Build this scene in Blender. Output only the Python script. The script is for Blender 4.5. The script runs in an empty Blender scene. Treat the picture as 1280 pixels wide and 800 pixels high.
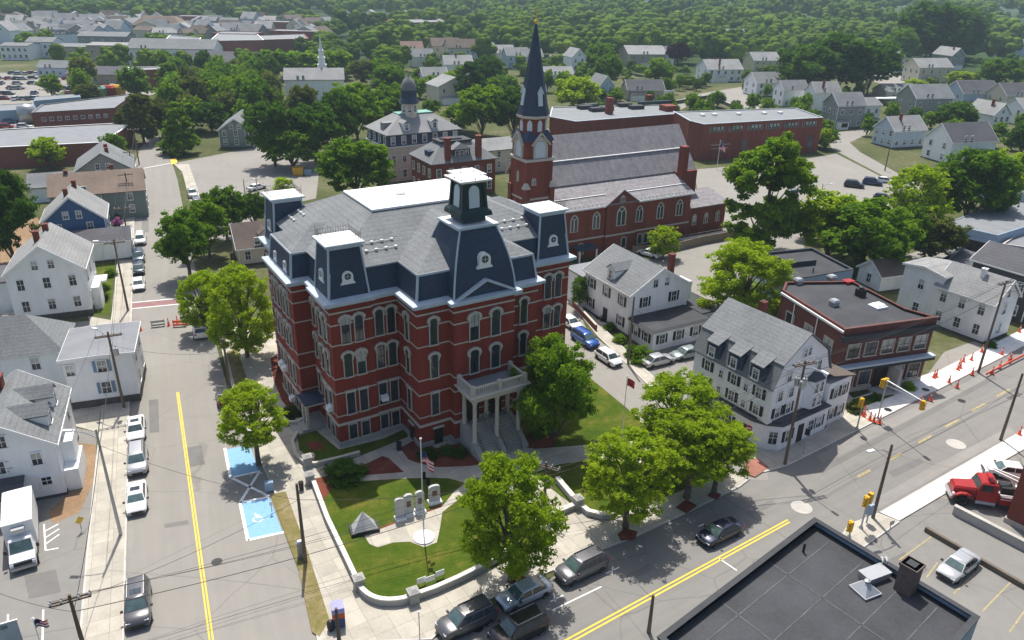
import bpy, math, random
from mathutils import Vector, Matrix

S = bpy.context.scene
COL = S.collection
R = math.radians
rnd = random.Random(7)

# ---------------------------------------------------------------- camera, light, exposure
CAM_H = 46.0
PITCH, ROLL, FPX = 0.424169, -0.022041, 955.86
_cp, _sp = math.cos(PITCH), math.sin(PITCH)
_r, _d, _f = Vector((1, 0, 0)), Vector((0, -_sp, -_cp)), Vector((0, _cp, -_sp))
_c, _s = math.cos(ROLL), math.sin(ROLL)
CX, CY, CZ = _c * _r + _s * _d, -_s * _r + _c * _d, _f
cam = bpy.data.cameras.new('camera')
cam_o = bpy.data.objects.new('camera', cam); COL.objects.link(cam_o)
cam_o.matrix_world = Matrix(((CX.x, -CY.x, -CZ.x, 0), (CX.y, -CY.y, -CZ.y, 0), (CX.z, -CY.z, -CZ.z, CAM_H), (0, 0, 0, 1)))
cam.sensor_width = 36.0; cam.lens = FPX / 1280 * 36.0
cam.clip_start = 0.5; cam.clip_end = 9000
S.camera = cam_o

SUN_EL, SUN_AZ = R(64), R(-11)          # azimuth from +Y towards +X
W = bpy.data.worlds.new('World'); S.world = W; W.use_nodes = True
nt = W.node_tree; nt.nodes.clear()
sky = nt.nodes.new('ShaderNodeTexSky'); sky.sky_type = 'NISHITA'; sky.sun_disc = False
sky.sun_elevation = SUN_EL; sky.sun_rotation = SUN_AZ; sky.air_density = 1.0; sky.dust_density = 3.0
bg = nt.nodes.new('ShaderNodeBackground'); bg.inputs[1].default_value = 0.125
wo = nt.nodes.new('ShaderNodeOutputWorld')
nt.links.new(sky.outputs[0], bg.inputs[0]); nt.links.new(bg.outputs[0], wo.inputs[0])
sl = bpy.data.lights.new('sun', 'SUN'); sl.energy = 4.7; sl.angle = R(0.53); sl.color = (1, 0.955, 0.88)
so = bpy.data.objects.new('sun', sl); COL.objects.link(so)
sd = Vector((math.sin(SUN_AZ) * math.cos(SUN_EL), math.cos(SUN_AZ) * math.cos(SUN_EL), math.sin(SUN_EL)))
so.rotation_euler = sd.to_track_quat('Z', 'Y').to_euler()
S.view_settings.view_transform = 'Standard'; S.view_settings.look = 'None'
S.view_settings.exposure = 0.3; S.view_settings.gamma = 1.0; S.view_settings.use_curve_mapping = False
S.cycles.max_bounces = 7; S.cycles.diffuse_bounces = 5; S.cycles.glossy_bounces = 2
S.cycles.transmission_bounces = 5; S.cycles.transparent_max_bounces = 4; S.cycles.volume_bounces = 0
S.cycles.caustics_reflective = False; S.cycles.caustics_refractive = False

def at(px, py, z=0.0):
    """survey helper: the point of height z seen at pixel (px, py) of the 1280x800 photograph"""
    v = CX * ((px - 640) / FPX) + CY * ((py - 400) / FPX) + CZ
    t = (z - CAM_H) / v.z
    return Vector((v.x * t, v.y * t, z))
def row_of(p):
    q = Vector(p) - Vector((0, 0, CAM_H)); return 400 + FPX * q.dot(CY) / q.dot(CZ)
def scale_at(p):
    q = Vector(p) - Vector((0, 0, CAM_H)); return FPX / q.dot(CZ)       # pixels per metre
def height_to(p, row):
    lo, hi = 0.0, 42.0
    for _ in range(40):
        m = (lo + hi) / 2
        if row_of((p[0], p[1], m)) > row: lo = m
        else: hi = m
    return lo

# ---------------------------------------------------------------- materials
class NT:
    def __init__(s, name):
        s.m = bpy.data.materials.new(name); s.m.use_nodes = True
        s.t = s.m.node_tree; s.t.nodes.clear()
        s.out = s.t.nodes.new('ShaderNodeOutputMaterial')
    def n(s, typ, _set=None, **inp):
        nd = s.t.nodes.new('ShaderNode' + typ)
        for k, v in (_set or {}).items(): setattr(nd, k, v)
        for k, v in inp.items():
            key = int(k[1:]) if k[0] == '_' else k
            sock = nd.inputs[key]
            if isinstance(v, bpy.types.NodeSocket): s.t.links.new(v, sock)
            elif isinstance(v, bpy.types.Node): s.t.links.new(v.outputs[0], sock)
            else: sock.default_value = v
        return nd
    def mix(s, fac, a, b, mode='MIX'):
        nd = s.t.nodes.new('ShaderNodeMix'); nd.data_type = 'RGBA'; nd.blend_type = mode
        for i, v in ((0, fac), (6, a), (7, b)):
            if isinstance(v, bpy.types.NodeSocket): s.t.links.new(v, nd.inputs[i])
            elif isinstance(v, bpy.types.Node): s.t.links.new(v.outputs[0], nd.inputs[i])
            else: nd.inputs[i].default_value = v
        return nd.outputs[2]
    def ramp(s, fac, *st):
        nd = s.t.nodes.new('ShaderNodeValToRGB'); cr = nd.color_ramp
        while len(cr.elements) < len(st): cr.elements.new(0.5)
        for e, (p, c) in zip(cr.elements, st):
            e.position = p; e.color = c4(c)
        s.t.links.new(fac if isinstance(fac, bpy.types.NodeSocket) else fac.outputs[0], nd.inputs[0])
        return nd.outputs[0]
    def math(s, op, a, b=0.0):
        nd = s.n('Math', dict(operation=op), _0=a, _1=b); return nd.outputs[0]
    def noise(s, vec, scale, detail=3, rough=.6):
        return s.n('TexNoise', Vector=vec, Scale=scale, Detail=detail, Roughness=rough).outputs[0]
    def finish(s, col, rough=.8, metallic=0., spec=.3, bump=None, bstr=.2, bdist=.05, coat=0.):
        p = s.n('BsdfPrincipled')
        for k, v in (('Base Color', col), ('Roughness', rough), ('Metallic', metallic), ('Specular IOR Level', spec), ('Coat Weight', coat)):
            if isinstance(v, bpy.types.NodeSocket): s.t.links.new(v, p.inputs[k])
            else: p.inputs[k].default_value = v
        if bump is not None:
            b = s.n('Bump', Height=bump, Strength=bstr, Distance=bdist); s.t.links.new(b.outputs[0], p.inputs['Normal'])
        s.t.links.new(p.outputs[0], s.out.inputs[0]); return s.m
def c4(c): return (c[0], c[1], c[2], 1.0) if len(c) == 3 else tuple(c)
def mul(c, k): return tuple(x * k for x in c[:3])

def plain(name, col, rough=.75, var=.18, scale=.7, metallic=0., spec=.3, fine=6., streak=False, coat=0.):
    m = NT(name); tc = m.n('TexCoord').outputs['Object']
    if streak:
        tc2 = m.n('Mapping', Vector=tc, Scale=(1.6, 1.6, .18)).outputs[0]
    else: tc2 = tc
    a = m.noise(tc2, scale, 4); b = m.noise(tc, fine, 2)
    f = m.math('ADD', m.math('MULTIPLY', a, .65), m.math('MULTIPLY', b, .35))
    col_ = m.ramp(f, (.3, mul(col, 1 - var)), (.7, mul(col, 1 + var)))
    return m.finish(col_, rough, metallic, spec, coat=coat)

def siding(name, col, pitch=.2, var=.12, line=.72, rough=.6):
    m = NT(name); tc = m.n('TexCoord').outputs['Object']
    z = m.n('SeparateXYZ', Vector=tc).outputs[2]
    fr = m.math('FRACT', m.math('MULTIPLY', z, 1 / pitch))
    ln = m.ramp(fr, (0., mul((1, 1, 1), line)), (.22, (1, 1, 1)))
    v = m.n('Mapping', Vector=tc, Scale=(.9, .9, .3)).outputs[0]
    c = m.ramp(m.noise(v, .9, 4), (.3, mul(col, 1 - var)), (.65, col))
    return m.finish(m.mix(1., c, ln, 'MULTIPLY'), rough)

def shingle(name, col, rough=.9, row=.28, var=.28, streak=.2):
    m = NT(name); tc = m.n('TexCoord').outputs['Object']
    z = m.n('SeparateXYZ', Vector=tc).outputs[2]
    fr = m.math('FRACT', m.math('MULTIPLY', z, 1 / row))
    ln = m.ramp(fr, (0., (.78,) * 3), (.3, (1, 1, 1)))
    v = m.n('Mapping', Vector=tc, Scale=(2.4, 2.4, 5.)).outputs[0]
    a = m.noise(v, 1.6, 2); b = m.noise(tc, .22, 4)
    sv = m.n('Mapping', Vector=tc, Scale=(1.1, 1.1, .1)).outputs[0]
    cst = m.noise(sv, 1., 3)
    f = m.math('ADD', m.math('MULTIPLY', a, .5), m.math('ADD', m.math('MULTIPLY', b, .5 - streak * .5), m.math('MULTIPLY', cst, streak * .5)))
    c = m.ramp(f, (.34, mul(col, 1 - var)), (.66, mul(col, 1 + var)))
    return m.finish(m.mix(1., c, ln, 'MULTIPLY'), rough, spec=.2)

def asphalt(name, col, crack=.78, patch=.16, warm=(1.0, .98, .94), ang=None):
    m = NT(name); tc = m.n('NewGeometry').outputs['Position']
    a = m.noise(tc, .06, 5, .65); b = m.noise(tc, .7, 4); f = m.noise(tc, 14, 2)
    s_ = m.math('ADD', m.math('MULTIPLY', a, .5), m.math('ADD', m.math('MULTIPLY', b, .3), m.math('MULTIPLY', f, .2)))
    if ang is not None:                                          # tyre-worn lanes, drips and long repairs along the road
        la = m.n('Mapping', Vector=m.n('Mapping', Vector=tc, Rotation=(0, 0, -ang)).outputs[0], Scale=(.035, .75, 1)).outputs[0]
        s_ = m.math('ADD', m.math('MULTIPLY', s_, .62), m.math('MULTIPLY', m.noise(la, 1.0, 4, .65), .38))
    c = m.ramp(s_, (.3, mul(col, 1 - patch)), (.7, mul([x * y for x, y in zip(col, warm)], 1 + patch)))
    w = m.n('TexNoise', Vector=tc, Scale=.5, Detail=3).outputs[1]
    dv = m.mix(.25, tc, w, 'LINEAR_LIGHT')
    vo = m.n('TexVoronoi', dict(feature='DISTANCE_TO_EDGE'), Vector=dv, Scale=.1).outputs[0]
    ck = m.ramp(vo, (0., (crack,) * 3), (.004, (.9,) * 3), (.008, (1, 1, 1)))
    return m.finish(m.mix(1., c, ck, 'MULTIPLY'), .9, spec=.25, bump=f, bstr=.1)

def paving(name, col, ang, w=1.5, h=1.5, joint=.72, var=.1):
    m = NT(name); tc = m.n('NewGeometry').outputs['Position']
    v = m.n('Mapping', Vector=tc, Rotation=(0, 0, -ang)).outputs[0]
    br = m.n('TexBrick', dict(offset=0., squash=1.), Vector=v, Color1=c4(mul(col, 1 - var)), Color2=c4(mul(col, 1 + var)), Mortar=c4(mul(col, joint)), Scale=1., **{'Mortar Size': .025, 'Brick Width': w, 'Row Height': h, 'Bias': 0.}).outputs[0]
    n = m.ramp(m.noise(tc, .5, 5), (.3, (.84,) * 3), (.7, (1.08,) * 3))
    n2 = m.ramp(m.noise(tc, 5, 3), (.3, (.92,) * 3), (.7, (1.05,) * 3))
    return m.finish(m.mix(1., m.mix(1., br, n, 'MULTIPLY'), n2, 'MULTIPLY'), .85)

def turf(name, c1, c2, c3, s1=.12, s2=1.5):
    m = NT(name); tc = m.n('NewGeometry').outputs['Position']
    a = m.noise(tc, s1, 4, .6); b = m.noise(tc, s2, 4, .7)
    f = m.math('ADD', m.math('MULTIPLY', a, .6), m.math('MULTIPLY', b, .4))
    c = m.ramp(f, (.32, c1), (.52, c2), (.7, c3))
    n = m.noise(tc, 9, 2)
    return m.finish(m.mix(1., c, m.ramp(n, (.3, (.8,) * 3), (.7, (1.15,) * 3)), 'MULTIPLY'), .95, spec=.1, bump=n, bstr=.4)

def leafmat(name, c1, c2, trans=.35, s1=.9, s2=5.):
    m = NT(name); tc = m.n('TexCoord').outputs['Object']
    oi = m.n('ObjectInfo').outputs['Random']
    a = m.noise(tc, s1, 2); b = m.noise(tc, s2, 1)
    f = m.math('ADD', m.math('MULTIPLY', a, .55), m.math('ADD', m.math('MULTIPLY', b, .25), m.math('MULTIPLY', oi, .2)))
    c = m.ramp(f, (.3, c1), (.68, c2))
    d = m.n('BsdfDiffuse', Color=c); t = m.n('BsdfTranslucent', Color=m.mix(1., c, (1.25, 1.3, .55, 1), 'MULTIPLY'))
    mx = m.n('MixShader', _0=trans, _1=d.outputs[0], _2=t.outputs[0])
    m.t.links.new(mx.outputs[0], m.out.inputs[0]); return m.m

def glassy(name, col, rough=.06, spec=.6):
    m = NT(name); tc = m.n('TexCoord').outputs['Object']; oi = m.n('ObjectInfo').outputs['Random']
    c = m.ramp(m.math('ADD', m.math('MULTIPLY', m.noise(tc, 1.3, 2), .7), m.math('MULTIPLY', oi, .3)), (.3, mul(col, .5)), (.75, mul(col, 1.7)))
    return m.finish(c, rough, spec=spec)

def paint(name, col, metallic=.3):
    m = NT(name); return m.finish(c4(col), .32, metallic, .5, coat=.8)

M = dict(
    ground=turf('mixed_ground', (.045, .06, .02), (.09, .1, .04), (.19, .165, .11), .05, .8),
    woodland=turf('woodland_floor', (.02, .045, .012), (.035, .065, .018), (.07, .085, .035), .02, .2),
    lawn=turf('mown_lawn', (.03, .07, .005), (.07, .1, .01), (.17, .14, .03), .3, 1.6),
    drygrass=turf('dry_verge', (.12, .13, .03), (.2, .165, .07), (.3, .25, .16), .5, 2.5),
    dirt=turf('packed_dirt', (.2, .13, .075), (.27, .18, .11), (.33, .24, .16), .3, 2.),
    mulch=turf('red_bark_mulch', (.11, .034, .022), (.165, .05, .033), (.23, .085, .055), .6, 4.),
    street=asphalt('old_grey_asphalt', (.245, .235, .218), ang=R(114.4)),
    main=asphalt('main_street_asphalt', (.2, .195, .186), .75, .22, ang=R(34.4)),
    lot=asphalt('parking_lot_asphalt', (.25, .24, .222), .75, .16),
    lotdark=asphalt('dark_lot_asphalt', (.215, .21, .2), .75, .2),
    walk=paving('concrete_paving_left', (.42, .39, .33), R(24.4), 1.6, 1.6),
    walk2=paving('concrete_paving', (.42, .39, .33), R(32), 1.6, 1.6),
    newwalk=paving('new_white_concrete', (.8, .78, .73), R(34.4), 1.8, 1.8, .85, .03),
    brickpave=paving('red_brick_paving', (.34, .15, .11), R(34.4), .4, .2, .8),
    kerb=plain('granite_kerb', (.46, .44, .41)), white=plain('white_road_paint', (.8, .8, .78), .7, .06, 2.),
    patch=asphalt('dark_asphalt_repair', (.165, .162, .157), .9, .25), dust=asphalt('dusty_asphalt', (.245, .238, .225), .9, .3, ang=R(34.4)), fadedyellow=plain('faded_yellow_road_paint', (.36, .3, .16), .85, .35, 2.5),
    yellow=plain('yellow_road_paint', (.72, .5, .06), .7, .14, 2.), blue=plain('light_blue_road_paint', (.2, .39, .6), .7, .1, 2.),
    crossred=plain('red_crossing_paint', (.25, .135, .135), .8, .2, 1.),
    brick=plain('red_brick', (.225, .038, .024), .85, .26, .45, fine=9., streak=True), brick2=plain('dark_red_brick', (.2, .054, .036), .85, .28, .45, fine=9., streak=True),
    brickfar=plain('far_brick', (.24, .085, .065), .85, .15, .3),
    stone=plain('pale_granite_trim', (.5, .46, .4), .8, .1), granite=plain('grey_granite', (.34, .335, .315), .8, .15),
    cornice=plain('pale_blue_grey_painted_trim', (.46, .53, .59), .55, .12), slate=shingle('navy_slate', (.044, .062, .1), .6, .25, .3, .25),
    roofgrey=shingle('grey_roof_shingles', (.19, .2, .205)), roofdark=shingle('charcoal_shingles', (.1, .1, .11)),
    rooflight=shingle('pale_grey_shingles', (.27, .272, .27)), roofbrown=shingle('brown_shingles', (.13, .105, .09)), rooftan=shingle('tan_shingles', (.22, .168, .132)),
    roofmauve=shingle('weathered_mauve_slate', (.235, .225, .235), .8, .35, .32, .95), roofred=shingle('red_brown_shingles', (.2, .13, .11)),
    roofwhite=plain('white_roof_membrane', (.86, .86, .84), .6, .05), tar=plain('dark_roof_membrane', (.045, .047, .053), .75, .4, .3), tar2=plain('grey_roof_membrane', (.2, .21, .225), .8, .18, .4),
    tarpale=plain('pale_grey_roof_membrane', (.2, .215, .225), .8, .14, .3),
    wwhite=siding('white_clapboard', (.88, .89, .9), line=.8), wwhite2=siding('weathered_white_clapboard', (.87, .88, .88), .24, .14, .8), wblue=siding('deep_blue_clapboard', (.055, .125, .27), .2),
    wpale=siding('pale_blue_clapboard', (.5, .6, .72)), wgrey=siding('grey_clapboard', (.3, .31, .29)), wcream=siding('cream_clapboard', (.68, .62, .48)), wtan=siding('tan_clapboard', (.45, .39, .31)),
    wgreen=siding('grey_green_clapboard', (.2, .25, .22)), wdark=siding('dark_grey_shingle_wall', (.055, .06, .07)), wbeige=plain('beige_stucco', (.62, .56, .45)), wyellow=siding('yellow_clapboard', (.66, .58, .36)),
    bluegrey=plain('blue_grey_painted_block', (.3, .39, .5), .7, .1), wbluepale=plain('blue_painted_metal_wall', (.25, .36, .48), .6, .1),
    found=plain('dark_fieldstone', (.085, .08, .075), .9, .4, 2.), trim=plain('white_painted_trim', (.8, .8, .79), .5, .05), shutter=plain('black_shutter', (.012, .013, .015), .5), shutterblue=plain('slate_blue_shutter', (.16, .25, .36), .5),
    glass=glassy('window_glass', (.03, .04, .05)), blind=glassy('window_blind_behind_glass', (.33, .34, .32), .15), greenglass=glassy('tinted_windscreen', (.06, .1, .1), .04, .9),
    door=plain('dark_door', (.02, .018, .018), .5), dkgreen=plain('dark_green_painted_wood', (.012, .04, .04), .45), louver=siding('pale_louver_slats', (.6, .68, .73), .16, .05, .6),
    iron=plain('black_iron', (.02, .02, .022), .5), steel=plain('galvanised_steel', (.42, .43, .44), .4, .1, metallic=.6), wood=plain('weathered_pole_wood', (.15, .115, .085), .9, .25, 1.5, streak=True), woodfence=plain('weathered_fence_wood', (.24, .19, .14), .9),
    concrete=plain('grey_concrete', (.42, .4, .37), .85), bark=plain('tree_bark', (.13, .105, .08), .95, .3, 2.), ins=plain('grey_porcelain', (.5, .5, .52), .3), wire=plain('black_cable', (.03, .03, .033), .6),
    cone=plain('orange_plastic', (.75, .12, .06), .5), sigyel=plain('signal_yellow', (.62, .36, .02), .4), red=plain('red_enamel', (.33, .022, .022), .4), gold=plain('gold_leaf', (.8, .5, .1), .3, metallic=.8),
    rubber=plain('tyre_rubber', (.02, .02, .02), .85), rim=plain('alloy_rim', (.5, .5, .52), .3, metallic=.7), lamp_w=plain('headlamp_glass', (.75, .78, .8), .15), lamp_r=plain('tail_lamp_red', (.4, .02, .02), .2), plastic=plain('black_plastic', (.025, .025, .028), .5),
    flagred=plain('flag_red_cloth', (.55, .05, .07), .8), flagwhite=plain('flag_white_cloth', (.75, .73, .72), .8), flagblue=plain('flag_navy_cloth', (.03, .04, .16), .8), flagblack=plain('flag_black_cloth', (.02, .02, .022), .8),
    monument=plain('polished_grey_granite', (.48, .48, .48), .35, .12), monpink=plain('bronze_plaque', (.16, .08, .06), .4), copper=plain('green_copper', (.16, .34, .28), .6),
    leaf=leafmat('mid_green_leaves', (.055, .135, .012), (.19, .3, .024), .48), leafdark=leafmat('dark_green_leaves', (.03, .08, .01), (.1, .19, .022), .42), leafbright=leafmat('yellow_green_leaves', (.17, .27, .012), (.37, .47, .03), .5),
    leafolive=leafmat('olive_leaves', (.07, .1, .02), (.16, .18, .05), .4), leafpurple=leafmat('purple_leaves', (.02, .008, .014), (.05, .022, .035), .2), bloom=leafmat('pink_blossom', (.35, .1, .3), (.5, .22, .45), .2),
    forest=leafmat('far_wood_leaves', (.016, .05, .01), (.16, .24, .03), .08, .04, .2),
)

# ---------------------------------------------------------------- mesh builder
class MB:
    def __init__(s): s.v = []; s.f = []; s.m = []; s.k = 0
    def mat(s, k): s.k = k; return s
    def add(s, vs, fs):
        o = len(s.v); s.v += [tuple(p) for p in vs]
        for f in fs: s.f.append(tuple(i + o for i in f)); s.m.append(s.k)
        return s
    def box(s, x0, x1, y0, y1, z0, z1):
        return s.add([(x0, y0, z0), (x1, y0, z0), (x1, y1, z0), (x0, y1, z0), (x0, y0, z1), (x1, y0, z1), (x1, y1, z1), (x0, y1, z1)],
                     [(3, 2, 1, 0), (4, 5, 6, 7), (0, 1, 5, 4), (1, 2, 6, 5), (2, 3, 7, 6), (3, 0, 4, 7)])
    def prism(s, poly, z0, z1, cap=True, bottom=True):
        n = len(poly); vs = [(p[0], p[1], z0) for p in poly] + [(p[0], p[1], z1) for p in poly]
        fs = [(i, (i + 1) % n, n + (i + 1) % n, n + i) for i in range(n)]
        if cap: fs.append(tuple(range(n, 2 * n)))
        if bottom: fs.append(tuple(range(n - 1, -1, -1)))
        return s.add(vs, fs)
    def frustum(s, r0, z0, r1, z1):
        """r = (x0, x1, y0, y1)"""
        def q(r, z): return [(r[0], r[2], z), (r[1], r[2], z), (r[1], r[3], z), (r[0], r[3], z)]
        return s.add(q(r0, z0) + q(r1, z1), [(3, 2, 1, 0), (4, 5, 6, 7), (0, 1, 5, 4), (1, 2, 6, 5), (2, 3, 7, 6), (3, 0, 4, 7)])
    def loft(s, secs, cap=True):
        n = len(secs[0]); o = []; fs = []
        for sc in secs: o += list(sc)
        for j in range(len(secs) - 1):
            for i in range(n):
                a, b = j * n + i, j * n + (i + 1) % n
                fs.append((a, b, b + n, a + n))
        if cap: fs += [tuple(range(n - 1, -1, -1)), tuple(range((len(secs) - 1) * n, len(secs) * n))]
        return s.add(o, fs)
    def tube(s, p, q, r0, r1=None, n=8, cap=True):
        p, q = Vector(p), Vector(q); r1 = r0 if r1 is None else r1
        d = (q - p); d = d.normalized() if d.length else Vector((0, 0, 1))
        a = d.orthogonal().normalized(); b = d.cross(a)
        mk = lambda c, r: [c + (a * math.cos(2 * math.pi * i / n) + b * math.sin(2 * math.pi * i / n)) * r for i in range(n)]
        return s.loft([mk(p, r0), mk(q, r1)], cap)
    def path(s, pts, rad, n=6):
        for p, q, a, b in zip(pts, pts[1:], rad, rad[1:]): s.tube(p, q, a, b, n)
        return s
    def lathe(s, prof, cx=0, cy=0, n=14, z=0):
        return s.loft([[(cx + r * math.cos(2 * math.pi * i / n), cy + r * math.sin(2 * math.pi * i / n), z + h) for i in range(n)] for r, h in prof])
    def bar(s, p, q, w, h):
        """square bar from p to q, w wide, h high"""
        p, q = Vector(p), Vector(q); d = (q - p).normalized()
        up = Vector((0, 0, 1)) if abs(d.z) < .98 else Vector((1, 0, 0))
        a = d.cross(up).normalized() * (w / 2); b = a.cross(d).normalized() * (h / 2)
        return s.loft([[p - a - b, p + a - b, p + a + b, p - a + b], [q - a - b, q + a - b, q + a + b, q - a + b]])
    def mesh(s, name, mats, smooth=False):
        me = bpy.data.meshes.new(name); me.from_pydata([tuple(v) for v in s.v], [], s.f)
        for m in (mats if isinstance(mats, (list, tuple)) else [mats]): me.materials.append(m)
        me.polygons.foreach_set('material_index', s.m)
        if smooth: me.polygons.foreach_set('use_smooth', [True] * len(s.f))
        me.update(); return me
    def build(s, name, mats, parent=None, loc=None, rz=0, smooth=False):
        return link(name, s.mesh(name, mats, smooth), parent, loc, rz)
def link(name, data, parent=None, loc=None, rz=0):
    o = bpy.data.objects.new(name, data); COL.objects.link(o)
    if parent is not None: o.parent = parent
    if loc is not None: o.location = loc
    if rz: o.rotation_euler = (0, 0, rz)
    return o
def tag(o, label, cat, group=None):
    o['label'] = label; o['category'] = cat
    if group: o['group'] = group
    return o
def thing(name, label, cat, loc=(0, 0, 0), rz=0, group=None):
    o = link(name, None, None, loc, rz); o.empty_display_size = .5
    return tag(o, label, cat, group)
def struct(name, mb, mats):
    o = mb.build(name, mats); o['kind'] = 'structure'; return o
def inset(poly, d):
    """offset a counter-clockwise polygon inwards by d (negative: outwards)"""
    n = len(poly); out = []
    for i in range(n):
        p0, p1, p2 = Vector(poly[i - 1]).to_2d(), Vector(poly[i]).to_2d(), Vector(poly[(i + 1) % n]).to_2d()
        a = (p1 - p0).normalized(); b = (p2 - p1).normalized()
        na, nb = Vector((-a.y, a.x)), Vector((-b.y, b.x))
        k = 1 + na.dot(nb)
        m = (na + nb) / (k if k > .2 else .2)
        out.append((p1.x + m.x * d, p1.y + m.y * d))
    return out
def ring(mb, poly, off, z0, z1, inner=.12):
    """band that runs round a footprint: outer face off outside the wall"""
    a = inset(poly, -off); b = inset(poly, inner); n = len(poly)
    vs = [(x, y, z0) for x, y in a] + [(x, y, z1) for x, y in a] + [(x, y, z0) for x, y in b] + [(x, y, z1) for x, y in b]
    fs = []
    for i in range(n):
        j = (i + 1) % n
        fs += [(i, j, n + j, n + i), (n + i, n + j, 3 * n + j, 3 * n + i), (j, i, 2 * n + i, 2 * n + j)]
    mb.add(vs, fs); return mb

# ---------------------------------------------------------------- windows (shared meshes)
_cache = {}
def arch_pts(w, h, rise, n=8):
    """outline of an opening w wide, h high in total, with an arched top of the given rise"""
    pts = [(-w / 2, 0), (w / 2, 0)]
    if rise <= 0: return pts + [(w / 2, h), (-w / 2, h)]
    for i in range(n + 1):
        t = math.pi * i / n
        pts.append((w / 2 * math.cos(t), h - rise + rise * math.sin(t)))
    return pts
def pointed_pts(w, h, n=5):
    pts = [(-w / 2, 0), (w / 2, 0)]; sp = h - w * .9
    for i in range(n + 1): t = R(60) * i / n; pts.append((-w / 2 + w * math.cos(t), sp + w * math.sin(t)))
    for i in range(1, n + 1): t = R(120) + R(60) * i / n; pts.append((w / 2 + w * math.cos(t), sp + w * math.sin(t)))
    return pts
def slab_xz(mb, pts, y0, y1):
    n = len(pts); vs = [(x, y0, z) for x, z in pts] + [(x, y1, z) for x, z in pts]
    return mb.add(vs, [tuple(range(n - 1, -1, -1)), tuple(range(n, 2 * n))] + [(i + n, (i + 1) % n + n, (i + 1) % n, i) for i in range(n)])
def frame_xz(mb, inner, outer, y0, y1):
    n = len(inner)
    vs = [(x, y1, z) for x, z in inner] + [(x, y1, z) for x, z in outer] + [(x, y0, z) for x, z in inner] + [(x, y0, z) for x, z in outer]
    fs = []
    for i in range(n):
        j = (i + 1) % n
        fs += [(i, j, n + j, n + i), (n + i, n + j, 3 * n + j, 3 * n + i), (j, i, 2 * n + i, 2 * n + j)]
    return mb.add(vs, fs)
def window_meshes(style, w, h, variant, fm, fw):
    key = (style, round(w, 2), round(h, 2), variant, fm, fw)
    if key in _cache: return _cache[key]
    rise = {'rect': 0, 'seg': w * .28, 'arch': w * .5, 'point': 0}[style]
    ip = pointed_pts(w, h) if style == 'point' else arch_pts(w, h, rise)
    op = [(x * (1 + 2 * fw / w), (z + (fw if z > h * .5 else (0 if z > .01 else -.0))) if z > .01 else z) for x, z in ip]
    p = MB(); slab_xz(p, ip, .02, -.05)
    if variant:                                       # a blind drawn part of the way down
        hb = h * (.3, .5, .72)[variant - 1]
        top = [(x * .94, z) for x, z in ip if z > h - hb + .02]
        p.mat(1); slab_xz(p, [(-w * .47, h - hb), (w * .47, h - hb)] + top if rise or style == 'point' else [(-w * .47, h - hb), (w * .47, h - hb), (w * .47, h - .03), (-w * .47, h - .03)], -.03, -.054)
    p.mat(2)
    if style != 'point':
        p.box(-w / 2, w / 2, -.075, -.02, h * .5 - .025, h * .5 + .025)
        p.box(-.02, .02, -.072, -.02, .02, h * .93 if not rise else h - .06)
    else:
        p.box(-.06, .06, -.075, -.02, .02, h * .72); p.bar((-.0, -.06, h * .7), (-w * .3, -.06, h * .82), .05, .08); p.bar((0, -.06, h * .7), (w * .3, -.06, h * .82), .05, .08)
    pm = p.mesh('window', [M['glass'], M['blind'], M['iron' if fm == 'stone' and style != 'point' else 'trim']])
    q = MB(); frame_xz(q, ip, op, .02, -.12)
    q.box(-w / 2 - fw - .04, w / 2 + fw + .04, -.19, .02, -.14, -.002)
    qm = q.mesh('window_frame', M[fm])
    _cache[key] = (pm, qm); return _cache[key]
def window(parent, p, rz, w, h, style='rect', fm='trim', fw=.1, variant=None, shutters=None, shallow=False):
    pm, qm = window_meshes(style, w, h, rnd.choice((0, 0, 1, 2, 3)) if variant is None else variant, fm, fw)
    o = link('window', pm, parent, p, rz); link('window_frame', qm, o)
    if shutters:
        key = ('sh', round(w, 2), round(h, 2), shutters)
        if key not in _cache:
            b = MB(); b.box(-.18, .18, -.07, .02, 0, h)
            _cache[key] = b.mesh('shutter', M[shutters])
        for s_ in (-1, 1): link('shutter', _cache[key], o, (s_ * (w / 2 + fw + .2), 0, 0))
    return o
SIDES = dict(S=0., E=R(90), N=R(180), W=R(-90))
def on_side(side, t, Wd, Dp, z, off=0.):
    """point on a wall of a Wd x Dp box; t runs left to right seen from outside"""
    return {'S': (t, -off, z), 'E': (Wd + off, t, z), 'N': (Wd - t, Dp + off, z), 'W': (-off, Dp - t, z)}[side]
# ---------------------------------------------------------------- the ground
ROADS = []
def sheet(name, px, m, z=0.008, kind='structure'):
    if any(k in name for k in ('street', 'park', 'yard')): ROADS.append([at(x, y) for x, y in px])
    b = MB(); pts = [at(x, y, z) for x, y in px]
    b.add(pts, [tuple(range(len(pts)))])
    o = b.build(name, m); me = o.data
    if me.polygons[0].normal.z < 0: me.flip_normals()
    o['kind'] = kind; return o
def slab(name, px, m, z=.12, m2=None):
    """raised paving with a kerb face"""
    pts = [at(x, y, z) for x, y in px]
    if sum(a.x * b.y - b.x * a.y for a, b in zip(pts, pts[1:] + pts[:1])) < 0: pts.reverse()
    b = MB(); b.prism(pts, -.02, z, bottom=False)
    o = b.build(name, [m]); o['kind'] = 'structure'
    if z > .1:
        k = MB(); ring(k, pts, .002, .0, z + .004, .16); ko = k.build('kerb', M['kerb']); ko['kind'] = 'structure'
    return o
def strip(p, q, w, m, name, z):
    a, b = at(*p, z), at(*q, z); d = (b - a).normalized() * 1; n = Vector((-d.y, d.x, 0)) * (w / 2)
    mb = MB(); mb.add([a - n, b - n, b + n, a + n], [(0, 1, 2, 3)]); o = mb.build(name, m)
    if o.data.polygons[0].normal.z < 0: o.data.flip_normals()
    o['kind'] = 'structure'; return o

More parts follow.
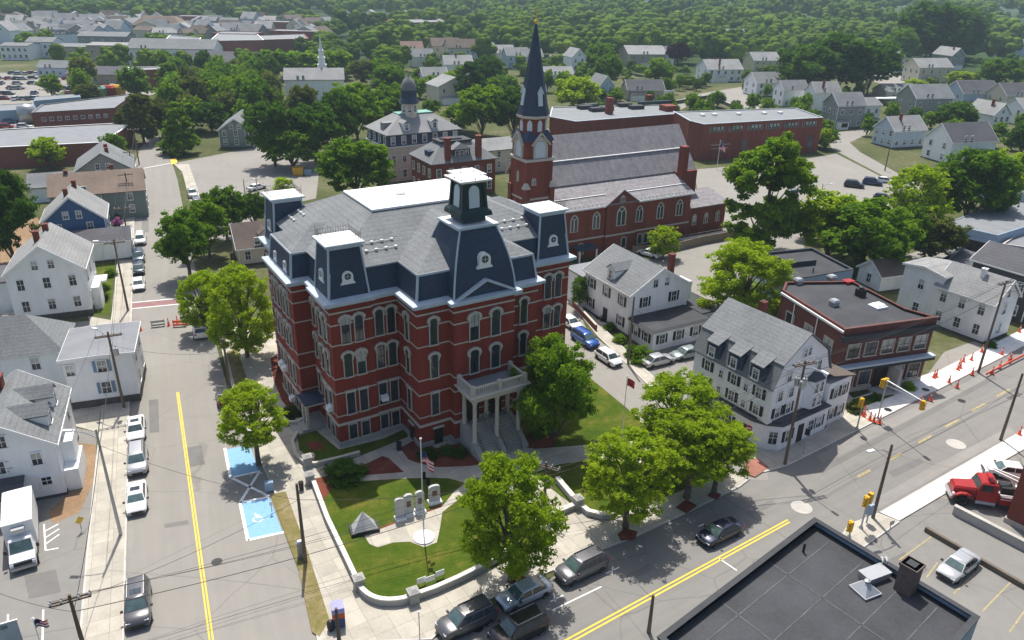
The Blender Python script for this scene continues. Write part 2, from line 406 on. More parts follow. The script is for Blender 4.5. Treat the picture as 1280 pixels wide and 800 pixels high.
b = MB(); b.add([(-260, -20, 0), (260, -20, 0), (760, 420, 0), (-620, 420, 0)], [(0, 1, 2, 3)]); struct('ground', b, M['ground'])
b = MB(); b.add([(-620, 420, 0), (760, 420, 0), (3200, 3600, 0), (-3200, 3600, 0)], [(0, 1, 2, 3)]); struct('far_ground', b, M['woodland'])

sheet('left_street', [(152, 812), (400, 812), (372, 705), (345, 620), (318, 560), (283, 480), (262, 400), (240, 320), (222, 225), (214, 200), (196, 168), (183, 168), (168, 205), (164, 380), (160, 560)], M['street'], .008)
sheet('front_street', [(395, 812), (540, 800), (1000, 560), (1400, 370), (1500, 420), (1200, 620), (900, 812), (620, 900), (395, 900)], M['main'], .012)
sheet('side_street', [(960, 600), (900, 600), (798, 524), (716, 470), (690, 400), (690, 365), (712, 365), (735, 415), (822, 480), (960, 582)], M['street'], .016)
sheet('driveway', [(815, 476), (960, 582), (975, 560), (868, 480), (915, 420), (800, 425), (790, 450)], M['lotdark'], .02)
sheet('left_car_park', [(-90, 812), (104, 812), (119, 600), (121, 540), (70, 530), (-60, 560), (-120, 700)], M['lotdark'], .008)
sheet('dirt_patch', [(66, 655), (100, 640), (118, 600), (120, 556), (84, 552), (82, 620), (60, 640)], M['dirt'], .014)
sheet('cross_street', [(-60, 412), (160, 398), (161, 412), (122, 425), (-60, 440)], M['lot'], .006)
sheet('church_car_park', [(222, 203), (350, 178), (400, 205), (395, 248), (330, 262), (300, 300), (262, 300), (242, 250)], M['lot'], .01)
sheet('school_yard', [(868, 212), (1000, 200), (1045, 192), (1112, 226), (1128, 262), (1010, 290), (985, 392), (830, 372), (800, 330), (880, 300)], M['lot'], .01)
sheet('shop_forecourt', [(1152, 478), (1180, 440), (1235, 420), (1262, 434), (1185, 480)], M['lot'], .02)
sheet('corner_car_park', [(1085, 655), (1180, 600), (1300, 545), (1420, 620), (1400, 860), (1180, 860), (1020, 720)], M['lotdark'], .016)
sheet('repair_yard', [(1130, 320), (1200, 295), (1290, 320), (1300, 360), (1215, 340)], M['lot'], .01)
sheet('back_street', [(1130, 262), (1168, 262), (1150, 232), (1075, 190), (1062, 178), (1088, 166), (1085, 160), (1030, 168), (1040, 186), (1108, 222)], M['street'], .014)
sheet('hill_street', [(820, 135), (870, 118), (930, 108), (945, 118), (960, 138), (925, 140), (880, 122), (845, 140)], M['lot'], .01)
sheet('upper_street', [(1080, 92), (1135, 95), (1145, 108), (1128, 112), (1085, 100)], M['lot'], .01)
sheet('far_car_park', [(-30, 132), (-30, 90), (40, 92), (85, 94), (95, 104), (55, 128)], M['lot'], .01)
sheet('works_yard', [(110, 118), (150, 103), (215, 103), (228, 112), (170, 122), (120, 128)], M['lot'], .012)
sheet('depot_yard', [(-40, 168), (0, 150), (40, 148), (44, 166), (0, 170)], M['lot'], .012)

slab('left_sidewalk', [(97, 812), (155, 812), (160, 600), (163.5, 440), (165, 380), (167.5, 300), (169.5, 205), (162, 205), (152, 270), (146, 330), (140, 390), (133, 440), (126, 520), (117, 600), (107, 700)], M['walk'])
slab('hall_block_pavement', [(398, 806), (540, 799), (562, 776), (600, 755), (655, 728), (745, 690), (800, 668), (860, 640), (925, 608), (938, 598), (925, 592), (800, 522), (720, 470), (690, 425), (690, 400), (560, 330), (330, 420), (268, 398), (283, 462), (300, 515), (318, 560), (345, 620), (372, 705), (392, 780)], M['walk2'])
slab('corner_pavement', [(985, 582), (1097, 525), (1060, 492), (1052, 505), (1030, 538), (970, 564), (954, 560), (942, 552), (900, 545), (955, 590)], M['walk2'])
slab('new_pavement_far', [(1097, 525), (1262, 442), (1330, 406), (1310, 396), (1235, 432), (1175, 462), (1066, 498), (1080, 508)], M['newwalk'])
slab('side_street_pavement', [(708, 372), (747, 420), (812, 483), (828, 481), (760, 415), (722, 372)], M['walk'])
slab('new_pavement_near', [(1099, 640), (1124, 651), (1200, 606), (1310, 545), (1420, 490), (1400, 480), (1280, 536)], M['newwalk'])
slab('corner_island', [(1060, 655), (1098, 641), (1125, 652), (1080, 684), (1050, 672)], M['walk2'])
slab('cross_walk_far', [(222, 205), (210, 198), (228, 215), (238, 255), (246, 275), (262, 275), (252, 250), (236, 205)], M['walk'], .09)
slab('alley_paving', [(122, 540), (128, 500), (127, 445), (138, 400), (110, 395), (120, 430), (120, 480), (88, 495), (85, 530)], M['walk'], .03)

# grass, beds and paths inside the hall block
Z1 = .128
sheet('left_verge', [(338, 618), (357, 614), (385, 690), (412, 775), (399, 796), (390, 790), (373, 712)], M['drygrass'], Z1)
sheet('kerb_verge', [(283, 440), (296, 436), (318, 500), (300, 506)], M['drygrass'], Z1)
sheet('front_lawn', [(396, 612), (402, 607), (440, 602), (505, 598), (540, 597), (562, 598), (583, 604), (597, 596), (612, 612), (640, 640), (664, 664), (662, 690), (620, 708), (570, 722), (515, 744), (475, 748), (455, 738), (447, 725), (420, 665)], M['lawn'], Z1)
sheet('side_lawn', [(735, 470), (798, 522), (812, 548), (760, 556), (748, 560), (700, 563), (668, 562), (650, 545), (645, 520), (690, 440)], M['lawn'], Z1)
sheet('corner_garden', [(664, 592), (700, 580), (748, 574), (770, 576), (880, 585), (860, 610), (770, 645), (740, 648), (722, 636)], M['lawn'], Z1)
sheet('hall_edge_grass', [(372, 545), (395, 538), (424, 562), (480, 548), (508, 535), (510, 546), (425, 580), (392, 577), (374, 562)], M['lawn'], Z1)
b = MB()
for px in ([(394, 598), (440, 588), (478, 570), (485, 572), (505, 590), (455, 594), (420, 602), (404, 626), (397, 615)], [(500, 560), (522, 548), (545, 560), (585, 552), (600, 580), (570, 586), (530, 582), (508, 573)],
           [(352, 440), (338, 448), (342, 475), (352, 500), (372, 525), (385, 525), (372, 495), (352, 455)], [(352, 520), (380, 512), (384, 530), (356, 534)], [(655, 560), (660, 540), (700, 545), (690, 560)], [(705, 492), (716, 478), (740, 484), (736, 493), (718, 496)],
           [(456, 668), (492, 652), (496, 656), (466, 672)], [(496, 652), (560, 628), (565, 632), (542, 638), (500, 655)], [(776, 676), (794, 674), (797, 664), (780, 660), (772, 668)], [(844, 634), (858, 642), (872, 632), (858, 624)], [(632, 728), (650, 732), (660, 722), (645, 716)],
           [(383, 552), (402, 552), (404, 562), (386, 562)], [(884, 620), (896, 625), (902, 618), (890, 613)]):
    b.add([at(x, y, Z1 + .008) for x, y in px][::-1], [tuple(range(len(px)))])
o = b.build('mulch_beds', M['mulch'])
for p in o.data.polygons:
    if p.normal.z < 0: p.flip()
o['kind'] = 'structure'
sheet('memorial_path', [(455, 669), (500, 652), (552, 634), (568, 614), (590, 597), (604, 600), (576, 622), (553, 640), (550, 660), (546, 678), (530, 684), (512, 677), (492, 678), (472, 684), (462, 680)], M['walk'], Z1 + .012)
sheet('hall_path', [(483, 567), (515, 549), (500, 560), (512, 576), (545, 584), (600, 582), (657, 562), (748, 555), (752, 572), (700, 578), (650, 592), (590, 598), (540, 594), (505, 586)], M['walk2'], Z1 + .012)
sheet('brick_ramp', [(930, 578), (946, 572), (962, 584), (944, 596), (932, 592)], M['brickpave'], Z1 + .004)
sheet('roundabout_beds', [(1058, 512), (1066, 499), (1112, 487), (1118, 494), (1080, 508)], M['lawn'], Z1 + .008)
sheet('left_gardens', [(110, 395), (137, 392), (150, 270), (160, 205), (140, 205), (120, 300)], M['lawn'], .012)
sheet('back_gardens', [(0, 300), (45, 270), (60, 290), (40, 330), (0, 340)], M['dirt'], .012)

# repairs, trench lines and dust on the roads
for px in ([(205, 655), (235, 650), (236, 655), (206, 660)], [(186, 500), (198, 499), (199, 540), (187, 541)], [(232, 560), (252, 556), (256, 580), (236, 584)], [(1016, 590), (1240, 470), (1246, 473), (1022, 595)], [(1110, 590), (1150, 572), (1156, 578), (1117, 597)], [(780, 720), (812, 704), (818, 710), (786, 727)], [(930, 640), (965, 624), (970, 630), (936, 646)], [(30, 720), (70, 712), (76, 740), (36, 748)], [(1130, 690), (1160, 712), (1140, 728), (1110, 700)], [(178, 250), (186, 250), (186, 290), (177, 290)]):
    sheet('asphalt_repair', px, M['patch'], .018)
for px in ([(1020, 570), (1090, 534), (1180, 492), (1260, 450), (1266, 456), (1180, 502), (1096, 545), (1030, 580)], [(1092, 640), (1180, 590), (1270, 541), (1262, 534), (1170, 580), (1082, 630)], [(160, 700), (166, 700), (170, 450), (165, 450)]):
    sheet('road_dust', px, M['dust'], .0205)
# painted markings
ZM = .024
for k in (-1, 1):
    strip((265 + k * 2.2, 806), (222 + k * 1.1, 490), .13, M['yellow'], 'centre_line', ZM)
for k in (-1, 1):
    strip((700 + k * 2.2, 807 + k * 1.8), (986 + k * 1.2, 651 + k * 1.4), .16, M['yellow'], 'centre_line', ZM)
for x, y in ((1080, 592), (1119, 571), (1156, 549), (1190, 529), (1223, 509), (1254, 491)):
    strip((x - 8, y + 4.5), (x + 8, y - 4.5), .3, M['fadedyellow'], 'lane_dash', ZM)
for p, q in (((690, 763), (752, 733)), ((688, 752), (704, 744)), ((757, 717), (774, 709)), ((766, 708), (765, 718)), ((873, 658), (880, 655)), ((899, 698), (921, 713)), ((692, 741), (694, 752)), ((615, 790), (636, 778)), ((625, 775), (632, 787))):
    strip(p, q, .12, M['white'], 'bay_line', ZM)
sheet('crossing_paint', [(164, 379), (232, 373), (234, 379), (163, 386)], M['crossred'], ZM)
strip((163, 378.5), (232, 372), .25, M['white'], 'crossing_edge', ZM + .004); strip((163, 386), (234, 379), .25, M['white'], 'crossing_edge', ZM + .004)
strip((170, 212), (213, 204), .35, M['white'], 'stop_line', ZM)
sheet('yellow_warning_pad', [(213, 199), (220, 197), (222, 203), (214, 206)], M['yellow'], .13)
sheet('blue_parking_bay', [(302, 626), (336, 621), (353, 665), (311, 674)], M['blue'], ZM)
sheet('blue_parking_bay', [(282, 562), (312, 556), (324, 590), (288, 597)], M['blue'], ZM)
for p, q in (((300, 628), (310, 676)), ((310, 675), (355, 665)), ((300, 628), (336, 621)), ((281, 560), (288, 597)), ((288, 597), (325, 589)), ((289, 597), (336, 620)), ((324, 590), (300, 628))):
    strip(p, q, .28, M['white'], 'bay_line', ZM + .006)
b = MB(); c0 = at(322, 648, ZM + .008)                         # the wheelchair sign painted in the blue bay
ux, uy = Vector((math.cos(R(26)), math.sin(R(26)), 0)), Vector((-math.sin(R(26)), math.cos(R(26)), 0))
def flat_bar(p, q, w=.12):
    a, e = c0 + ux * p[0] + uy * p[1], c0 + ux * q[0] + uy * q[1]; d = (e - a).normalized(); n = Vector((-d.y, d.x, 0)) * w / 2
    b.add([a - n, e - n, e + n, a + n], [(0, 1, 2, 3)])
for i in range(9):
    t0, t1 = R(130 + i * 25), R(155 + i * 25); flat_bar((.4 * math.cos(t0), .4 * math.sin(t0) - .1), (.4 * math.cos(t1), .4 * math.sin(t1) - .1))
for p, q in (((-.1, .75), (-.05, .15)), ((-.05, .18), (.3, .18)), ((.3, .18), (.45, -.4)), ((-.08, .45), (.25, .45)), ((-.2, .8), (.0, .8))): flat_bar(p, q)
o = b.build('wheelchair_marking', M['white']); o['kind'] = 'structure'
for x, y in ((1002, 634), (1195, 555)):
    b = MB(); c = at(x, y, ZM + .004); b.lathe([(.01, 0), (1.0, 0), (1.0, .004), (.01, .004)], c.x, c.y, 20, c.z)
    struct('patch_ring', b, M['concrete']); b = MB(); b.lathe([(.01, 0), (.5, 0), (.5, .004), (.01, .004)], c.x, c.y, 18, c.z + .006); struct('manhole_cover', b, M['concrete'])
for x, y in ((271, 702), (597, 789 - 4), (1202, 501), (1157, 487), (1110, 512)):
    b = MB(); c = at(x, y, .026 if x < 1100 or x == 1202 else .135); b.lathe([(.01, 0), (.45, 0), (.45, .004), (.01, .004)], c.x, c.y, 16, c.z); struct('manhole_cover', b, M['iron'])
for p, q in (((55, 655), (57, 688)), ((57, 688), (73, 685)), ((56, 664), (73, 655)), ((57, 680), (74, 668)), ((10, 768), (9, 812)), ((54, 762), (53, 812)), ((57, 672), (74, 661))):
    strip(p, q, .13, M['white'], 'bay_line', ZM)
for p, q in (((1164, 671), (1124, 700)), ((1172, 703), (1158, 722)), ((1228, 708), (1192, 742)), ((1263, 728), (1228, 764)), ((1290, 750), (1262, 790)), ((1172, 619), (1196, 627))):
    strip(p, q, .12, M['fadedyellow'], 'bay_line', ZM)
sheet('faded_wheelchair_bay', [(1012, 590), (1040, 572), (1022, 600), (1014, 604)], M['main'], ZM)
# ---------------------------------------------------------------- city hall
YH = 0.558143
hall = thing('town_hall', 'large red brick Victorian hall with navy slate mansard, four corner towers and columned porch', 'town hall', at(425.8, 560), YH)
HW, HD = 28.6, 22.9
FOOT = [(0, 0), (4.4, 0), (4.4, .25), (7.25, .25), (7.25, -4.45), (10.8, -4.45), (10.8, -5.5), (17.8, -5.5), (17.8, -4.45), (21.35, -4.45), (21.35, .25), (24.2, .25), (24.2, 0), (28.6, 0),
        (28.6, 4.4), (28.3, 4.4), (28.3, 7.35), (30.1, 7.35), (30.1, 15.55), (28.3, 15.55), (28.3, 18.5), (28.6, 18.5), (28.6, 22.9),
        (24.2, 22.9), (24.2, 22.6), (4.4, 22.6), (4.4, 22.9), (0, 22.9), (0, 18.5), (.3, 18.5), (.3, 15.55), (-1.5, 15.55), (-1.5, 7.35), (.3, 7.35), (.3, 4.4), (0, 4.4)]
b = MB(); b.prism(FOOT, 0, 16.5)
b.add([(10.8, -5.5, 16.5), (17.8, -5.5, 16.5), (14.3, -5.5, 18.2), (10.8, -4.6, 16.5), (17.8, -4.6, 16.5), (14.3, -4.6, 18.2)], [(0, 1, 2), (5, 4, 3), (0, 2, 5, 3), (2, 1, 4, 5)])
b.build('wall', M['brick'], hall)
b = MB(); ring(b, FOOT, .1, 0, .73); b.build('plinth', M['granite'], hall)
for z0, z1, o_ in ((2.68, 2.95, .11), (3.74, 3.86, .05), (6.42, 6.56, .05), (8.12, 8.24, .05), (11.88, 12.0, .05), (14.08, 14.22, .05), (15.36, 15.52, .06)):
    b = MB(); ring(b, FOOT, o_, z0, z1); b.build('string_course', M['stone'], hall)
b = MB(); ring(b, FOOT, .3, 16.15, 16.38); ring(b, FOOT, .62, 16.38, 16.68, .3)
n = len(FOOT); a_, c_ = inset(FOOT, -.62), inset(FOOT, .2)                       # sloping gutter behind the cornice edge
b.add([(x, y, 16.683) for x, y in a_] + [(x, y, 16.9) for x, y in c_], [(i, (i + 1) % n, n + (i + 1) % n, n + i) for i in range(n)])
b.build('cornice', M['cornice'], hall)
lo, hi = inset(FOOT, .12), inset(FOOT, .46)
b = MB(); b.add([(x, y, 16.85) for x, y in lo] + [(x, y, 19.32) for x, y in hi], [(i, (i + 1) % n, n + (i + 1) % n, n + i) for i in range(n)]); b.build('mansard', M['slate'], hall)
b = MB(); ring(b, hi, .06, 19.3, 19.52, .3)
for i in range(n):
    p0, p1, p2 = Vector(FOOT[i - 1]), Vector(FOOT[i]), Vector(FOOT[(i + 1) % n])
    if (p1 - p0).cross(p2 - p1) > 0 and (p1 - p0).length > .5 and (p2 - p1).length > .5: b.bar((*lo[i], 16.8), (*hi[i], 19.4), .2, .2)
b.build('mansard_trim', M['cornice'], hall)
# main roof: hipped, with a flat white top, and lower hipped roofs over the projecting bays
b = MB(); b.frustum((.5, 28.1, .45, 22.3), 19.5, (7.9, 20.7, 7.3, 15.7), 22.9)
b.frustum((7.6, 21.0, -4.05, 12), 19.5, (13.9, 14.7, 2.2, 9), 22.45)
b.frustum((-1.08, 9, 7.75, 15.15), 19.5, (2.6, 6, 11.35, 11.55), 21.25); b.frustum((19.6, 29.68, 7.75, 15.15), 19.5, (22, 26, 11.35, 11.55), 21.25)
roof = b.build('roof', M['roofgrey'], hall)
b = MB(); b.box(7.75, 20.85, 7.15, 15.85, 22.88, 23.1); b.box(12.4, 13.5, 11.2, 12, 23.1, 23.4); b.build('flat_top', M['roofwhite'], roof)
b = MB(); b.box(7.72, 20.88, 7.12, 15.88, 22.7, 22.878); b.build('flat_top_edge', M['tar'], roof)
for x0, x1, y in ((5.0, 8.2, 2.2), (4.9, 8.2, 3.2), (20.8, 24.0, 2.2), (20.6, 24.0, 3.2)):
    b = MB(); z = 19.5 + (y - .45) * .496
    for i in range(4): c = x0 + (x1 - x0) * i / 3; b.box(c - .14, c + .14, y - .12, y + .12, z, z + .22)
    b.tube((x0, y, z + .12), (x1, y, z + .12), .03); b.build('snow_guard', M['trim'], roof)
for x, y0, y1 in ((2.0, 16.4, 18.2), (3.1, 16.2, 18.2)):
    b = MB(); z = 19.5 + (x - .5) * .46
    for i in range(3): c = y0 + (y1 - y0) * i / 2; b.box(x - .12, x + .12, c - .14, c + .14, z, z + .22)
    b.tube((x, y0, z + .12), (x, y1, z + .12), .03); b.build('snow_guard', M['trim'], roof)
# round window in a bell-shaped white surround (shared meshes)
pts = [(-.78, 0), (.78, 0), (.7, .16), (.56, .3)] + [(.56 * math.cos(t), .78 + .56 * math.sin(t)) for t in [math.pi * i / 10 for i in range(11)]] + [(-.56, .3), (-.7, .16)]
b = MB(); slab_xz(b, pts, .5, -.1); OCU = b.mesh('round_window', M['trim'])
b = MB(); slab_xz(b, [(.34 * math.cos(2 * math.pi * i / 18), .8 + .34 * math.sin(2 * math.pi * i / 18)) for i in range(18)], .1, -.13)
b.mat(1).box(-.012, .012, -.15, -.12, .46, 1.14).box(-.34, .34, -.15, -.12, .79, .81); OCP = b.mesh('pane', [M['glass'], M['trim']])
def oculus(par, p, rz, k=1.):
    o = link('round_window', OCU, par, p, rz); o.scale = (k, k, k); link('pane', OCP, o)
def tower(x, y, sides):
    """mansard tower roof over the 4.4 m square whose near corner is (x, y)"""
    t = MB(); t.frustum((x + .12, x + 4.28, y + .12, y + 4.28), 16.85, (x + .62, x + 3.78, y + .62, y + 3.78), 22.0)
    o = t.build('tower_roof', M['slate'], hall)
    t = MB()
    for i in (0, 1):
        for j in (0, 1):
            p = (x + .12 + 4.16 * i, y + .12 + 4.16 * j, 16.85); q = (x + .62 + 3.16 * i, y + .62 + 3.16 * j, 22.0); t = MB(); t.bar(p, q, .17, .17); t.build('hip_trim', M['cornice'], o)
    t = MB(); t.box(x + .5, x + 3.9, y + .5, y + 3.9, 21.7, 22.05); t.mat(0).box(x + .22, x + 4.18, y + .22, y + 4.18, 22.05, 22.22); t.build('tower_cap', M['cornice'], o)
    t = MB(); t.box(x + .3, x + 4.1, y + .3, y + 4.1, 22.223, 22.25); t.build('cap_membrane', M['roofwhite'], o)
    t = MB(); a, e = .5, 3.9
    for k in range(14):
        c = a + (e - a) * k / 13; h = 1.25 if k in (0, 13) else (.85 if k % 2 else .7)
        for p in ((x + c, y + a), (x + c, y + e), (x + a, y + c), (x + e, y + c)): t.tube((*p, 22.3), (*p, 22.3 + h), .018, .012, 4)
    for z in (22.48, 22.9):
        for p, q in (((a, a), (e, a)), ((e, a), (e, e)), ((e, e), (a, e)), ((a, e), (a, a))): t.tube((x + p[0], y + p[1], z), (x + q[0], y + q[1], z), .014, n=4)
    t.build('iron_cresting', M['iron'], o)
    for s_ in sides:
        if s_ == 'S': oculus(o, (x + 2.2, y + .26, 18.15), 0)
        if s_ == 'W': oculus(o, (x + .26, y + 2.2, 18.15), R(-90))
        if s_ == 'E': oculus(o, (x + 4.14, y + 2.2, 18.15), R(90))
tower(0, 0, 'SW'); tower(24.2, 0, 'SE'); tower(0, 18.5, 'W'); tower(24.2, 18.5, 'E')
# big bell-curved central mansard with its green lantern
def hw(t): return 3.5 - 1.5 * t ** 1.75
secs = []
for i in range(11):
    t = i / 10; h = hw(t); z = 16.7 + 6.6 * t; cy = -2.0; dy = h + .1
    secs.append([(14.3 - h, cy - dy, z), (14.3 + h, cy - dy, z), (14.3 + h, cy + dy, z), (14.3 - h, cy + dy, z)])
b = MB(); b.loft(secs); cm = b.build('central_mansard', M['slate'], hall)
b = MB()
for i in range(4): b = MB(); b.path([Vector(s_[i]) for s_ in secs], [.1] * 11, 6); b.build('hip_trim', M['cornice'], cm)
b = MB(); b.box(12.0, 16.6, -4.3, .3, 23.3, 23.5); b.build('mansard_cap', M['cornice'], cm)
b = MB(); b.box(12.1, 16.5, -4.2, .2, 23.503, 23.53); b.build('cap_membrane', M['roofwhite'], cm)
oculus(cm, (14.3, -5.42, 19.55), 0, 1.15)
lant = MB(); lant.frustum((13.0, 15.6, -3.35, -.75), 23.66, (13.05, 15.55, -3.3, -.8), 24.5)
lan = lant.build('lantern', M['slate'], hall)
b = MB(); b.frustum((12.5, 16.1, -3.85, -.25), 24.3, (12.6, 16.0, -3.75, -.35), 24.75); b.frustum((12.6, 16.0, -3.75, -.35), 24.75, (12.95, 15.65, -3.4, -.7), 25.1); b.frustum((13.0, 15.6, -3.35, -.75), 24.95, (13.2, 15.4, -3.15, -.95), 27.6)
for i in (13.0, 15.6):
    for j in (-3.35, -.75): b.bar((i, j, 24.9), (i + (.2 if i < 14 else -.2), j + (.2 if j < -2 else -.2), 27.7), .3, .3)
b.build('lantern_body', M['dkgreen'], lan)
b = MB(); slab_xz(b, arch_pts(1.15, 2.2, .575), .2, -.1); LV = b.mesh('louver', M['louver'])
for p, rz in (((14.3, -3.28, 25.1), 0), ((15.53, -2.05, 25.1), R(90)), ((14.3, -.82, 25.1), R(180)), ((13.07, -2.05, 25.1), R(-90))):
    link('louver', LV, lan, p, rz).rotation_euler = (R(-3.5), 0, rz)
b = MB(); b.frustum((13.05, 15.55, -3.3, -.8), 27.55, (12.6, 16.0, -3.75, -.35), 27.78); b.box(12.55, 16.05, -3.8, -.3, 27.78, 27.92); b.build('lantern_cap', M['trim'], lan)
b = MB()
for i in (12.85, 14.3, 15.75):
    for j in (-3.5, -.6, -2.05):
        if (i, j) != (14.3, -2.05): b.tube((i, j, 27.92), (i, j, 28.5), .035, .015, 5); b.lathe([(.01, 0), (.1, .06), (.01, .14)], i, j, 6, 27.95)
b.build('finial', M['iron'], lan)
# pediment mouldings
b = MB()
for s_ in (-1, 1): b.bar((14.3 + s_ * 4.0, -5.72, 16.42), (14.3, -5.72, 18.42), .5, .22); b.box(14.3 + (2.2 if s_ > 0 else -4.1), 14.3 + (4.1 if s_ > 0 else -2.2), -6.15, -5.45, 16.35, 16.6)
b.build('pediment_moulding', M['cornice'], hall)
# windows: (wall position, side) then one per storey
def hood(par, w, style):
    key = ('hood', round(w, 2), style)
    if key not in _cache:
        h = MB()
        if style == 'arch':
            ip = arch_pts(w + .22, 1.0, (w + .22) / 2, 10)[2:]; op = [(x * 1.36, z + (.16 if z > .5 else 0)) for x, z in ip]
            m_ = len(ip); vs = [(x, -.22, z) for x, z in ip] + [(x, -.22, z) for x, z in op] + [(x, .02, z) for x, z in ip] + [(x, .02, z) for x, z in op]; fs = []
            for i in range(m_ - 1): fs += [(i + 1, i, m_ + i, m_ + i + 1), (m_ + i + 1, m_ + i, 3 * m_ + i, 3 * m_ + i + 1), (i, i + 1, 2 * m_ + i + 1, 2 * m_ + i)]
            h.add(vs, fs); h.box(-w * .68, -w * .5, -.22, .02, .12, .52); h.box(w * .5, w * .68, -.22, .02, .12, .52); h.box(-.09, .09, -.25, .0, .98, 1.22)
        else:
            h.box(-w * .68, w * .68, -.2, .02, 0, .26)
        _cache[key] = h.mesh('hood_mould', M['stone'])
    return _cache[key]
def hall_bay(p, rz, w=.86, floors=(0, 1, 2, 3)):
    x, y = p
    for fl in floors:
        z, h, st = ((.82, 1.72, 'rect'), (3.9, 2.5, 'rect'), (8.26, 2.62, 'seg'), (12.03, 2.85, 'arch'))[fl]
        win = window(hall, (x, y, z), rz, w, h, st, 'stone', .085, rnd.choice((0, 0, 0, 0, 0, 1, 2)))
        if fl: 
            hm = hood(None, w, 'flat' if fl == 1 else 'arch'); link('hood_mould', hm, win, (0, 0, h + .02 if fl == 1 else h - .86))
for u in (1.5, 2.9): hall_bay((u, -.045), 0)
for u in (5.15, 6.45): hall_bay((u, .205), 0)
hall_bay((9.0, -4.5), 0, .82, (1, 2, 3)); hall_bay((19.6, -4.5), 0, .82)
for u in (13.05, 15.55): hall_bay((u, -5.55), 0, 1.0, (2, 3))
for u in (25.7, 27.1, 22.2, 23.4): hall_bay((u, -.045 if u > 24 else .205), 0)
hall_bay((7.2, -2.2), R(-90), .8, (1, 2, 3)); hall_bay((21.4, -2.2), R(90), .8)
for v in (1.45, 2.95): hall_bay((-.045, v), R(-90))
hall_bay((.255, 5.9), R(-90), .86, (1, 2, 3))
for v in (9.2, 10.5, 12.5, 13.8): hall_bay((-1.545, v), R(-90), .8)
hall_bay((.255, 17.0), R(-90))
for v in (20.0, 21.4): hall_bay((-.045, v), R(-90))
for v in (1.45, 2.95, 20, 21.4): hall_bay((28.645, v), R(90))
for v in (9.2, 10.5, 12.5, 13.8): hall_bay((30.145, v), R(90), .8)
b = MB(); slab_xz(b, [(-.5, 0), (.5, 0), (.5, 1.9), (-.5, 1.9)], .02, -.06); BD = b.mesh('basement_door', M['door'])
for p, rz in (((9.3, -4.5, .2), 0), ((7.2, -2.4, .2), R(-90))):
    link('basement_door', BD, hall, p, rz); c = MB(); c.box(-.65, .65, -.16, .02, 1.92, 2.12); c.build('door_lintel', M['stone'], hall, p, rz)
b = MB(); b.box(-.38, .38, -.5, .05, 0, .5).box(-.42, .42, -.2, .05, .5, .6); AC = b.mesh('air_conditioner', M['trim'])
for p, rz in (((5.2, .1, 4.4), 0), ((-.15, 1.45, 4.0), R(-90)), ((-1.65, 12.5, 4.0), R(-90)), ((-1.65, 13.8, 4.0), R(-90)), ((-1.65, 10.5, 1.0), R(-90))): link('air_conditioner', AC, hall, p, rz)
# slate lucarnes low on the left bay
for v in (9.6, 13.2): oculus(hall, (-1.28, v, 17.0), R(-90), .9)
# front porch
PX0, PX1, PY0 = 11.1, 17.5, -8.75
b = MB(); b.box(PX0, PX1, PY0, -5.52, 6.65, 7.05); b.frustum((PX0, PX1, PY0, -5.52), 7.05, (PX0 - .35, PX1 + .35, PY0 - .35, -5.52), 7.3); b.box(PX0 - .38, PX1 + .38, PY0 - .38, -5.52, 7.3, 7.42)
po = b.build('porch_entablature', M['stone'], hall)
b = MB(); b.box(PX0 + .2, PX1 - .2, PY0 + .2, -5.53, 7.42, 7.47); b.build('porch_roof', M['tarpale'], po)
b = MB()
for u in (PX0 + .15, 14.3, PX1 - .15): b.box(u - .2, u + .2, PY0 - .05, PY0 + .35, 7.423, 8.5)
for u in (PX0 + .15, PX1 - .15): b.box(u - .2, u + .2, -5.9, -5.52, 7.423, 8.5)
b.box(PX0 + .05, PX1 - .05, PY0 + .04, PY0 + .26, 8.18, 8.34); b.box(PX0 + .05, PX1 - .05, PY0 + .04, PY0 + .26, 7.43, 7.56)
for u in (PX0 + .05, PX1 - .27): b.box(u, u + .22, PY0 + .3, -5.6, 8.18, 8.34); b.box(u, u + .22, PY0 + .3, -5.6, 7.43, 7.56)
for i in range(26):
    u = PX0 + .45 + (PX1 - PX0 - .9) * i / 25; b.tube((u, PY0 + .15, 7.5), (u, PY0 + .15, 8.2), .06, n=5)
for i in range(10):
    v = PY0 + .5 + 2.6 * i / 9
    for u in (PX0 + .16, PX1 - .16): b.tube((u, v, 7.5), (u, v, 8.2), .06, n=5)
b.build('balustrade', M['stone'], po)
b = MB(); b.lathe([(.3, 0), (.3, .14), (.24, .2), (.235, 1.4), (.2, 4.3), (.22, 4.34), (.27, 4.6), (.36, 4.85), (.4, 4.86), (.4, 5.02), (.01, 5.02)], n=16); CLM = b.mesh('column', M['stone'], True)
b = MB(); b.box(-.34, .34, -.34, .34, 0, 1); PED = b.mesh('pedestal', M['granite'])
for u in (11.66, 14.3, 16.95):
    for v, z in ((-8.2, 1.55), (-5.95, 2.5)):
        c = link('column', CLM, hall, (u, v, z)); c.scale = (1, 1, (6.66 - z) / 5.02)
        p = link('pedestal', PED, c, (0, 0, 0)); p.location = (0, 0, -z / ((6.66 - z) / 5.02) + .01); p.scale = (1, 1, (z - .01) / ((6.66 - z) / 5.02))
b = MB()
for i in range(15):
    z1 = 2.6 * (15 - i) / 15; v1 = -6.3 - (i + 1) * .225
    b.box(12.05, 14.05, v1, -5.5, z1 - .19, z1); b.box(14.55, 16.6, v1, -5.5, z1 - .19, z1)
b.build('stairs', M['granite'], hall)
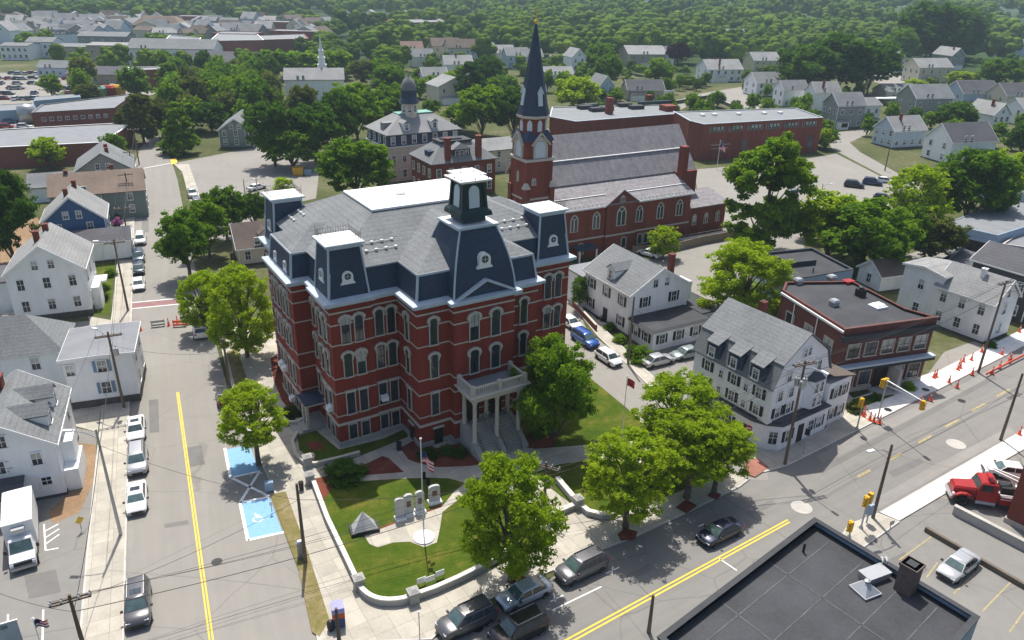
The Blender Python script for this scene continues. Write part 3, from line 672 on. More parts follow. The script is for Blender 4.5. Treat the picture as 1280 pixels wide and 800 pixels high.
for u in (11.66, 14.3, 16.95):
    b = MB(); w = .3
    b.add([(u - w, -5.55, 0), (u + w, -5.55, 0), (u - w, -9.9, 0), (u + w, -9.9, 0), (u - w, -5.55, 2.75), (u + w, -5.55, 2.75), (u - w, -9.9, .55), (u + w, -9.9, .55), (u - w, -6.4, 2.7), (u + w, -6.4, 2.7)],
               [(2, 3, 7, 6), (6, 7, 9, 8), (8, 9, 5, 4), (0, 2, 6, 8, 4), (1, 5, 9, 7, 3), (0, 4, 5, 1)]); b.build('stair_cheek', M['granite'], hall)
for u in (12.15, 13.95, 14.65, 16.5):
    b = MB(); b.path([(u, -9.7, .1), (u, -9.6, 1.0), (u, -6.4, 3.5), (u, -6.3, 2.6)], [.03] * 4, 5); b.build('handrail', M['iron'], hall)
b = MB()
for u in (12.9, 15.7): b.box(u - .7, u + .7, -5.62, -5.5, 2.6, 5.6)
b.build('entrance_door', M['door'], hall)
# side porch
b = MB(); b.box(-2.1, .25, 4.5, 7.3, 3.1, 3.32); sp = b.build('side_porch', M['stone'], hall); b = MB(); b.box(-2.15, .28, 4.45, 7.34, 3.325, 3.4); b.build('porch_roof', M['slate'], sp)
b = MB()
for v in (4.7, 6.0): b.box(-2.0, -1.7, v, v + .3, 0, 3.1)
b.build('porch_post', M['stone'], sp)
b = MB(); b.box(-3.4, .2, 4.4, 7.3, 0, .25); b.box(-2.6, .2, 4.4, 7.3, .25, .5); b.build('porch_steps', M['granite'], sp)
# ---------------------------------------------------------------- house builder
HOUSES = []
M['brownbrick'] = plain('brown_brick', (.135, .052, .042), .85, .25, .5, fine=9.)
def gable_house(name, label, cat, o, yaw, Wd, Dp, he, hr, ridge='v', wall='wwhite', roof='roofgrey', wins=None, chimneys=(), found=.5, shutters=None, door=None, group=None,
                dormers=(), ov=.35, wsize=(.85, 1.45), far=False, trimc='trim', attic='S', hip=0., root=None):
    """ridge 'v': gables on S (front, near) and N. wins = {side: (columns, storeys)}; o is the corner nearest the viewer"""
    yaw = R(yaw) if abs(yaw) > 3.2 or True else yaw
    o = Vector(o)
    if ridge == 'u':                                          # turn the local frame so that the ridge always runs along local y
        o = o + Vector((-math.sin(yaw), math.cos(yaw), 0)) * Dp
        yaw -= R(90); Wd, Dp = Dp, Wd
        tr = {'S': 'E', 'E': 'N', 'N': 'W', 'W': 'S'}
        wins = {tr[k]: v for k, v in (wins or {}).items()}; door = (tr[door[0]], *door[1:]) if door else None
        attic = ''.join(tr[k] for k in attic); dormers = [(tr[d[0]], *d[1:]) for d in dormers]
    t = root or thing(name, label, cat, o, yaw, group)
    HOUSES.append((o + Vector((math.cos(yaw) * Wd / 2 - math.sin(yaw) * Dp / 2, math.sin(yaw) * Wd / 2 + math.cos(yaw) * Dp / 2, 0)), math.hypot(Wd, Dp) * .46, t))
    wins = wins or {}
    b = MB(); hz = hr - .12; hi = hip
    b.add([(0, 0, 0), (Wd, 0, 0), (Wd, Dp, 0), (0, Dp, 0), (0, 0, he), (Wd, 0, he), (Wd, Dp, he), (0, Dp, he), (Wd / 2, hi, hz), (Wd / 2, Dp - hi, hz)],
          [(0, 1, 5, 4), (2, 3, 7, 6), (1, 2, 6, 5), (3, 0, 4, 7), (4, 5, 8), (6, 7, 9), (5, 6, 9, 8), (7, 4, 8, 9)])
    b.build('wall', M[wall], t)
    if found and not far:
        b = MB(); b.box(-.05, Wd + .05, -.05, Dp + .05, 0, found); b.build('foundation', M['found'], t)
    sl_ = (hr - he) / (Wd / 2); ez = he - ov * sl_
    rb = MB(); th = .16 if not far else .2
    e0, e1 = -ov, Dp + ov
    if not hip:
        for s_ in (0, 1):
            xe = -ov if s_ == 0 else Wd + ov
            q = [(xe, e0, ez), (Wd / 2, e0, hr), (Wd / 2, e1, hr), (xe, e1, ez)]
            if s_: q = q[::-1]
            top = [(x, y, z + th) for x, y, z in q]
            rb.add(q + top, [(0, 1, 2, 3), (7, 6, 5, 4), (0, 4, 5, 1), (1, 5, 6, 2), (2, 6, 7, 3), (3, 7, 4, 0)] if s_ == 0 else [(0, 1, 2, 3), (7, 6, 5, 4), (0, 4, 5, 1), (1, 5, 6, 2), (2, 6, 7, 3), (3, 7, 4, 0)])
    else:
        rb.add([(-ov, e0, ez), (Wd + ov, e0, ez), (Wd + ov, e1, ez), (-ov, e1, ez), (Wd / 2, hip, hr + th), (Wd / 2, Dp - hip, hr + th)], [(0, 1, 4), (1, 2, 5, 4), (2, 3, 5), (3, 0, 4, 5), (3, 2, 1, 0)])
    ro = rb.build('roof', M[roof], t)
    if not far and not hip:                                     # rake boards and eave boards
        b = MB()
        for y in (-ov - .03, Dp + ov + .03):
            for xe in (-ov, Wd + ov): b.bar((xe, y, ez), (Wd / 2, y, hr), .06, .3)
        for xe in (-ov - .03, Wd + ov + .03): b.box(xe - .04, xe + .04, -ov, Dp + ov, ez - .12, ez + .1)
        for x in (-.02, Wd - .12):
            for y in (-.02, Dp - .12): b.box(x, x + .14, y, y + .14, found, he - .06)
        b.build('trim_board', M[trimc], t)
    for c in chimneys:
        x, y, h = c[:3]; s_ = c[3] if len(c) > 3 else .35; zb = he + sl_ * min(x, Wd - x) - .6
        b = MB(); b.box(x - s_, x + s_, y - s_, y + s_, max(zb, .1), hr + h - .15); b.box(x - s_ - .06, x + s_ + .06, y - s_ - .06, y + s_ + .06, hr + h - .15, hr + h); b.mat(1).box(x - s_ * .55, x + s_ * .55, y - s_ * .55, y + s_ * .55, hr + h, hr + h + .02)
        b.build('chimney', [M[c[4] if len(c) > 4 else 'brick2'], M['tar']], ro)
    ww, wh = wsize
    for side, (nc, ns) in wins.items():
        L_ = Wd if side in 'SN' else Dp
        for k in range(ns):
            z = found + .75 + k * ((he - found) / ns)
            if z + wh > he + .25: wh_ = max(.7, he - z - .2)
            else: wh_ = wh
            for i in range(nc):
                x = L_ * (i + .5) / nc
                if door and door[0] == side and k == 0 and abs(x - door[1]) < .9: continue
                window(t, on_side(side, x, Wd, Dp, z, .01), SIDES[side], ww, wh_, shutters=shutters)
    if hr - he > 2.2 and not hip:
        for s_ in attic:
            for dx in ((0,) if Wd < 8 else (-1., 1.)): window(t, on_side(s_, Wd / 2 + dx, Wd, Dp, he + .35, .01), SIDES[s_], .75, 1.15)
    if door:
        b = MB(); slab_xz(b, [(-.5, 0), (.5, 0), (.5, 2.1), (-.5, 2.1)], .02, -.08); d_ = b.build('door', M['door'], t, on_side(door[0], door[1], Wd, Dp, found * .6), SIDES[door[0]])
        b = MB(); b.box(-.9, .9, -1.0, 0, -found * .6, -.02); b.build('door_step', M['concrete'], d_)
    for side, x, w_ in dormers:                                # gabled dormer on a roof slope
        b = MB(); d0 = .5; zb = he + sl_ * d0; hh = 1.5; dep = (hh + .3) / sl_ + .2
        q = lambda u, v, z: {'E': (Wd - v, u, z), 'W': (v, u, z)}[side]
        A = [q(x - w_ / 2, d0, zb - .1), q(x + w_ / 2, d0, zb - .1), q(x + w_ / 2, d0, zb + hh), q(x - w_ / 2, d0, zb + hh), q(x, d0, zb + hh + w_ * .4)]
        B = [q(x - w_ / 2, d0 + dep, zb - .1), q(x + w_ / 2, d0 + dep, zb - .1), q(x + w_ / 2, d0 + dep, zb + hh), q(x - w_ / 2, d0 + dep, zb + hh), q(x, d0 + dep, zb + hh + w_ * .4)]
        b.add(A + B, [(0, 1, 2, 4, 3), (1, 6, 7, 2), (0, 3, 8, 5), (2, 7, 9, 4), (3, 4, 9, 8)])
        dm = b.build('dormer', M[wall], t)
        b = MB(); ov_ = .2
        for s_ in (-1, 1):
            e = w_ / 2 + ov_; z1 = zb + hh - ov_ * .8; z2 = zb + hh + w_ * .4
            P4 = [q(x + s_ * e, d0 - ov_, z1), q(x, d0 - ov_, z2), q(x, d0 + dep + .6, z2), q(x + s_ * e, d0 + dep + .3, z1)]
            b.add(P4 + [(a, c, z + .12) for a, c, z in P4], [(0, 1, 2, 3), (7, 6, 5, 4), (0, 4, 5, 1), (1, 5, 6, 2), (2, 6, 7, 3), (3, 7, 4, 0)])
        b.build('dormer_roof', M[roof], dm)
        window(dm, q(x, d0 - .01 if True else 0, zb + .15), SIDES[side], .7, 1.15)
    return t
def part_box(t, name, m, x0, x1, y0, y1, z0, z1):
    b = MB(); b.box(x0, x1, y0, y1, z0, z1); return b.build(name, M[m], t)
def flat_block(name, label, cat, px, h, wall, roof='tar', par=.5, pw=.3, cap=None, group=None, z0=0.):
    """flat-roofed building whose parapet corners are the pixels px at height h"""
    pts = [at(x, y, h) if not isinstance(x, Vector) else x for x, y in px] if not isinstance(px[0], Vector) else px
    if sum(a.x * b.y - b.x * a.y for a, b in zip(pts, pts[1:] + pts[:1])) < 0: pts = pts[::-1]
    o = Vector((pts[0].x, pts[0].y, 0)); poly = [((p - o).x, (p - o).y) for p in pts]
    t = thing(name, label, cat, o, 0, group)
    b = MB(); b.prism(poly, z0, h - par - .02); n = len(poly); ring(b, poly, 0, h - par - .02, h, pw); b.build('wall', M[wall], t)
    b = MB(); b.add([(x, y, h - par) for x, y in inset(poly, pw * .5)], [tuple(range(n))]); b.build('roof', M[roof], t)
    if cap:
        b = MB(); ring(b, poly, .04, h - .02, h + .1, pw + .05); b.build('parapet_cap', M[cap], t)
    c_ = sum(pts, Vector()) / len(pts); HOUSES.append((Vector((c_.x, c_.y, 0)), max((p - c_).length for p in pts) * .8)); return t, poly
def wall_windows(t, poly, i, n, rows, w, h, style='rect', fm='stone', t0=.08, t1=.92, fw=.1, shutters=None):
    """n columns of windows on edge i of a footprint; rows = heights of the sills"""
    p, q = Vector(poly[i]), Vector(poly[(i + 1) % len(poly)]); d = q - p; rz = math.atan2(d.y, d.x); nrm = Vector((d.y, -d.x)).normalized()
    for z in rows:
        for k in range(n):
            c = p + d * (t0 + (t1 - t0) * (k + .5) / n) + nrm * .01
            window(t, (c.x, c.y, z), rz, w, h, style, fm, fw, shutters=shutters)
def onroof(px, py, z): return at(px, py, z)

# ---------------------------------------------------------------- houses along the left street
L1 = gable_house('house', 'white clapboard house with grey gable roof and two red chimneys beside the blue house', 'house', (-69.32, 96.88, 0), 22, 9.54, 10.8, 7.3, 10.9, wins=dict(S=(3, 2), E=(3, 2)), roof='rooflight',
                 wall='wwhite2', chimneys=((4.0, 4.2, 1.0, .36), (4.7, 7.6, 1.0, .36)), found=.9, wsize=(.85, 1.5))
part_box(L1, 'bay_window', 'wwhite', 9.55, 10.7, 2.0, 5.2, 0, 3.4); part_box(L1, 'porch_roof', 'trim', 9.56, 11.3, 5.6, 8.2, 2.8, 3.1)
part_box(L1, 'rear_wing', 'wwhite2', -5, -.02, 3, 10, 0, 5.2); part_box(L1, 'wing_roof', 'roofdark', -5.3, -.02, 2.7, 10.3, 5.2, 5.4)
gable_house('house', 'deep blue clapboard house with pale gable roof and white window frames', 'house', (-79.81, 123.63, 0), 24.5, 9.59, 9.6, 6.2, 10.2, wall='wblue', roof='rooflight', wins=dict(S=(2, 2), E=(3, 2)), chimneys=((4.2, 3.0, .8), (5.2, 8.0, 1.0)), found=.6)
g_ = gable_house('house', 'low dark grey roofed white house tucked between the white and the blue house', 'house', at(93, 332), 24.4, 9.0, 7.5, 3.6, 4.8, 'u', wall='wwhite', roof='roofdark', wins=dict(E=(2, 1)), found=.4)
gable_house('house', 'long house with tan upper roof slope and grey lower slope behind the blue house', 'house', at(70, 281), 24.4, 16.5, 10, 5.5, 8.6, 'u', wall='wgreen', roof='rooftan', wins=dict(E=(2, 2), S=(3, 2)), chimneys=((5, 3, .7), (2.8, 11, .8)), far=True)
gable_house('house', 'large grey gable-roofed house near the far end of the left pavement', 'house', at(101, 252), 24.4, 11, 14, 6.2, 9.8, wall='wgrey', roof='roofgrey', wins=dict(E=(3, 2)), chimneys=((6.5, 4, .5), (6.2, 8, .5)), far=True)
gable_house('house', 'small white garage-like house with pale roof behind the tan roof', 'house', at(40, 254), 24.4, 9, 8, 3.2, 5.2, 'u', wall='wwhite', roof='roofgrey', far=True)
gable_house('house', 'dark grey wooden house with front gable at the end of the left street', 'house', (0, 0, 0) if False else at(276, 186), 10, 9, 15, 5.2, 8.2, wall='wgreen', roof='roofgrey', wins=dict(S=(3, 2)), found=.4)
# white house with the flat porch roof and blue shutters
L5 = gable_house('house', 'white house with blue shutters and a flat grey porch roof behind the utility pole', 'house', at(92, 512), 20, 7.0, 8, 6.3, 6.4, roof='tar2', wall='wwhite', wins=dict(E=(2, 2)), found=.9)
for z in (1.6, 4.3): window(L5, (3.8, -.01, z), 0, .9, 1.4, shutters='shutterblue')
window(L5, (.6, -.01, 4.3), 0, .8, 1.3)
gable_house('house', 'white hip-roofed house with a black front roof edge at the left border of the view', 'house', at(60, 500), 20, 17, 7.5, 6.3, 9.3, 'u', wall='wwhite', roof='roofgrey', hip=3.6, wins=dict(S=(3, 2))).location += Vector((-13.5, -5.0, 0))
L6 = gable_house('house', 'white clapboard office house with two dormers and faint lettering above the box truck', 'house', (-49.31, 56.16, 0), 22.5, 7.91, 10.5, 5.9, 8.6, wins=dict(E=(2, 2)), roof='roofgrey', dormers=(('E', 3.2, 1.9), ('E', 6.8, 1.9)), chimneys=((2.6, 8.5, .9, .55),), found=.3)
for x, z, w_ in ((3.3, 3.6, .8), (6.3, 3.9, .8), (2.0, 6.6, .8)): window(L6, (x, -.01, z), 0, w_, 1.25)
window(L6, (6.6, -.01, 1.6), 0, .8, .8)
b = MB(); b.add([(-.5, -2.6, 2.2), (5.0, -2.6, 2.2), (5.0, 0, 2.9), (-.5, 0, 2.9), (-.5, -2.6, 2.35), (5.0, -2.6, 2.35), (5.0, 0, 3.05), (-.5, 0, 3.05)], [(3, 2, 1, 0), (4, 5, 6, 7), (0, 1, 5, 4), (1, 2, 6, 5), (2, 3, 7, 6), (3, 0, 4, 7)]); b.build('entry_canopy', M['roofdark'], L6)
part_box(L6, 'entry_wall', 'wwhite', 0, 4.5, -1.6, -.01, 0, 2.2); part_box(L6, 'entry_door', 'door', 1.5, 2.5, -1.66, -1.59, .1, 2.0); part_box(L6, 'bay_window', 'wwhite', 7.92, 9.0, 2.0, 4.2, 2.2, 4.6); part_box(L6, 'side_porch', 'wwhite', 7.92, 9.2, .6, 4.8, 0, 2.3)
def lettering(parent, text, p, rot, size, m, name='lettering', thick=.01):
    cu = bpy.data.curves.new(name, 'FONT'); cu.body = text; cu.size = size; cu.extrude = thick; cu.align_x = 'CENTER'; cu.materials.append(M[m])
    tmp = bpy.data.objects.new(name, cu); COL.objects.link(tmp); dg = bpy.context.evaluated_depsgraph_get()
    me = bpy.data.meshes.new_from_object(tmp.evaluated_get(dg)); bpy.data.objects.remove(tmp)
    o = link(name, me, parent, p); o.rotation_euler = rot; return o
M['lettergrey'] = plain('grey_lettering', (.35, .37, .4)); M['letterdark'] = plain('dark_lettering', (.05, .05, .06))
b = MB()
for i, (x, w_, z) in enumerate(((2.9, 2.4, 4.7), (3.0, 2.6, 3.95), (3.0, 1.9, 3.65), (2.4, 1.1, 3.15))): b.box(x - w_ / 2, x + w_ / 2, -.03, .0, z, z + .08)
b.lathe([(.01, 0), (.28, 0), (.28, .02), (.01, .02)], 1.1, -.02, 12, 3.7); b.build('faint_lettering', M['lettergrey'], L6)

# ---------------------------------------------------------------- white houses right of the hall
WC = gable_house('house', 'white house with black shutters, grey roof and a low dark-roofed front wing', 'house', (16.2, 96.83, 0), 29.5, 10.2, 11, 6.5, 9.45, wins=dict(S=(2, 2), W=(3, 2)), shutters='shutter', chimneys=((8.0, 1.6, 1.2, .36),), found=.4, dormers=(('W', 5.5, 1.8),), roof='roofgrey', door=('W', 5.5))
b = MB(); b.box(.2, 9.6, -5.2, -.02, 0, 2.9); b.build('front_wing', M['wwhite'], WC)
b = MB(); b.frustum((-.3, 10.1, -5.7, -.02), 2.9, (.1, 9.8, -5.2, -.02), 3.15); b.build('wing_roof', M['tar'], WC)
for x in (1.7, 4.6, 7.6): window(WC, (x, -5.21, 1.0), 0, .9, 1.3, shutters='shutter')
for v in (-1.6, -3.8): window(WC, (.19, v, 1.0), R(-90), .8, 1.3, shutters='shutter')
part_box(WC, 'rear_wing', 'wwhite', 0, 5, 11.02, 16, 0, 5.0); part_box(WC, 'rear_wing_roof', 'tar2', -.3, 5.3, 11.02, 16.3, 5.0, 5.2)
part_box(WC, 'upper_bay', 'wwhite', 10.21, 11.6, .8, 3.2, 3.4, 6.2); part_box(WC, 'side_wing', 'wwhite', 10.21, 14, -3, 6, 0, 2.8); part_box(WC, 'side_wing_roof', 'tar', 10.21, 14.4, -3.4, 6.4, 2.8, 3.0)
# gambrel corner building: shop-like ground floor, two full storeys and a mansard storey with dormers
GB = thing('corner_house', 'big white corner house with grey gambrel roof, black shutters and a dark-roofed ground floor', 'house', (27.11, 69.18, 0), R(34.3))
GW, GD, E1, E2, E3 = 9.3, 10.9, 7.5, 10.0, 12.7
b = MB(); b.prism([(0, 0), (GW, 0), (GW, GD), (0, GD)], 3.3, E1)
b.add([(0, 0, E1), (GW, 0, E1), (GW - 1.0, 0, E2), (GW / 2, 0, E3), (1.0, 0, E2), (0, GD, E1), (GW, GD, E1), (GW - 1.0, GD, E2), (GW / 2, GD, E3), (1.0, GD, E2)], [(0, 1, 2, 3, 4), (9, 8, 7, 6, 5), (0, 4, 9, 5), (1, 6, 7, 2)]); b.build('wall', M['wwhite'], GB)
b = MB()
for pr in ([(-.25, E1 - .12), (.92, E2 + .1)], [(.78, E2), (GW / 2, E3 + .05)]):
    (x0, z0), (x1, z1) = pr
    for s_ in (0, 1):
        X = (lambda x: x) if not s_ else (lambda x: GW - x)
        q = [(X(x0), -.2, z0), (X(x1), -.2, z1), (X(x1), GD + .2, z1), (X(x0), GD + .2, z0)]; b.add(q + [(x, y, z + .15) for x, y, z in q], [(0, 1, 2, 3), (7, 6, 5, 4), (0, 4, 5, 1), (1, 5, 6, 2), (2, 6, 7, 3), (3, 7, 4, 0)])
gr = b.build('roof', M['roofgrey'], GB)
b = MB(); b.box(5.2, 5.9, 6.6, 7.3, 11.4, 13.7); b.mat(1).box(5.35, 5.75, 6.75, 7.15, 13.7, 13.73); b.build('chimney', [M['brick2'], M['tar']], gr)
for v in (2.1, 5.1, 8.2):                                       # shed dormers with slate cheeks
    b = MB(); b.box(-.12, 1.5, v - 1.0, v + 1.0, E1 - .15, E2 - .45); dm = b.build('dormer', M['slate'], GB)
    b = MB(); b.add([(-.5, v - .85, E2 - .5), (-.5, v + .85, E2 - .5), (2.4, v + 1.1, E2 + .95), (2.4, v - 1.1, E2 + .95), (-.5, v - .85, E2 - .38), (-.5, v + .85, E2 - .38), (2.4, v + 1.1, E2 + 1.07), (2.4, v - 1.1, E2 + 1.07)], [(0, 1, 2, 3), (7, 6, 5, 4), (0, 4, 5, 1), (1, 5, 6, 2), (2, 6, 7, 3), (3, 7, 4, 0)]); b.build('dormer_roof', M['roofgrey'], dm)
    window(dm, (-.13, v + .2, E1 + .3), R(-90), .65, 1.1)
for z in (3.85, 5.85):
    for v, sh in ((1.6, 'shutter'), (3.3, None), (5.0, 'shutter'), (6.8, None), (8.8, 'shutter')): window(GB, (-.01, v, z), R(-90), .7 if sh else .5, 1.15 if sh else .85, shutters=sh)
    for u in (1.3, 3.1): window(GB, (u, -.01, z), 0, .7, 1.15, shutters='shutter' if z < 5 else None)
for u in (2.3, 7.2): window(GB, (u, -.01, 7.95), 0, .65, 1.05)
for u in (4.3, 5.0): window(GB, (u, -.01, 10.3), 0, .45, .8)
b = MB(); b.prism([(5.4, .02), (5.9, -.8), (7.6, -.8), (8.1, .02)], 3.72, 7.1); by = b.build('bay_window', M['wwhite'], GB)
b = MB(); b.add([(5.2, .02, 7.1), (5.8, -.95, 7.1), (7.7, -.95, 7.1), (8.3, .02, 7.1), (6.75, .02, 7.9)], [(0, 1, 4), (1, 2, 4), (2, 3, 4), (3, 2, 1, 0)]); b.build('bay_roof', M['roofdark'], by)
for z in (4.0, 5.7):
    for u in (6.3, 7.2): window(by, (u, -.81, z), 0, .55, 1.1)
GF = [(-.4, GD), (-.4, 1.5), (.25, .1), (1.4, -.95), (GW + .1, -.95), (GW + .1, -.02), (GW + .02, -.02), (GW + .02, GD)]
b = MB(); b.prism(GF, 0, 3.1); b.build('ground_floor', M['wwhite'], GB)
b = MB(); b.prism(inset(GF, -.16), 3.1, 3.24); b.prism(inset(GF, .3), 3.24, 3.5); b.build('ground_floor_roof', M['roofdark'], GB)
for u, sh in ((2.6, 'shutter'), (6.4, None), (7.8, 'shutter')): window(GB, (u, -.96, 1.0), 0, .9, 1.3, shutters=sh)
part_box(GB, 'shop_door', 'door', 4.3, 5.2, -1.02, -.93, .05, 2.3); part_box(GB, 'corner_door', 'door', -.46, -.37, 1.7, 2.6, .05, 2.3)
window(GB, (.82, -.43, .9), R(-42), .85, 1.5); window(GB, (-.41, 4.6, 1.0), R(-90), .8, 1.3, shutters='shutter')
b = MB(); b.box(GW + .11, GW + 4.2, -.5, 6, 0, 5.6); b.build('side_annex', M['wwhite'], GB)
b = MB(); b.add([(GW + .03, -.8, 6.7), (GW + 4.5, -.8, 5.6), (GW + 4.5, 6.3, 5.6), (GW + .03, 6.3, 6.7), (GW + .03, -.8, 6.82), (GW + 4.5, -.8, 5.72), (GW + 4.5, 6.3, 5.72), (GW + .03, 6.3, 6.82)], [(3, 2, 1, 0), (4, 5, 6, 7), (0, 1, 5, 4), (1, 2, 6, 5), (2, 3, 7, 6), (3, 0, 4, 7)]); b.build('annex_roof', M['roofbrown'], GB)
for z in (.9, 3.6):
    for u in (1.4, 2.9): window(GB, (GW + u, -.51, z), 0, .7, 1.25, shutters='shutter')

# ---------------------------------------------------------------- brick shops, dark-roofed hall behind, white house, garage
BB, pb = flat_block('brick_shop', 'two-storey brown brick office block with dark flat roof and red-edged parapet', 'office building', [(1056.5, 411), (1171.4, 396), (1132, 385), (1066, 351), (982, 352), (978, 362)], 8.9, 'brownbrick', 'tar', .35, .3)
ei = min(range(len(pb)), key=lambda i: (Vector(pb[i]) + Vector(pb[(i + 1) % len(pb)])).y + 0)
# find the front edge (the longest edge facing the street) by its known corners
def edge_of(t, poly, A, B, h):
    a, c = at(*A, h) - t.location, at(*B, h) - t.location
    return min(range(len(poly)), key=lambda i: min((Vector(poly[i]) - a.to_2d()).length + (Vector(poly[(i + 1) % len(poly)]) - c.to_2d()).length, 1e9))
fe = edge_of(BB, pb, (1056.5, 411), (1171.4, 396), 8.9); se = edge_of(BB, pb, (978, 362), (1056.5, 411), 8.9)
def along(poly, i, t_, off, z):
    p, q = Vector(poly[i]), Vector(poly[(i + 1) % len(poly)]); d = q - p; nrm = Vector((d.y, -d.x)).normalized(); c = p + d * t_ + nrm * off; return Vector((c.x, c.y, z)), math.atan2(d.y, d.x), d.length
for i in (fe,):
    wall_windows(BB, pb, i, 5, (4.9,), 1.7, 1.75, t0=.05, t1=.97); p_, rz_, ln_ = along(pb, i, 0, 0, 0)
    for k in (0, 1, 3, 4): 
        c, _, _ = along(pb, i, .05 + .92 * (k + .5) / 5, .01, .9); window(BB, c, rz_, 1.7, 1.85, fm='stone')
    for nm, m_, x0, x1, off, z0, z1 in (('cornice', 'tar', -.3, ln_ + .3, .55, 7.3, 8.0), ('brick_frieze', 'brownbrick', -.05, ln_ + .05, .1, 8.0, 8.85), ('canopy_band', 'cornice', -.3, ln_ + .5, .9, 3.75, 4.0), ('canopy_fascia', 'tar', -.3, ln_ + .5, .85, 3.35, 3.75), ('base_course', 'stone', -.02, ln_ + .02, .06, 0, .6)):
        b = MB(); b.box(x0, x1, -off, .0, z0, z1); b.build(nm, M[m_], BB, p_, rz_)
    b = MB(); b.box(-.2, ln_ + .2, -.2, .14, 8.86, 8.96); b.build('red_coping', plain('red_coping_paint', (.12, .058, .052)), BB, p_, rz_)
    b = MB(); b.box(ln_ / 2 - .9, ln_ / 2 + .9, -.12, .05, 0, 3.2); b.build('entrance', M['door'], BB, p_, rz_); b = MB(); b.box(ln_ / 2 - 1.5, ln_ / 2 + 1.5, -2.2, -.13, 0, .3); b.box(ln_ / 2 + 1.0, ln_ / 2 + 1.5, -2.0, -.2, .3, 3.3); b.build('entrance_step', M['concrete'], BB, p_, rz_)
wall_windows(BB, pb, se, 3, (1.0, 4.9), 1.5, 1.7, t0=.05, t1=.98)
for t_ in (.25, .62):
    c, rz_, _ = along(pb, se, t_, .12, 0); b = MB(); b.tube((0, 0, .2), (0, 0, 8.2), .07, n=6); b.build('downpipe', M['trim'], BB, c)
c, rz_, ln_ = along(pb, se, 0, 0, 0); b = MB(); b.box(0, ln_, -.2, .05, 8.3, 8.56); b.build('gutter', M['trim'], BB, c, rz_)
def roof_unit(par_t, px, py, h, kind):
    p = at(px, py, h) - par_t.location; b = MB()
    if kind == 'vent': b.box(-.45, .45, -.45, .45, 0, .6); b.frustum((-.55, .55, -.55, .55), .6, (-.4, .4, -.4, .4), .85); m_ = 'steel'
    elif kind == 'duct': b.box(-.5, .5, -.5, .5, 0, 1.0); b.lathe([(.3, 1.0), (.3, 1.25), (.42, 1.3), (.01, 1.4)]); m_ = 'plastic'
    elif kind == 'skylight': b.box(-.9, .9, -.8, .8, 0, .25); b.frustum((-.85, .85, -.75, .75), .25, (-.6, .6, -.5, .5), .5); m_ = 'roofwhite'
    elif kind == 'hatch': b.box(-.7, .7, -.5, .5, 0, .35); b.box(-.74, .74, -.54, .54, .35, .42); m_ = 'red'
    elif kind == 'pipe': b.tube((0, 0, 0), (0, 0, .8), .09); m_ = 'plastic'
    elif kind == 'cap': b.box(-.75, .75, -.75, .75, 0, .18); b.frustum((-.7, .7, -.7, .7), .18, (-.12, .12, -.12, .12), .75); b.lathe([(.14, .7), (.14, .95), (.2, .97), (.01, 1.05)]); m_ = 'steel'
    elif kind == 'box': b.box(-1.0, 1.0, -.5, .5, 0, .5); b.box(-1.04, 1.04, -.54, .54, .5, .56); m_ = 'steel'
    o = b.build({'vent': 'roof_vent', 'duct': 'roof_fan', 'skylight': 'skylight', 'hatch': 'roof_hatch', 'pipe': 'vent_pipe', 'cap': 'roof_ventilator', 'box': 'roof_unit'}[kind], M[m_], par_t, p, R(24)); return o
for x, y, k in ((997, 355, 'vent'), (1039, 351, 'vent'), (1060, 354, 'hatch'), (1075, 370, 'duct'), (1042, 382, 'vent'), (1097, 384, 'skylight')): roof_unit(BB, x, y, 8.55, k)
DK, pd = flat_block('flat_roofed_hall', 'low grey-walled hall with dark flat roof right behind the brown brick office block', 'hall', [(977, 352), (1067, 337), (1015, 310), (944, 317)], 6.2, 'bluegrey', 'tar', .3, .3, 'tar')
b = MB(); c = at(993, 328, 5.9) - DK.location; b.box(-2.6, 2.6, -1.8, 1.8, 0, .8); b.build('roof_hatch', M['tar'], DK, c, R(18)); roof_unit(DK, 1016, 341, 5.9, 'pipe')
RW = gable_house('house', 'tall white house with pale grey roof and white chimney right of the brown brick block', 'house', (66.2, 97.2, 0), 33, 6.4, 8.2, 6.2, 9.0, wall='wwhite2', roof='rooflight', wins=dict(W=(3, 2), S=(1, 2)), chimneys=((2.6, 3.6, .7, .3, 'trim'),), found=.3)
gable_house('house', 'white shed-roofed rear house with weathered clapboards between the garage and the brick block', 'house', at(1165, 406), 30, 5.2, 6.2, 7.6, 8.1, 'u', wall='wwhite2', roof='rooflight', wins=dict(S=(2, 3), W=(1, 2)), found=.2)
gable_house('shed', 'small white shed with dark brown roof beside the clump of trees', 'shed', at(1098, 365), 20, 7.5, 5, 2.8, 4.6, 'u', wall='wwhite', roof='roofbrown', found=.1, wins=dict(W=(1, 1)))
gable_house('house', 'dark grey shingled house with white window frames at the right edge', 'house', at(1276, 405), 34, 9, 9, 7.5, 9.5, wall='wdark', roof='roofdark', wins=dict(W=(3, 2), S=(3, 2)), found=.3)
GA, pg = flat_block('garage', 'blue-grey repair garage with open dark doors and a flat grey roof', 'garage', [(1247.5, 294), (1340, 265), (1270, 250), (1225, 263), (1181, 279)], 4.2, 'bluegrey', 'tar2', .12, .2)
ge = edge_of(GA, pg, (1181, 279), (1247.5, 294), 4.2)
for t_, w_ in ((.38, 2.2), (.68, 3.4)):
    c, rz_, _ = along(pg, ge, t_, .0, 0); b = MB(); b.box(-w_ / 2, w_ / 2, -.06, .02, .05, 2.9); d_ = b.build('garage_door', M['door'], GA, c, rz_); b = MB(); b.box(-w_ / 2, w_ / 2, -.1, .0, 2.3, 2.92); b.build('rolled_shutter', M['bluegrey'], d_)
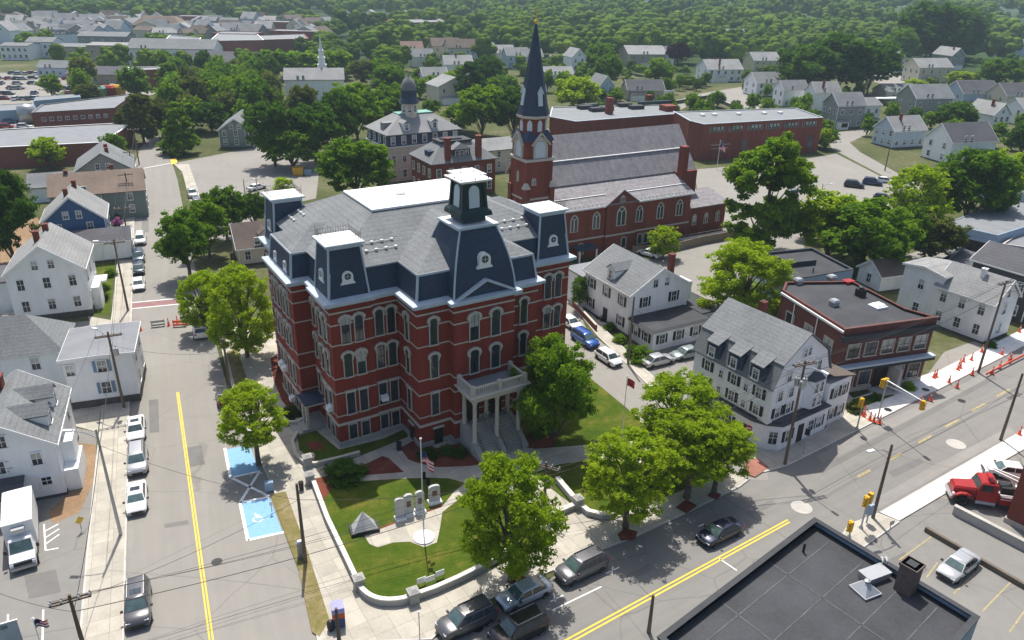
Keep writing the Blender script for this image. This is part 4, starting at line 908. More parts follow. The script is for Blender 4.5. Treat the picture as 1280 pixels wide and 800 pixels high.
flat_block('repair_annex', 'low blue-grey annex with tan-topped parapet beside the repair garage', 'annex', [(1253, 305), (1300, 312), (1330, 300), (1280, 288)], 2.8, 'bluegrey', 'tar2', .2, .2, 'stone')
gable_house('house', 'low building with broad dark grey roof between the white house and the repair yard', 'house', at(1254, 357), 38, 7.5, 9, 1.9, 2.8, wall='bluegrey', roof='roofdark', found=.1)
gable_house('house', 'pale blue house with grey roof and tan awning beside the repair garage', 'house', at(1262, 262), 30, 14, 8, 3.6, 5.5, 'u', wall='wpale', roof='roofgrey', found=.2)
gable_house('house', 'red barn-like house with pale roof at the right edge above the garage', 'house', at(1282, 246), 30, 9, 8, 5.5, 7.5, wall='brickfar', roof='rooflight', found=.2, wins=dict(W=(2, 2)))
gable_house('house', 'small brown-roofed house with one dormer behind the street trees left of the hall', 'house', at(300, 333), 26, 9, 8.5, 3.2, 6.2, 'u', wall='wcream', roof='roofbrown', dormers=(('S', 4.6, 1.7),), wins=dict(S=(3, 1)), found=.3)

# ---------------------------------------------------------------- foreground roof and brick wall at the right edge
A_, B_, C_ = at(822, 797, 8.5), at(1018, 648, 8.5), at(1224, 772, 8.5)
FR, pf = flat_block('flat_roofed_building', 'dark flat-roofed building with black parapet and small brick chimney in the front corner', 'building', [A_, B_, C_, C_ + (A_ - B_)], 8.5, 'bluegrey', 'tar', .55, .32, 'tar')
b = MB()
for k, (t0, t1, s0, s1) in enumerate(((.12, .12, 0, 1), (.36, .36, 0, 1), (.62, .62, 0, 1), (.84, .84, 0, 1), (0, 1, .33, .33), (0, 1, .68, .68))):
    U, V = C_ - B_, A_ - B_; p, q = B_ + U * (.04 + .92 * t0) + V * (.04 + .92 * s0), B_ + U * (.04 + .92 * t1) + V * (.04 + .92 * s1)
    p, q = p - FR.location, q - FR.location; p.z = q.z = 7.965; b.bar(p, q, .1, .012)
b.build('membrane_seam', plain('grey_membrane_seam', (.085, .087, .092), .8, .5, .8), FR)
c = at(1131, 737, 7.95) - FR.location
b = MB(); b.box(-.55, .55, -.55, .55, 0, 2.3); b.box(-.62, .62, -.62, .62, 2.1, 2.3); b.mat(1).box(-.32, .32, -.32, .32, 2.3, 2.33); b.build('chimney', [plain('sooty_brick', (.15, .11, .095), .9, .3, 2.), M['tar']], FR, c, R(38))
for x, y, k in ((1081, 739, 'cap'), (1092, 722, 'box'), (1004, 690, 'pipe')): roof_unit(FR, x, y, 7.95, k)
b = MB(); c = at(1103, 712, 7.95) - FR.location
for dx in (-.15, .15): b.path([(dx, 0, 0), (dx, 0, .8), (dx, .18, .95), (dx, .3, .8)], [.06] * 4, 6)
b.build('vent_pipe', M['trim'], FR, c)
c = at(1256, 652)
RB = thing('brick_building', 'tall dark brick building cut off by the right edge beside the tow truck', 'building', c, R(-52))
b = MB(); b.box(0, 9, 0, 14, 0, 9.5); b.box(-.1, 9.1, -.1, 14.1, 9.5, 9.8); b.build('wall', M['brick2'], RB); part_box(RB, 'base_course', 'concrete', -.12, 9.12, -.12, 14.12, 0, .5)
for x in (.4, 1.2): part_box(RB, 'pilaster', 'brick2', -.14, .02, x, x + .35, .5, 9.5)
lettering(RB, 'YARD', (-.03, 1.9, 4.6), (R(90), 0, R(-90)), .3, 'trim') if False else None
b = MB(); b.prism([(0, 0), (.35, 0), (.35, 16), (0, 16)], 0, .9); b.prism([(-.05, -.05), (.4, -.05), (.4, 16.05), (-.05, 16.05)], .9, 1.0)
p0, p1 = at(1192, 641), at(1290, 692); rz_ = math.atan2((p1 - p0).y, (p1 - p0).x) - R(90)
tag(b.build('retaining_wall', M['concrete'], None, p0, rz_), 'grey concrete retaining wall with a pale cap in front of the tow truck', 'wall')
p0, p1 = at(1157, 663), at(1300, 746); b = MB(); L_ = (p1 - p0).length; b.prism([(0, 0), (.3, 0), (.3, L_), (0, L_)], 0, .5)
tag(b.build('low_wall', plain('brown_stone_wall', (.13, .11, .085)), None, p0, math.atan2((p1 - p0).y, (p1 - p0).x) - R(90)), 'low dark brown wall along the car park bays by the silver car', 'wall')
# ---------------------------------------------------------------- brick church with spire
CH = thing('church', 'red brick church with mauve slate roof and tall dark spire topped by a gold cross', 'church', at(795, 310), R(30))
b = MB(); b.box(-17.3, 12.2, 0, 6, 0, 9.3); b.box(-17.3, 17.5, 6, 18, 0, 12.2)
b.add([(-17.3, 6, 12.2), (-17.3, 18, 12.2), (-17.3, 12, 19.4), (17.5, 6, 12.2), (17.5, 18, 12.2), (17.5, 12, 19.4)], [(0, 2, 1), (3, 4, 5), (0, 3, 5, 2), (1, 2, 5, 4)])
b.box(-7.6, -1.1, -.35, 4, 0, 9.3); b.add([(-7.6, -.35, 9.3), (-1.1, -.35, 9.3), (-4.35, -.35, 11.4), (-7.6, 3, 9.3), (-1.1, 3, 9.3), (-4.35, 3, 11.4)], [(0, 1, 2), (0, 2, 5, 3), (1, 4, 5, 2)])
b.build('wall', M['brick2'], CH)
def slope(q, th=.2):
    m_ = MB(); n_ = len(q); m_.add(list(q) + [(x, y, z + th) for x, y, z in q], [tuple(range(n_ - 1, -1, -1)), tuple(range(n_, 2 * n_))] + [(i, (i + 1) % n_, n_ + (i + 1) % n_, n_ + i) for i in range(n_)]); return m_
b = slope([(-17.7, 5.6, 11.75), (17.9, 5.6, 11.75), (17.9, 12, 19.45), (-17.7, 12, 19.45)]); q = slope([(17.9, 18.4, 11.75), (-17.7, 18.4, 11.75), (-17.7, 12, 19.45), (17.9, 12, 19.45)]); b.add(q.v, q.f)
b.build('nave_roof', M['roofmauve'], CH)
b = slope([(-17.6, -.5, 9.1), (12.5, -.5, 9.1), (12.5, 6, 11.6), (-17.6, 6, 11.6)])
q = slope([(-8.0, -.75, 9.05), (-4.35, -.75, 11.55), (-4.35, 3.4, 11.55), (-8.0, 3.4, 9.05)][::-1]); b.add(q.v, q.f); q = slope([(-4.35, -.75, 11.55), (-.7, -.75, 9.05), (-.7, 3.4, 9.05), (-4.35, 3.4, 11.55)][::-1]); b.add(q.v, q.f)
b.build('aisle_roof', M['roofmauve'], CH)
b = MB(); b.bar((-17.6, 8.6, 15.65), (17.8, 8.6, 15.65), .3, .15); b.bar((-17.5, 2.2, 10.42), (-5.6, 2.2, 10.42), .2, .12); b.bar((-3.0, 2.2, 10.42), (12.4, 2.2, 10.42), .2, .12)
for x in [-17 + .9 * i for i in range(33)]:
    if not -8.3 < x < -.4: b.box(x - .05, x + .05, -.2, -.1, 9.35, 9.75)
b.box(-17.6, -8.0, -.62, -.45, 8.95, 9.25); b.box(-.7, 12.5, -.62, -.45, 8.95, 9.25); b.build('roof_trim', M['trim'], CH)
b = MB(); b.box(-17.35, -7.65, -.08, 0, 3.3, 3.6); b.box(-1.05, 12.25, -.08, 0, 3.3, 3.6); b.box(-7.65, -1.05, -.43, -.34, 3.3, 3.6); b.build('string_course', M['stone'], CH)
for u in (-14.3, -9.6, 0, 4.9, 9.5): window(CH, (u, -.01, 5.2), 0, 1.25, 2.9, 'point', 'stone', .2, 0)
window(CH, (-4.35, -.36, 5.2), 0, 1.7, 3.4, 'point', 'stone', .22, 0); window(CH, (-4.35, -.36, 9.6), 0, .8, 1.0, 'point', 'stone', .14, 1)
for u in (-12.6, -3.4, .6, 2.0): window(CH, (u, -.01 if u < -8 or u > -1 else -.36, .8), 0, .9, 1.9, 'arch', 'stone', .16)
b = MB(); b.box(-14.6, -10.6, -2.6, -.02, 2.3, 2.55); po_ = b.build('side_porch', M['slate'], CH); b = MB()
for u in (-14.5, -10.9): b.box(u, u + .25, -2.5, -2.25, 0, 2.3)
b.build('porch_post', M['trim'], po_)
b = MB(); b.box(13.0, 16.6, 5.2, 6.0, 0, 9.0); b.box(12.4, 17.6, 4.9, 6.2, 0, 11.9); b.build('transept', M['brick2'], CH); window(CH, (15.3, 4.88, 6.0), 0, 1.1, 3.0, 'point', 'stone', .2, 0)
b = MB(); b.box(12.5, 13.9, 3.7, 5.0, 0, 17.0); b.build('chimney', M['brick2'], CH)
b = MB(); b.box(12.22, 22, .4, 6, 0, 6.0); b.build('sacristy', M['brick2'], CH); b = slope([(12.2, -.1, 5.9), (22.4, -.1, 5.9), (22.4, 6, 7.6), (12.2, 6, 7.6)]); b.build('sacristy_roof', M['roofmauve'], CH)
for u in (14, 17, 20): window(CH, (u, .39, 2.6), 0, .8, 2.0, 'point', 'stone', .15)
# church ramp and its railing
part_box(CH, 'access_ramp', 'concrete', 9, 21, -2.6, -1.2, 0, .9)
b = MB()
for x in range(9, 22, 2): b.tube((x, -2.6, .9), (x, -2.6, 1.9), .03, n=5)
b.tube((9, -2.6, 1.9), (21, -2.6, 1.9), .03); b.build('ramp_railing', M['steel'], CH)
# west front gable
for v in (9.6, 11.2, 12.8, 14.4): window(CH, (-17.31, v, 5.5), R(-90), .8, 5.2 if 10 < v < 14 else 3.8, 'point', 'stone', .16, 0)
for v in (11.4, 12.6): window(CH, (-17.31, v, 13.6), R(-90), .5, 2.2, 'point', 'stone', .12, 0)
b = MB()
for s_ in (-1, 1): b.bar((-17.75, 12 + s_ * 6.3, 11.9), (-17.75, 12, 19.6), .5, .35)
b.box(-17.9, -17.3, 11.5, 12.5, 19.5, 20.4); b.build('gable_coping', M['stone'], CH)
b = MB(); b.tube((-17.6, 12, 20.4), (-17.6, 12, 22.2), .08); b.tube((-17.6, 11.5, 21.6), (-17.6, 12.5, 21.6), .07); b.box(-17.85, -17.35, 11.75, 12.25, 20.1, 20.5); b.build('gable_cross', M['copper'], CH)
TX, TY, TS = -23.1, 2.0, 5.2
b = MB(); b.box(TX, TX + TS, TY, TY + TS, 0, 18); b.box(TX + .15, TX + TS - .15, TY + .15, TY + TS - .15, 18, 21.0)
for dx, dy in ((-.35, -.35), (TS - .65, -.35), (-.35, TS - .65), (TS - .65, TS - .65)): b.box(TX + dx, TX + dx + 1.0, TY + dy, TY + dy + 1.0, 0, 13.2)
tw = b.build('bell_tower', M['brick2'], CH)
b = MB(); ring(b, [(TX, TY), (TX + TS, TY), (TX + TS, TY + TS), (TX, TY + TS)], .2, 17.7, 18.15); ring(b, [(TX, TY), (TX + TS, TY), (TX + TS, TY + TS), (TX, TY + TS)], .1, 11.2, 11.5)
for dx, dy in ((-.45, -.45), (TS - .75, -.45)): b.frustum((TX + dx, TX + dx + 1.2, TY + dy, TY + dy + 1.2), 13.2, (TX + dx + .4, TX + dx + .8, TY + dy + .4, TY + dy + .8), 14.2)
b.build('tower_band', M['stone'], tw)
mx, my = TX + TS / 2, TY + TS / 2
def octo(r, z, k=0): return [(mx + r * math.cos(R(22.5 + 45 * i)) , my + r * math.sin(R(22.5 + 45 * i)), z) for i in range(8)]
b = MB(); b.frustum((TX - .1, TX + TS + .1, TY - .1, TY + TS + .1), 21.0, (TX + .7, TX + TS - .7, TY + .7, TY + TS - .7), 22.6); b.build('tower_skirt_roof', M['slate'], tw)
b = MB(); b.loft([octo(2.35, 22.0), octo(2.35, 24.6)]); b.build('belfry_drum', M['brick2'], tw)
b = MB(); b.loft([octo(2.75, 24.6), octo(2.85, 25.05)]); b.build('belfry_cornice', M['stone'], tw)
b = MB(); b.loft([octo(2.8, 25.05), octo(2.35, 26.6), octo(1.5, 31.5), octo(.14, 39.2)]); spn = b.build('spire', shingle('black_spire_slate', (.03, .033, .042), .55, .3, .3, .0) if False else M['slate'], tw)
b = MB(); b.lathe([(.12, 0), (.34, .25), (.34, .5), (.1, .8)], mx, my, 10, 38.9); b.tube((mx, my, 39.6), (mx, my, 41.6), .07, n=6); b.bar((mx - .55, my, 40.9), (mx + .55, my, 40.9), .12, .12); b.build('gold_cross', M['gold'], tw)
lv = MB(); slab_xz(lv, pointed_pts(2.1, 3.4), .2, -.12); LV2 = lv.mesh('louver', M['louver']); lv = MB(); ip = pointed_pts(2.1, 3.4); frame_xz(lv, ip, [(x * 1.28, z * 1.09 if z > .01 else z) for x, z in ip], .2, -.3); LVF = lv.mesh('louver_frame', M['stone'])
lv = MB(); slab_xz(lv, pointed_pts(.85, 1.9), .3, -.08); LV3 = lv.mesh('louver', M['louver'])
for k, (dx, dy) in enumerate(((0, -1), (1, 0), (0, 1), (-1, 0))):
    o = link('louver', LV2, tw, (mx + dx * (TS / 2 - .05), my + dy * (TS / 2 - .05), 18.2), R(90) * k); link('louver_frame', LVF, o)
    b = MB(); b.bar((-1.75, -.3, 20.4), (0, -.3, 22.35), .5, .22); b.bar((1.75, -.3, 20.4), (0, -.3, 22.35), .5, .22); b.build('tower_gable', M['stone'], tw, (mx + dx * (TS / 2 - .05), my + dy * (TS / 2 - .05), 0), R(90) * k)
for k in range(8):
    a = R(45 * k - 90); link('louver', LV3, tw, (mx + math.cos(a) * 2.17, my + math.sin(a) * 2.17, 22.5), a + R(90))
lv = MB(); slab_xz(lv, pointed_pts(.8, 2.7), .3, -.05); lv.bar((-.55, -.1, 1.9), (0, -.25, 3.0), .3, .1); lv.bar((.55, -.1, 1.9), (0, -.25, 3.0), .3, .1); LV4 = lv.mesh('spire_light', M['louver'])
for k in range(4):
    a = R(90 * k - 90); o = link('spire_light', LV4, spn, (mx + math.cos(a) * 2.25, my + math.sin(a) * 2.25, 26.6), 0); o.rotation_euler = (R(-8), 0, a + R(90))
for z0, s0 in ((13.9, .5), (6.2, 1.0)):
    for dx, rz in ((-1.1, 0), (1.1, 0)): window(tw, (mx + dx, TY - .01, z0 - 5 if z0 < 10 else z0), 0, .7 * max(s0, .8), 1.0 if z0 > 10 else 3.6, 'point', 'stone', .15, 0) if not (z0 > 10 and dx > 0) else None
for v in (-1.1, 1.1): window(tw, (TX - .01, my + v, 6.2), R(-90), .7, 4.2, 'point', 'stone', .15, 0)
window(tw, (TX - .01, my, 14.2), R(-90), .4, 1.6, 'point', 'stone', .12, 0)
for u in (-1.0, 1.0): window(tw, (mx + u, TY - .01, 8.0), 0, .75, 2.8, 'point', 'stone', .15, 0)

# ---------------------------------------------------------------- brick school behind the church
SCA, ps = flat_block('school', 'red brick school wing with pale roof and black roof units behind the church nave', 'school', [(687, 146), (720, 152), (844, 142.5), (840, 131), (690, 134)], 9, 'brick2', 'tarpale', .12, .3, 'cornice')
SCB, ps2 = flat_block('school', 'red brick school wing with dark strip windows and pale flat roof beside the car park', 'school', [(862, 151), (880, 155.5), (1029, 147), (995, 135), (843, 140)], 10, 'brick2', 'tarpale', .12, .3, 'cornice')
e_ = edge_of(SCB, ps2, (880, 155.5), (1029, 147), 10)
c, rz_, ln_ = along(ps2, e_, 0, 0, 0)
for k in range(6):
    x = ln_ * (.05 + k * .155); b = MB(); b.box(x, x + ln_ * .12, -.06, .02, 7.6, 9.2); o = b.build('strip_window', M['glass'], SCB, c, rz_); b = MB()
    for i in range(9): xx = x + ln_ * .12 * i / 8; b.box(xx - .06, xx + .06, -.1, .02, 7.6, 9.2)
    for i in (2, 4, 6): xx = x + ln_ * .12 * i / 8; b.box(xx + .1, xx + .8, -.08, .0, 8.3, 9.1)
    b.build('window_frame', M['blind'], o)
for k in range(5):
    x = ln_ * (.16 + k * .19); b = MB(); b.box(x - .9, x + .9, -.05, .02, 1.5, 5.2); b.build('tall_window', M['glass'], SCB, c, rz_)
b = MB(); b.box(3, 9.5, -.06, 0, 4.0, 4.4); b.box(3.4, 9.0, -.06, 0, 3.0, 3.35); b.build('faint_lettering', plain('dull_lettering', (.3, .2, .18)), SCB, c, rz_)
for x, y, k in ((738, 134, 0), (746, 139, 0), (757, 138, 0), (780, 133, 0), (795, 136, 0), (731, 136, 0)):
    p = at(x, y, 8.9) - SCA.location; b = MB(); b.box(-2.2, 2.2, -1.3, 1.3, 0, 1.1); b.build('roof_unit', M['tar'], SCA, p, R(24))
for x, y, s_, h_ in ((761, 142, .9, 4.6), (811, 128, .9, 2.4)):
    p = at(x, y, 8.9) - SCA.location; b = MB(); b.box(-s_, s_, -s_, s_, 0, h_); b.build('chimney', M['brick2'], SCA, p, R(24))
p = at(835, 138, 8.9) - SCA.location; b = MB(); b.box(-2, 2, -2, 2, 0, 1.6); b.build('roof_hut', M['brick2'], SCA, p, R(24)); p = at(818, 131, 8.9) - SCA.location; b = MB(); b.box(-6, 6, -.5, .5, 0, 1.2); b.build('green_parapet', M['dkgreen'], SCA, p, R(24))
for x in (878, 893, 923, 955, 975):
    p = at(x, 145 - (x - 878) * .03, 9.9) - SCB.location; b = MB(); b.box(-.6, .6, -.6, .6, 0, .6); b.build('skylight', M['roofwhite'], SCB, p, R(24))
# ---------------------------------------------------------------- the two mansard-roofed houses behind the hall
def mansard(name, label, o, yaw, Wd, Dp, he, wall, m1, m2, floors, cols, lower=None):
    t = thing(name, label, 'mansion', o, R(yaw)); b = MB(); b.box(0, Wd, 0, Dp, 0, he); b.build('wall', M[wall], t)
    z = he
    if lower:
        b = MB(); b.frustum((-.1, Wd + .1, -.1, Dp + .1), he, (.3, Wd - .3, .3, Dp - .3), he + 2.8); b.build('mansard', M[m1], t); z = he + 2.8
        b = MB(); b.box(-.3, Wd + .3, -.3, Dp + .3, he - .25, he); b.build('cornice', M['trim'], t)
        for x in range(cols):
            window(t, ((x + .5) * Wd / cols, .02, he + .5), 0, .9, 1.7, fw=.16)
        for y in range(4): window(t, (.02, (y + .5) * Dp / 4, he + .5), R(-90), .9, 1.7, fw=.16)
    b = MB(); b.frustum((-.45, Wd + .45, -.45, Dp + .45), z, (Wd * .27, Wd * .73, Dp * .36, Dp * .64), z + 3.6); b.box(-.45, Wd + .45, -.45, Dp + .45, z - .18, z - .002); ro = b.build('roof', M[m2], t)
    for zz in floors:
        for x in range(cols): window(t, ((x + .5) * Wd / cols, -.01, zz), 0, .9, 1.7, fw=.14)
        for y in range(4): window(t, (-.01, (y + .5) * Dp / 4, zz), R(-90), .9, 1.7, fw=.14)
    return t, ro, z
t, ro, z = mansard('mansion', 'beige mansion with dark slate mansard storey and a round domed cupola among the trees', (-30.09, 180.38, 0), 32.8, 19.3, 12.5, 8.4, 'wbeige', 'slate', 'rooflight', (1, 4.6), 7, True)
b = MB(); b.box(5.2, 14.2, 4.4, 8.2, z + 3.55, z + 3.8); b.build('roof_deck', M['copper'], ro)
b = MB(); cx_, cy_ = 8.3, 5.2; b.lathe([(1.9, -1.5), (1.9, 3.2)], cx_, cy_, 8, z + 3.0); cu = b.build('cupola', M['wbeige'], ro)
b = MB(); b.lathe([(2.5, 6.2), (1.9, 7.4), (1.75, 9.0), (1.9, 9.1)], cx_, cy_, 12, z); b.build('cupola_skirt', M['slate'], cu); b = MB(); b.lathe([(1.85, 9.1), (1.9, 9.3), (1.75, 10.3), (1.3, 11.3), (.75, 11.9), (.35, 12.3), (.25, 12.7), (.02, 13.2)], cx_, cy_, 12, z); b.build('cupola_dome', M['roofgrey'], cu, smooth=True)
for a in range(8):
    A = R(45 * a - 22.5); window(cu, (cx_ + 1.77 * math.cos(A), cy_ + 1.77 * math.sin(A), z + 4.2), A + R(90), .7, 1.4)
for x in (5.2, 12.6):
    b = MB(); b.box(x - .8, x + .8, .4, 3.5, z + .5, z + 2.2); d_ = b.build('dormer', M['trim'], ro); b = MB(); b.add([(x - 1, .2, z + 2.2), (x + 1, .2, z + 2.2), (x, .2, z + 2.9), (x - 1, 4, z + 2.2), (x + 1, 4, z + 2.2), (x, 4, z + 2.9)], [(0, 1, 2), (0, 2, 5, 3), (1, 4, 5, 2)]); b.build('dormer_roof', M['rooflight'], d_); window(d_, (x, .39, z + .7), 0, .8, 1.2)
b = MB(); b.box(.6, 3.8, 3.5, 5.2, z + .5, z + 2.2); b.build('dormer', M['rooflight'], ro)
t, ro, z = mansard('mansion', 'red brick mansion with grey slate roof and two tall chimneys behind the hall lantern', (-18.15, 165.65, 0), 30.3, 15.7, 11.7, 8.0, 'brick2', 'slate', 'roofgrey', (1.2, 4.9), 5)
for x, y in ((4.0, .4), (11.6, .4)):
    b = MB(); b.box(x - .6, x + .6, y - .4, y + .6, z - .5, z + 5.0); b.box(x - .7, x + .7, y - .5, y + .7, z + 5.0, z + 5.3); b.build('chimney', M['brick2'], ro)
b = MB(); b.box(5.6, 9.8, 1.0, 6, z + .5, z + 2.5); d_ = b.build('dormer', M['slate'], ro); b = MB(); b.add([(5.2, .7, z + 2.5), (10.2, .7, z + 2.5), (7.7, 1.5, z + 3.7), (5.2, 7, z + 2.5), (10.2, 7, z + 2.5), (7.7, 6, z + 3.7)], [(0, 1, 2), (0, 2, 5, 3), (1, 4, 5, 2)]); b.build('dormer_roof', M['roofgrey'], d_)
for x in (6.5, 7.7, 8.9): window(d_, (x, .99, z + .8), 0, .75, 1.3)
b = MB(); b.box(.8, 2.6, 3.4, 5.8, z + .6, z + 2.0); b.build('dormer', M['slate'], ro)
b = MB(); b.box(3.6, 11.6, 3.6, 8.1, z + 3.55, z + 3.9); b.box(5.0, 9.5, 4.6, 7, z + 3.9, z + 4.2); b.build('roof_deck', M['tar'], ro)
gable_house('house', 'beige flat-gabled annex behind the red brick mansion', 'house', at(585, 219), 30, 14, 9, 5.6, 7.6, 'u', wall='wbeige', roof='rooflight', wins=dict(S=(4, 2)), far=True)

# ---------------------------------------------------------------- houses of the hillside, mills and sheds beyond
HS = [  # px, py of the near corner, yaw, W, D, eave, ridge, ridge direction, wall, roof, label
 (1114, 186, 20, 10, 7, 4.8, 7.8, 'u', 'wpale', 'rooflight', 'pale blue house with grey roof at the bend of the back street', dict(W=(3, 2), S=(4, 1)), ((4.5, 3.5, .9),)),
 (1184, 206, 16, 12.5, 8.5, 5.6, 9.2, 'u', 'wwhite', 'roofdark', 'white house with dark charcoal roof below the round dark tree', dict(W=(2, 2), S=(5, 1)), ()),
 (1236, 168, 18, 6, 9, 5.8, 8.8, 'v', 'wwhite', 'rooflight', 'white house with pale roof and red chimney right of the round dark tree', dict(S=(3, 2)), ((2, 3, .9),)),
 (1140, 150, 14, 13, 9, 7, 10.5, 'u', 'wgrey', 'roofgrey', 'large grey shingled house with dormers above the pale blue house', dict(S=(4, 2), W=(2, 2)), ()),
 (1043, 161, 16, 9, 7, 7, 10, 'u', 'wgrey', 'roofgrey', 'grey-green three-storey house beside the end of the brick school', dict(W=(3, 2), S=(3, 2)), ()),
 (1077, 158, 16, 5.2, 7, 6.4, 8.0, 'u', 'trim', 'roofgrey', 'white porched house front joined to the grey-green house', dict(S=(2, 2)), ()),
 (1016, 140, 16, 9, 6, 6.6, 9.4, 'u', 'wwhite', 'rooflight', 'white narrow house just above the end of the school roof', dict(W=(2, 2)), ((5, 3, .9),)),
 (977, 134, 16, 9, 6, 6, 8.6, 'u', 'wwhite', 'roofgrey', 'white house with grey roof left of the narrow white house', dict(W=(2, 2), S=(3, 1)), ()),
 (1200, 136, 12, 14, 9, 5.5, 9, 'u', 'wpale', 'roofdark', 'pale blue house with dark roof behind the round dark tree', dict(W=(2, 2)), ()),
 (1253, 141, 12, 14, 9, 6, 9.4, 'u', 'wcream', 'roofdark', 'cream house with dark roof at the right edge of the hillside', dict(W=(2, 2), S=(4, 1)), ()),
 (1276, 158, 12, 10, 9, 5, 8, 'u', 'wwhite', 'rooflight', 'white house half cut by the right edge below the cream house', dict(W=(2, 2)), ()),
 (1112, 91, 22, 8.5, 8, 6.5, 10, 'v', 'wcream', 'rooflight', 'cream gable house behind the white van', dict(S=(3, 2)), ()),
 (1146, 104, 14, 16, 10, 6.8, 10, 'u', 'wcream', 'rooflight', 'broad cream house with pale roof right of the white van', dict(S=(4, 2), W=(3, 2)), ()),
 (1186, 87, 18, 8, 12, 7, 10.5, 'v', 'wgrey', 'rooflight', 'grey gable house with red chimney behind the broad cream house', dict(S=(2, 2)), ((3, 3, 1),)),
 (1106, 126, 12, 12, 8, 3.4, 5.6, 'u', 'wbeige', 'roofgrey', 'small beige garage with grey gable roof by the pale awning', dict(S=(2, 1)), ()),
 (1210, 63, 10, 16, 12, 6, 11, 'u', 'wwhite', 'roofdark', 'white and navy house with dark roof at the upper right', dict(S=(4, 2)), ()),
 (1252, 70, 10, 24, 11, 6, 9.6, 'u', 'wpale', 'roofgrey', 'long pale house with grey roof at the upper right corner', dict(S=(5, 2)), ()),
 (1232, 42, 10, 26, 14, 8, 13, 'u', 'wgrey', 'roofgrey', 'big grey many-gabled house furthest up the right hillside', dict(S=(4, 2)), ()),
 (1268, 52, 10, 20, 14, 7, 11, 'u', 'wwhite', 'roofgrey', 'white house with grey roof at the far right above the long pale house', dict(S=(4, 2)), ()),
 (1146, 56, 14, 12, 14, 7.5, 12, 'v', 'wpale', 'rooflight', 'small pale blue gable house under the tallest trees', dict(S=(3, 2)), ()),
 (1200, 118, 14, 9, 6, 3, 5, 'u', 'wtan', 'rooftan', 'low tan-roofed shed between the hillside houses', dict(), ()),
 (884, 103, 14, 15, 11, 5.4, 8.8, 'u', 'wwhite', 'rooflight', 'white house with several gables and two dark chimneys on the hill street', dict(S=(5, 2), W=(2, 2)), ((5, 5, 1), (10, 5, 1))),
 (941, 90, 14, 13, 10, 5.4, 8.6, 'u', 'wyellow', 'rooflight', 'yellowish house with pale roof above the hill street', dict(S=(4, 2)), ()),
 (944, 121, 14, 11, 9, 5.2, 8.4, 'u', 'wwhite', 'roofgrey', 'white house with grey roof beside the red car', dict(S=(3, 2), W=(2, 2)), ()),
 (784, 126, 8, 12.5, 8, 4, 6.8, 'u', 'wtan', 'roofdark', 'small tan house with dark roof behind the school roof units', dict(S=(3, 1)), ()),
 (748, 126, 20, 5.5, 9, 5.2, 8.4, 'v', 'wpale', 'roofgrey', 'pale blue gable house right behind the spire trees', dict(S=(2, 2)), ()),
 (785, 84, 10, 18, 16, 6.2, 9.4, 'u', 'wtan', 'rooflight', 'long tan house behind the pair of round trees', dict(S=(4, 2)), ()),
 (812, 83, 14, 12, 9, 5.5, 9, 'u', 'wwhite', 'roofgrey', 'white gable house beside the purple tree', dict(W=(2, 2)), ()),
 (714, 98, 20, 6, 9, 9, 12, 'v', 'wwhite', 'rooflight', 'tall narrow white house between the spire and the pair of round trees', dict(S=(2, 3)), ()),
 (651, 86, 14, 10, 9, 5.5, 8.5, 'u', 'wwhite', 'roofgrey', 'white house just left of the spire tip shaft', dict(S=(3, 2)), ()),
 (682, 106, 14, 11, 9, 4, 6.5, 'u', 'wwhite', 'rooflight', 'low white house right of the spire at the foot of the hedge', dict(S=(3, 1)), ()),
 (690, 84, 14, 18, 8, 3, 5.5, 'u', 'wtan', 'rooftan', 'low tan-roofed house behind the spire', dict(), ()),
 (503, 77, 16, 10, 10, 6, 9, 'u', 'wcream', 'roofred', 'house with red-brown roof furthest left in the row above the mansion', dict(W=(2, 2)), ()),
 (516, 85, 16, 9, 9, 5, 8, 'u', 'wwhite', 'roofgrey', 'white house with grey roof below the red-brown roofed one', dict(W=(2, 2)), ()),
 (541, 73, 16, 14, 12, 6, 9.5, 'u', 'wcream', 'roofbrown', 'cream house with brown roof in the row above the mansion', dict(S=(3, 2)), ()),
 (560, 78, 16, 15, 10, 7, 10.5, 'u', 'wcream', 'roofbrown', 'cream house with double porch in the row above the mansion', dict(S=(4, 2)), ()),
 (586, 78, 16, 13, 10, 6, 9, 'u', 'wpale', 'roofgrey', 'blue-grey house with grey roof in the row above the mansion', dict(S=(3, 2)), ()),
 (614, 82, 16, 11, 10, 6, 9, 'u', 'wcream', 'rooflight', 'cream house with pale roof at the right end of the row above the mansion', dict(S=(3, 2)), ()),
 (634, 86, 16, 10, 10, 6, 9, 'u', 'wpale', 'roofgrey', 'pale house right of the cream one near the spire', dict(S=(3, 2)), ()),
 (557, 99, 16, 11, 9, 6, 9, 'u', 'wwhite', 'rooflight', 'white house with pale roof standing below the row above the mansion', dict(W=(2, 2)), ((5, 5, .9),)),
 (548, 131, 30, 12, 9, 6, 8.6, 'v', 'wbeige', 'rooflight', 'beige house with pale roof right behind the domed cupola', dict(S=(3, 2)), ()),
 (530, 112, 20, 9, 9, 5, 7.5, 'u', 'wwhite', 'roofgrey', 'small white house above the domed cupola', dict(), ()),
]
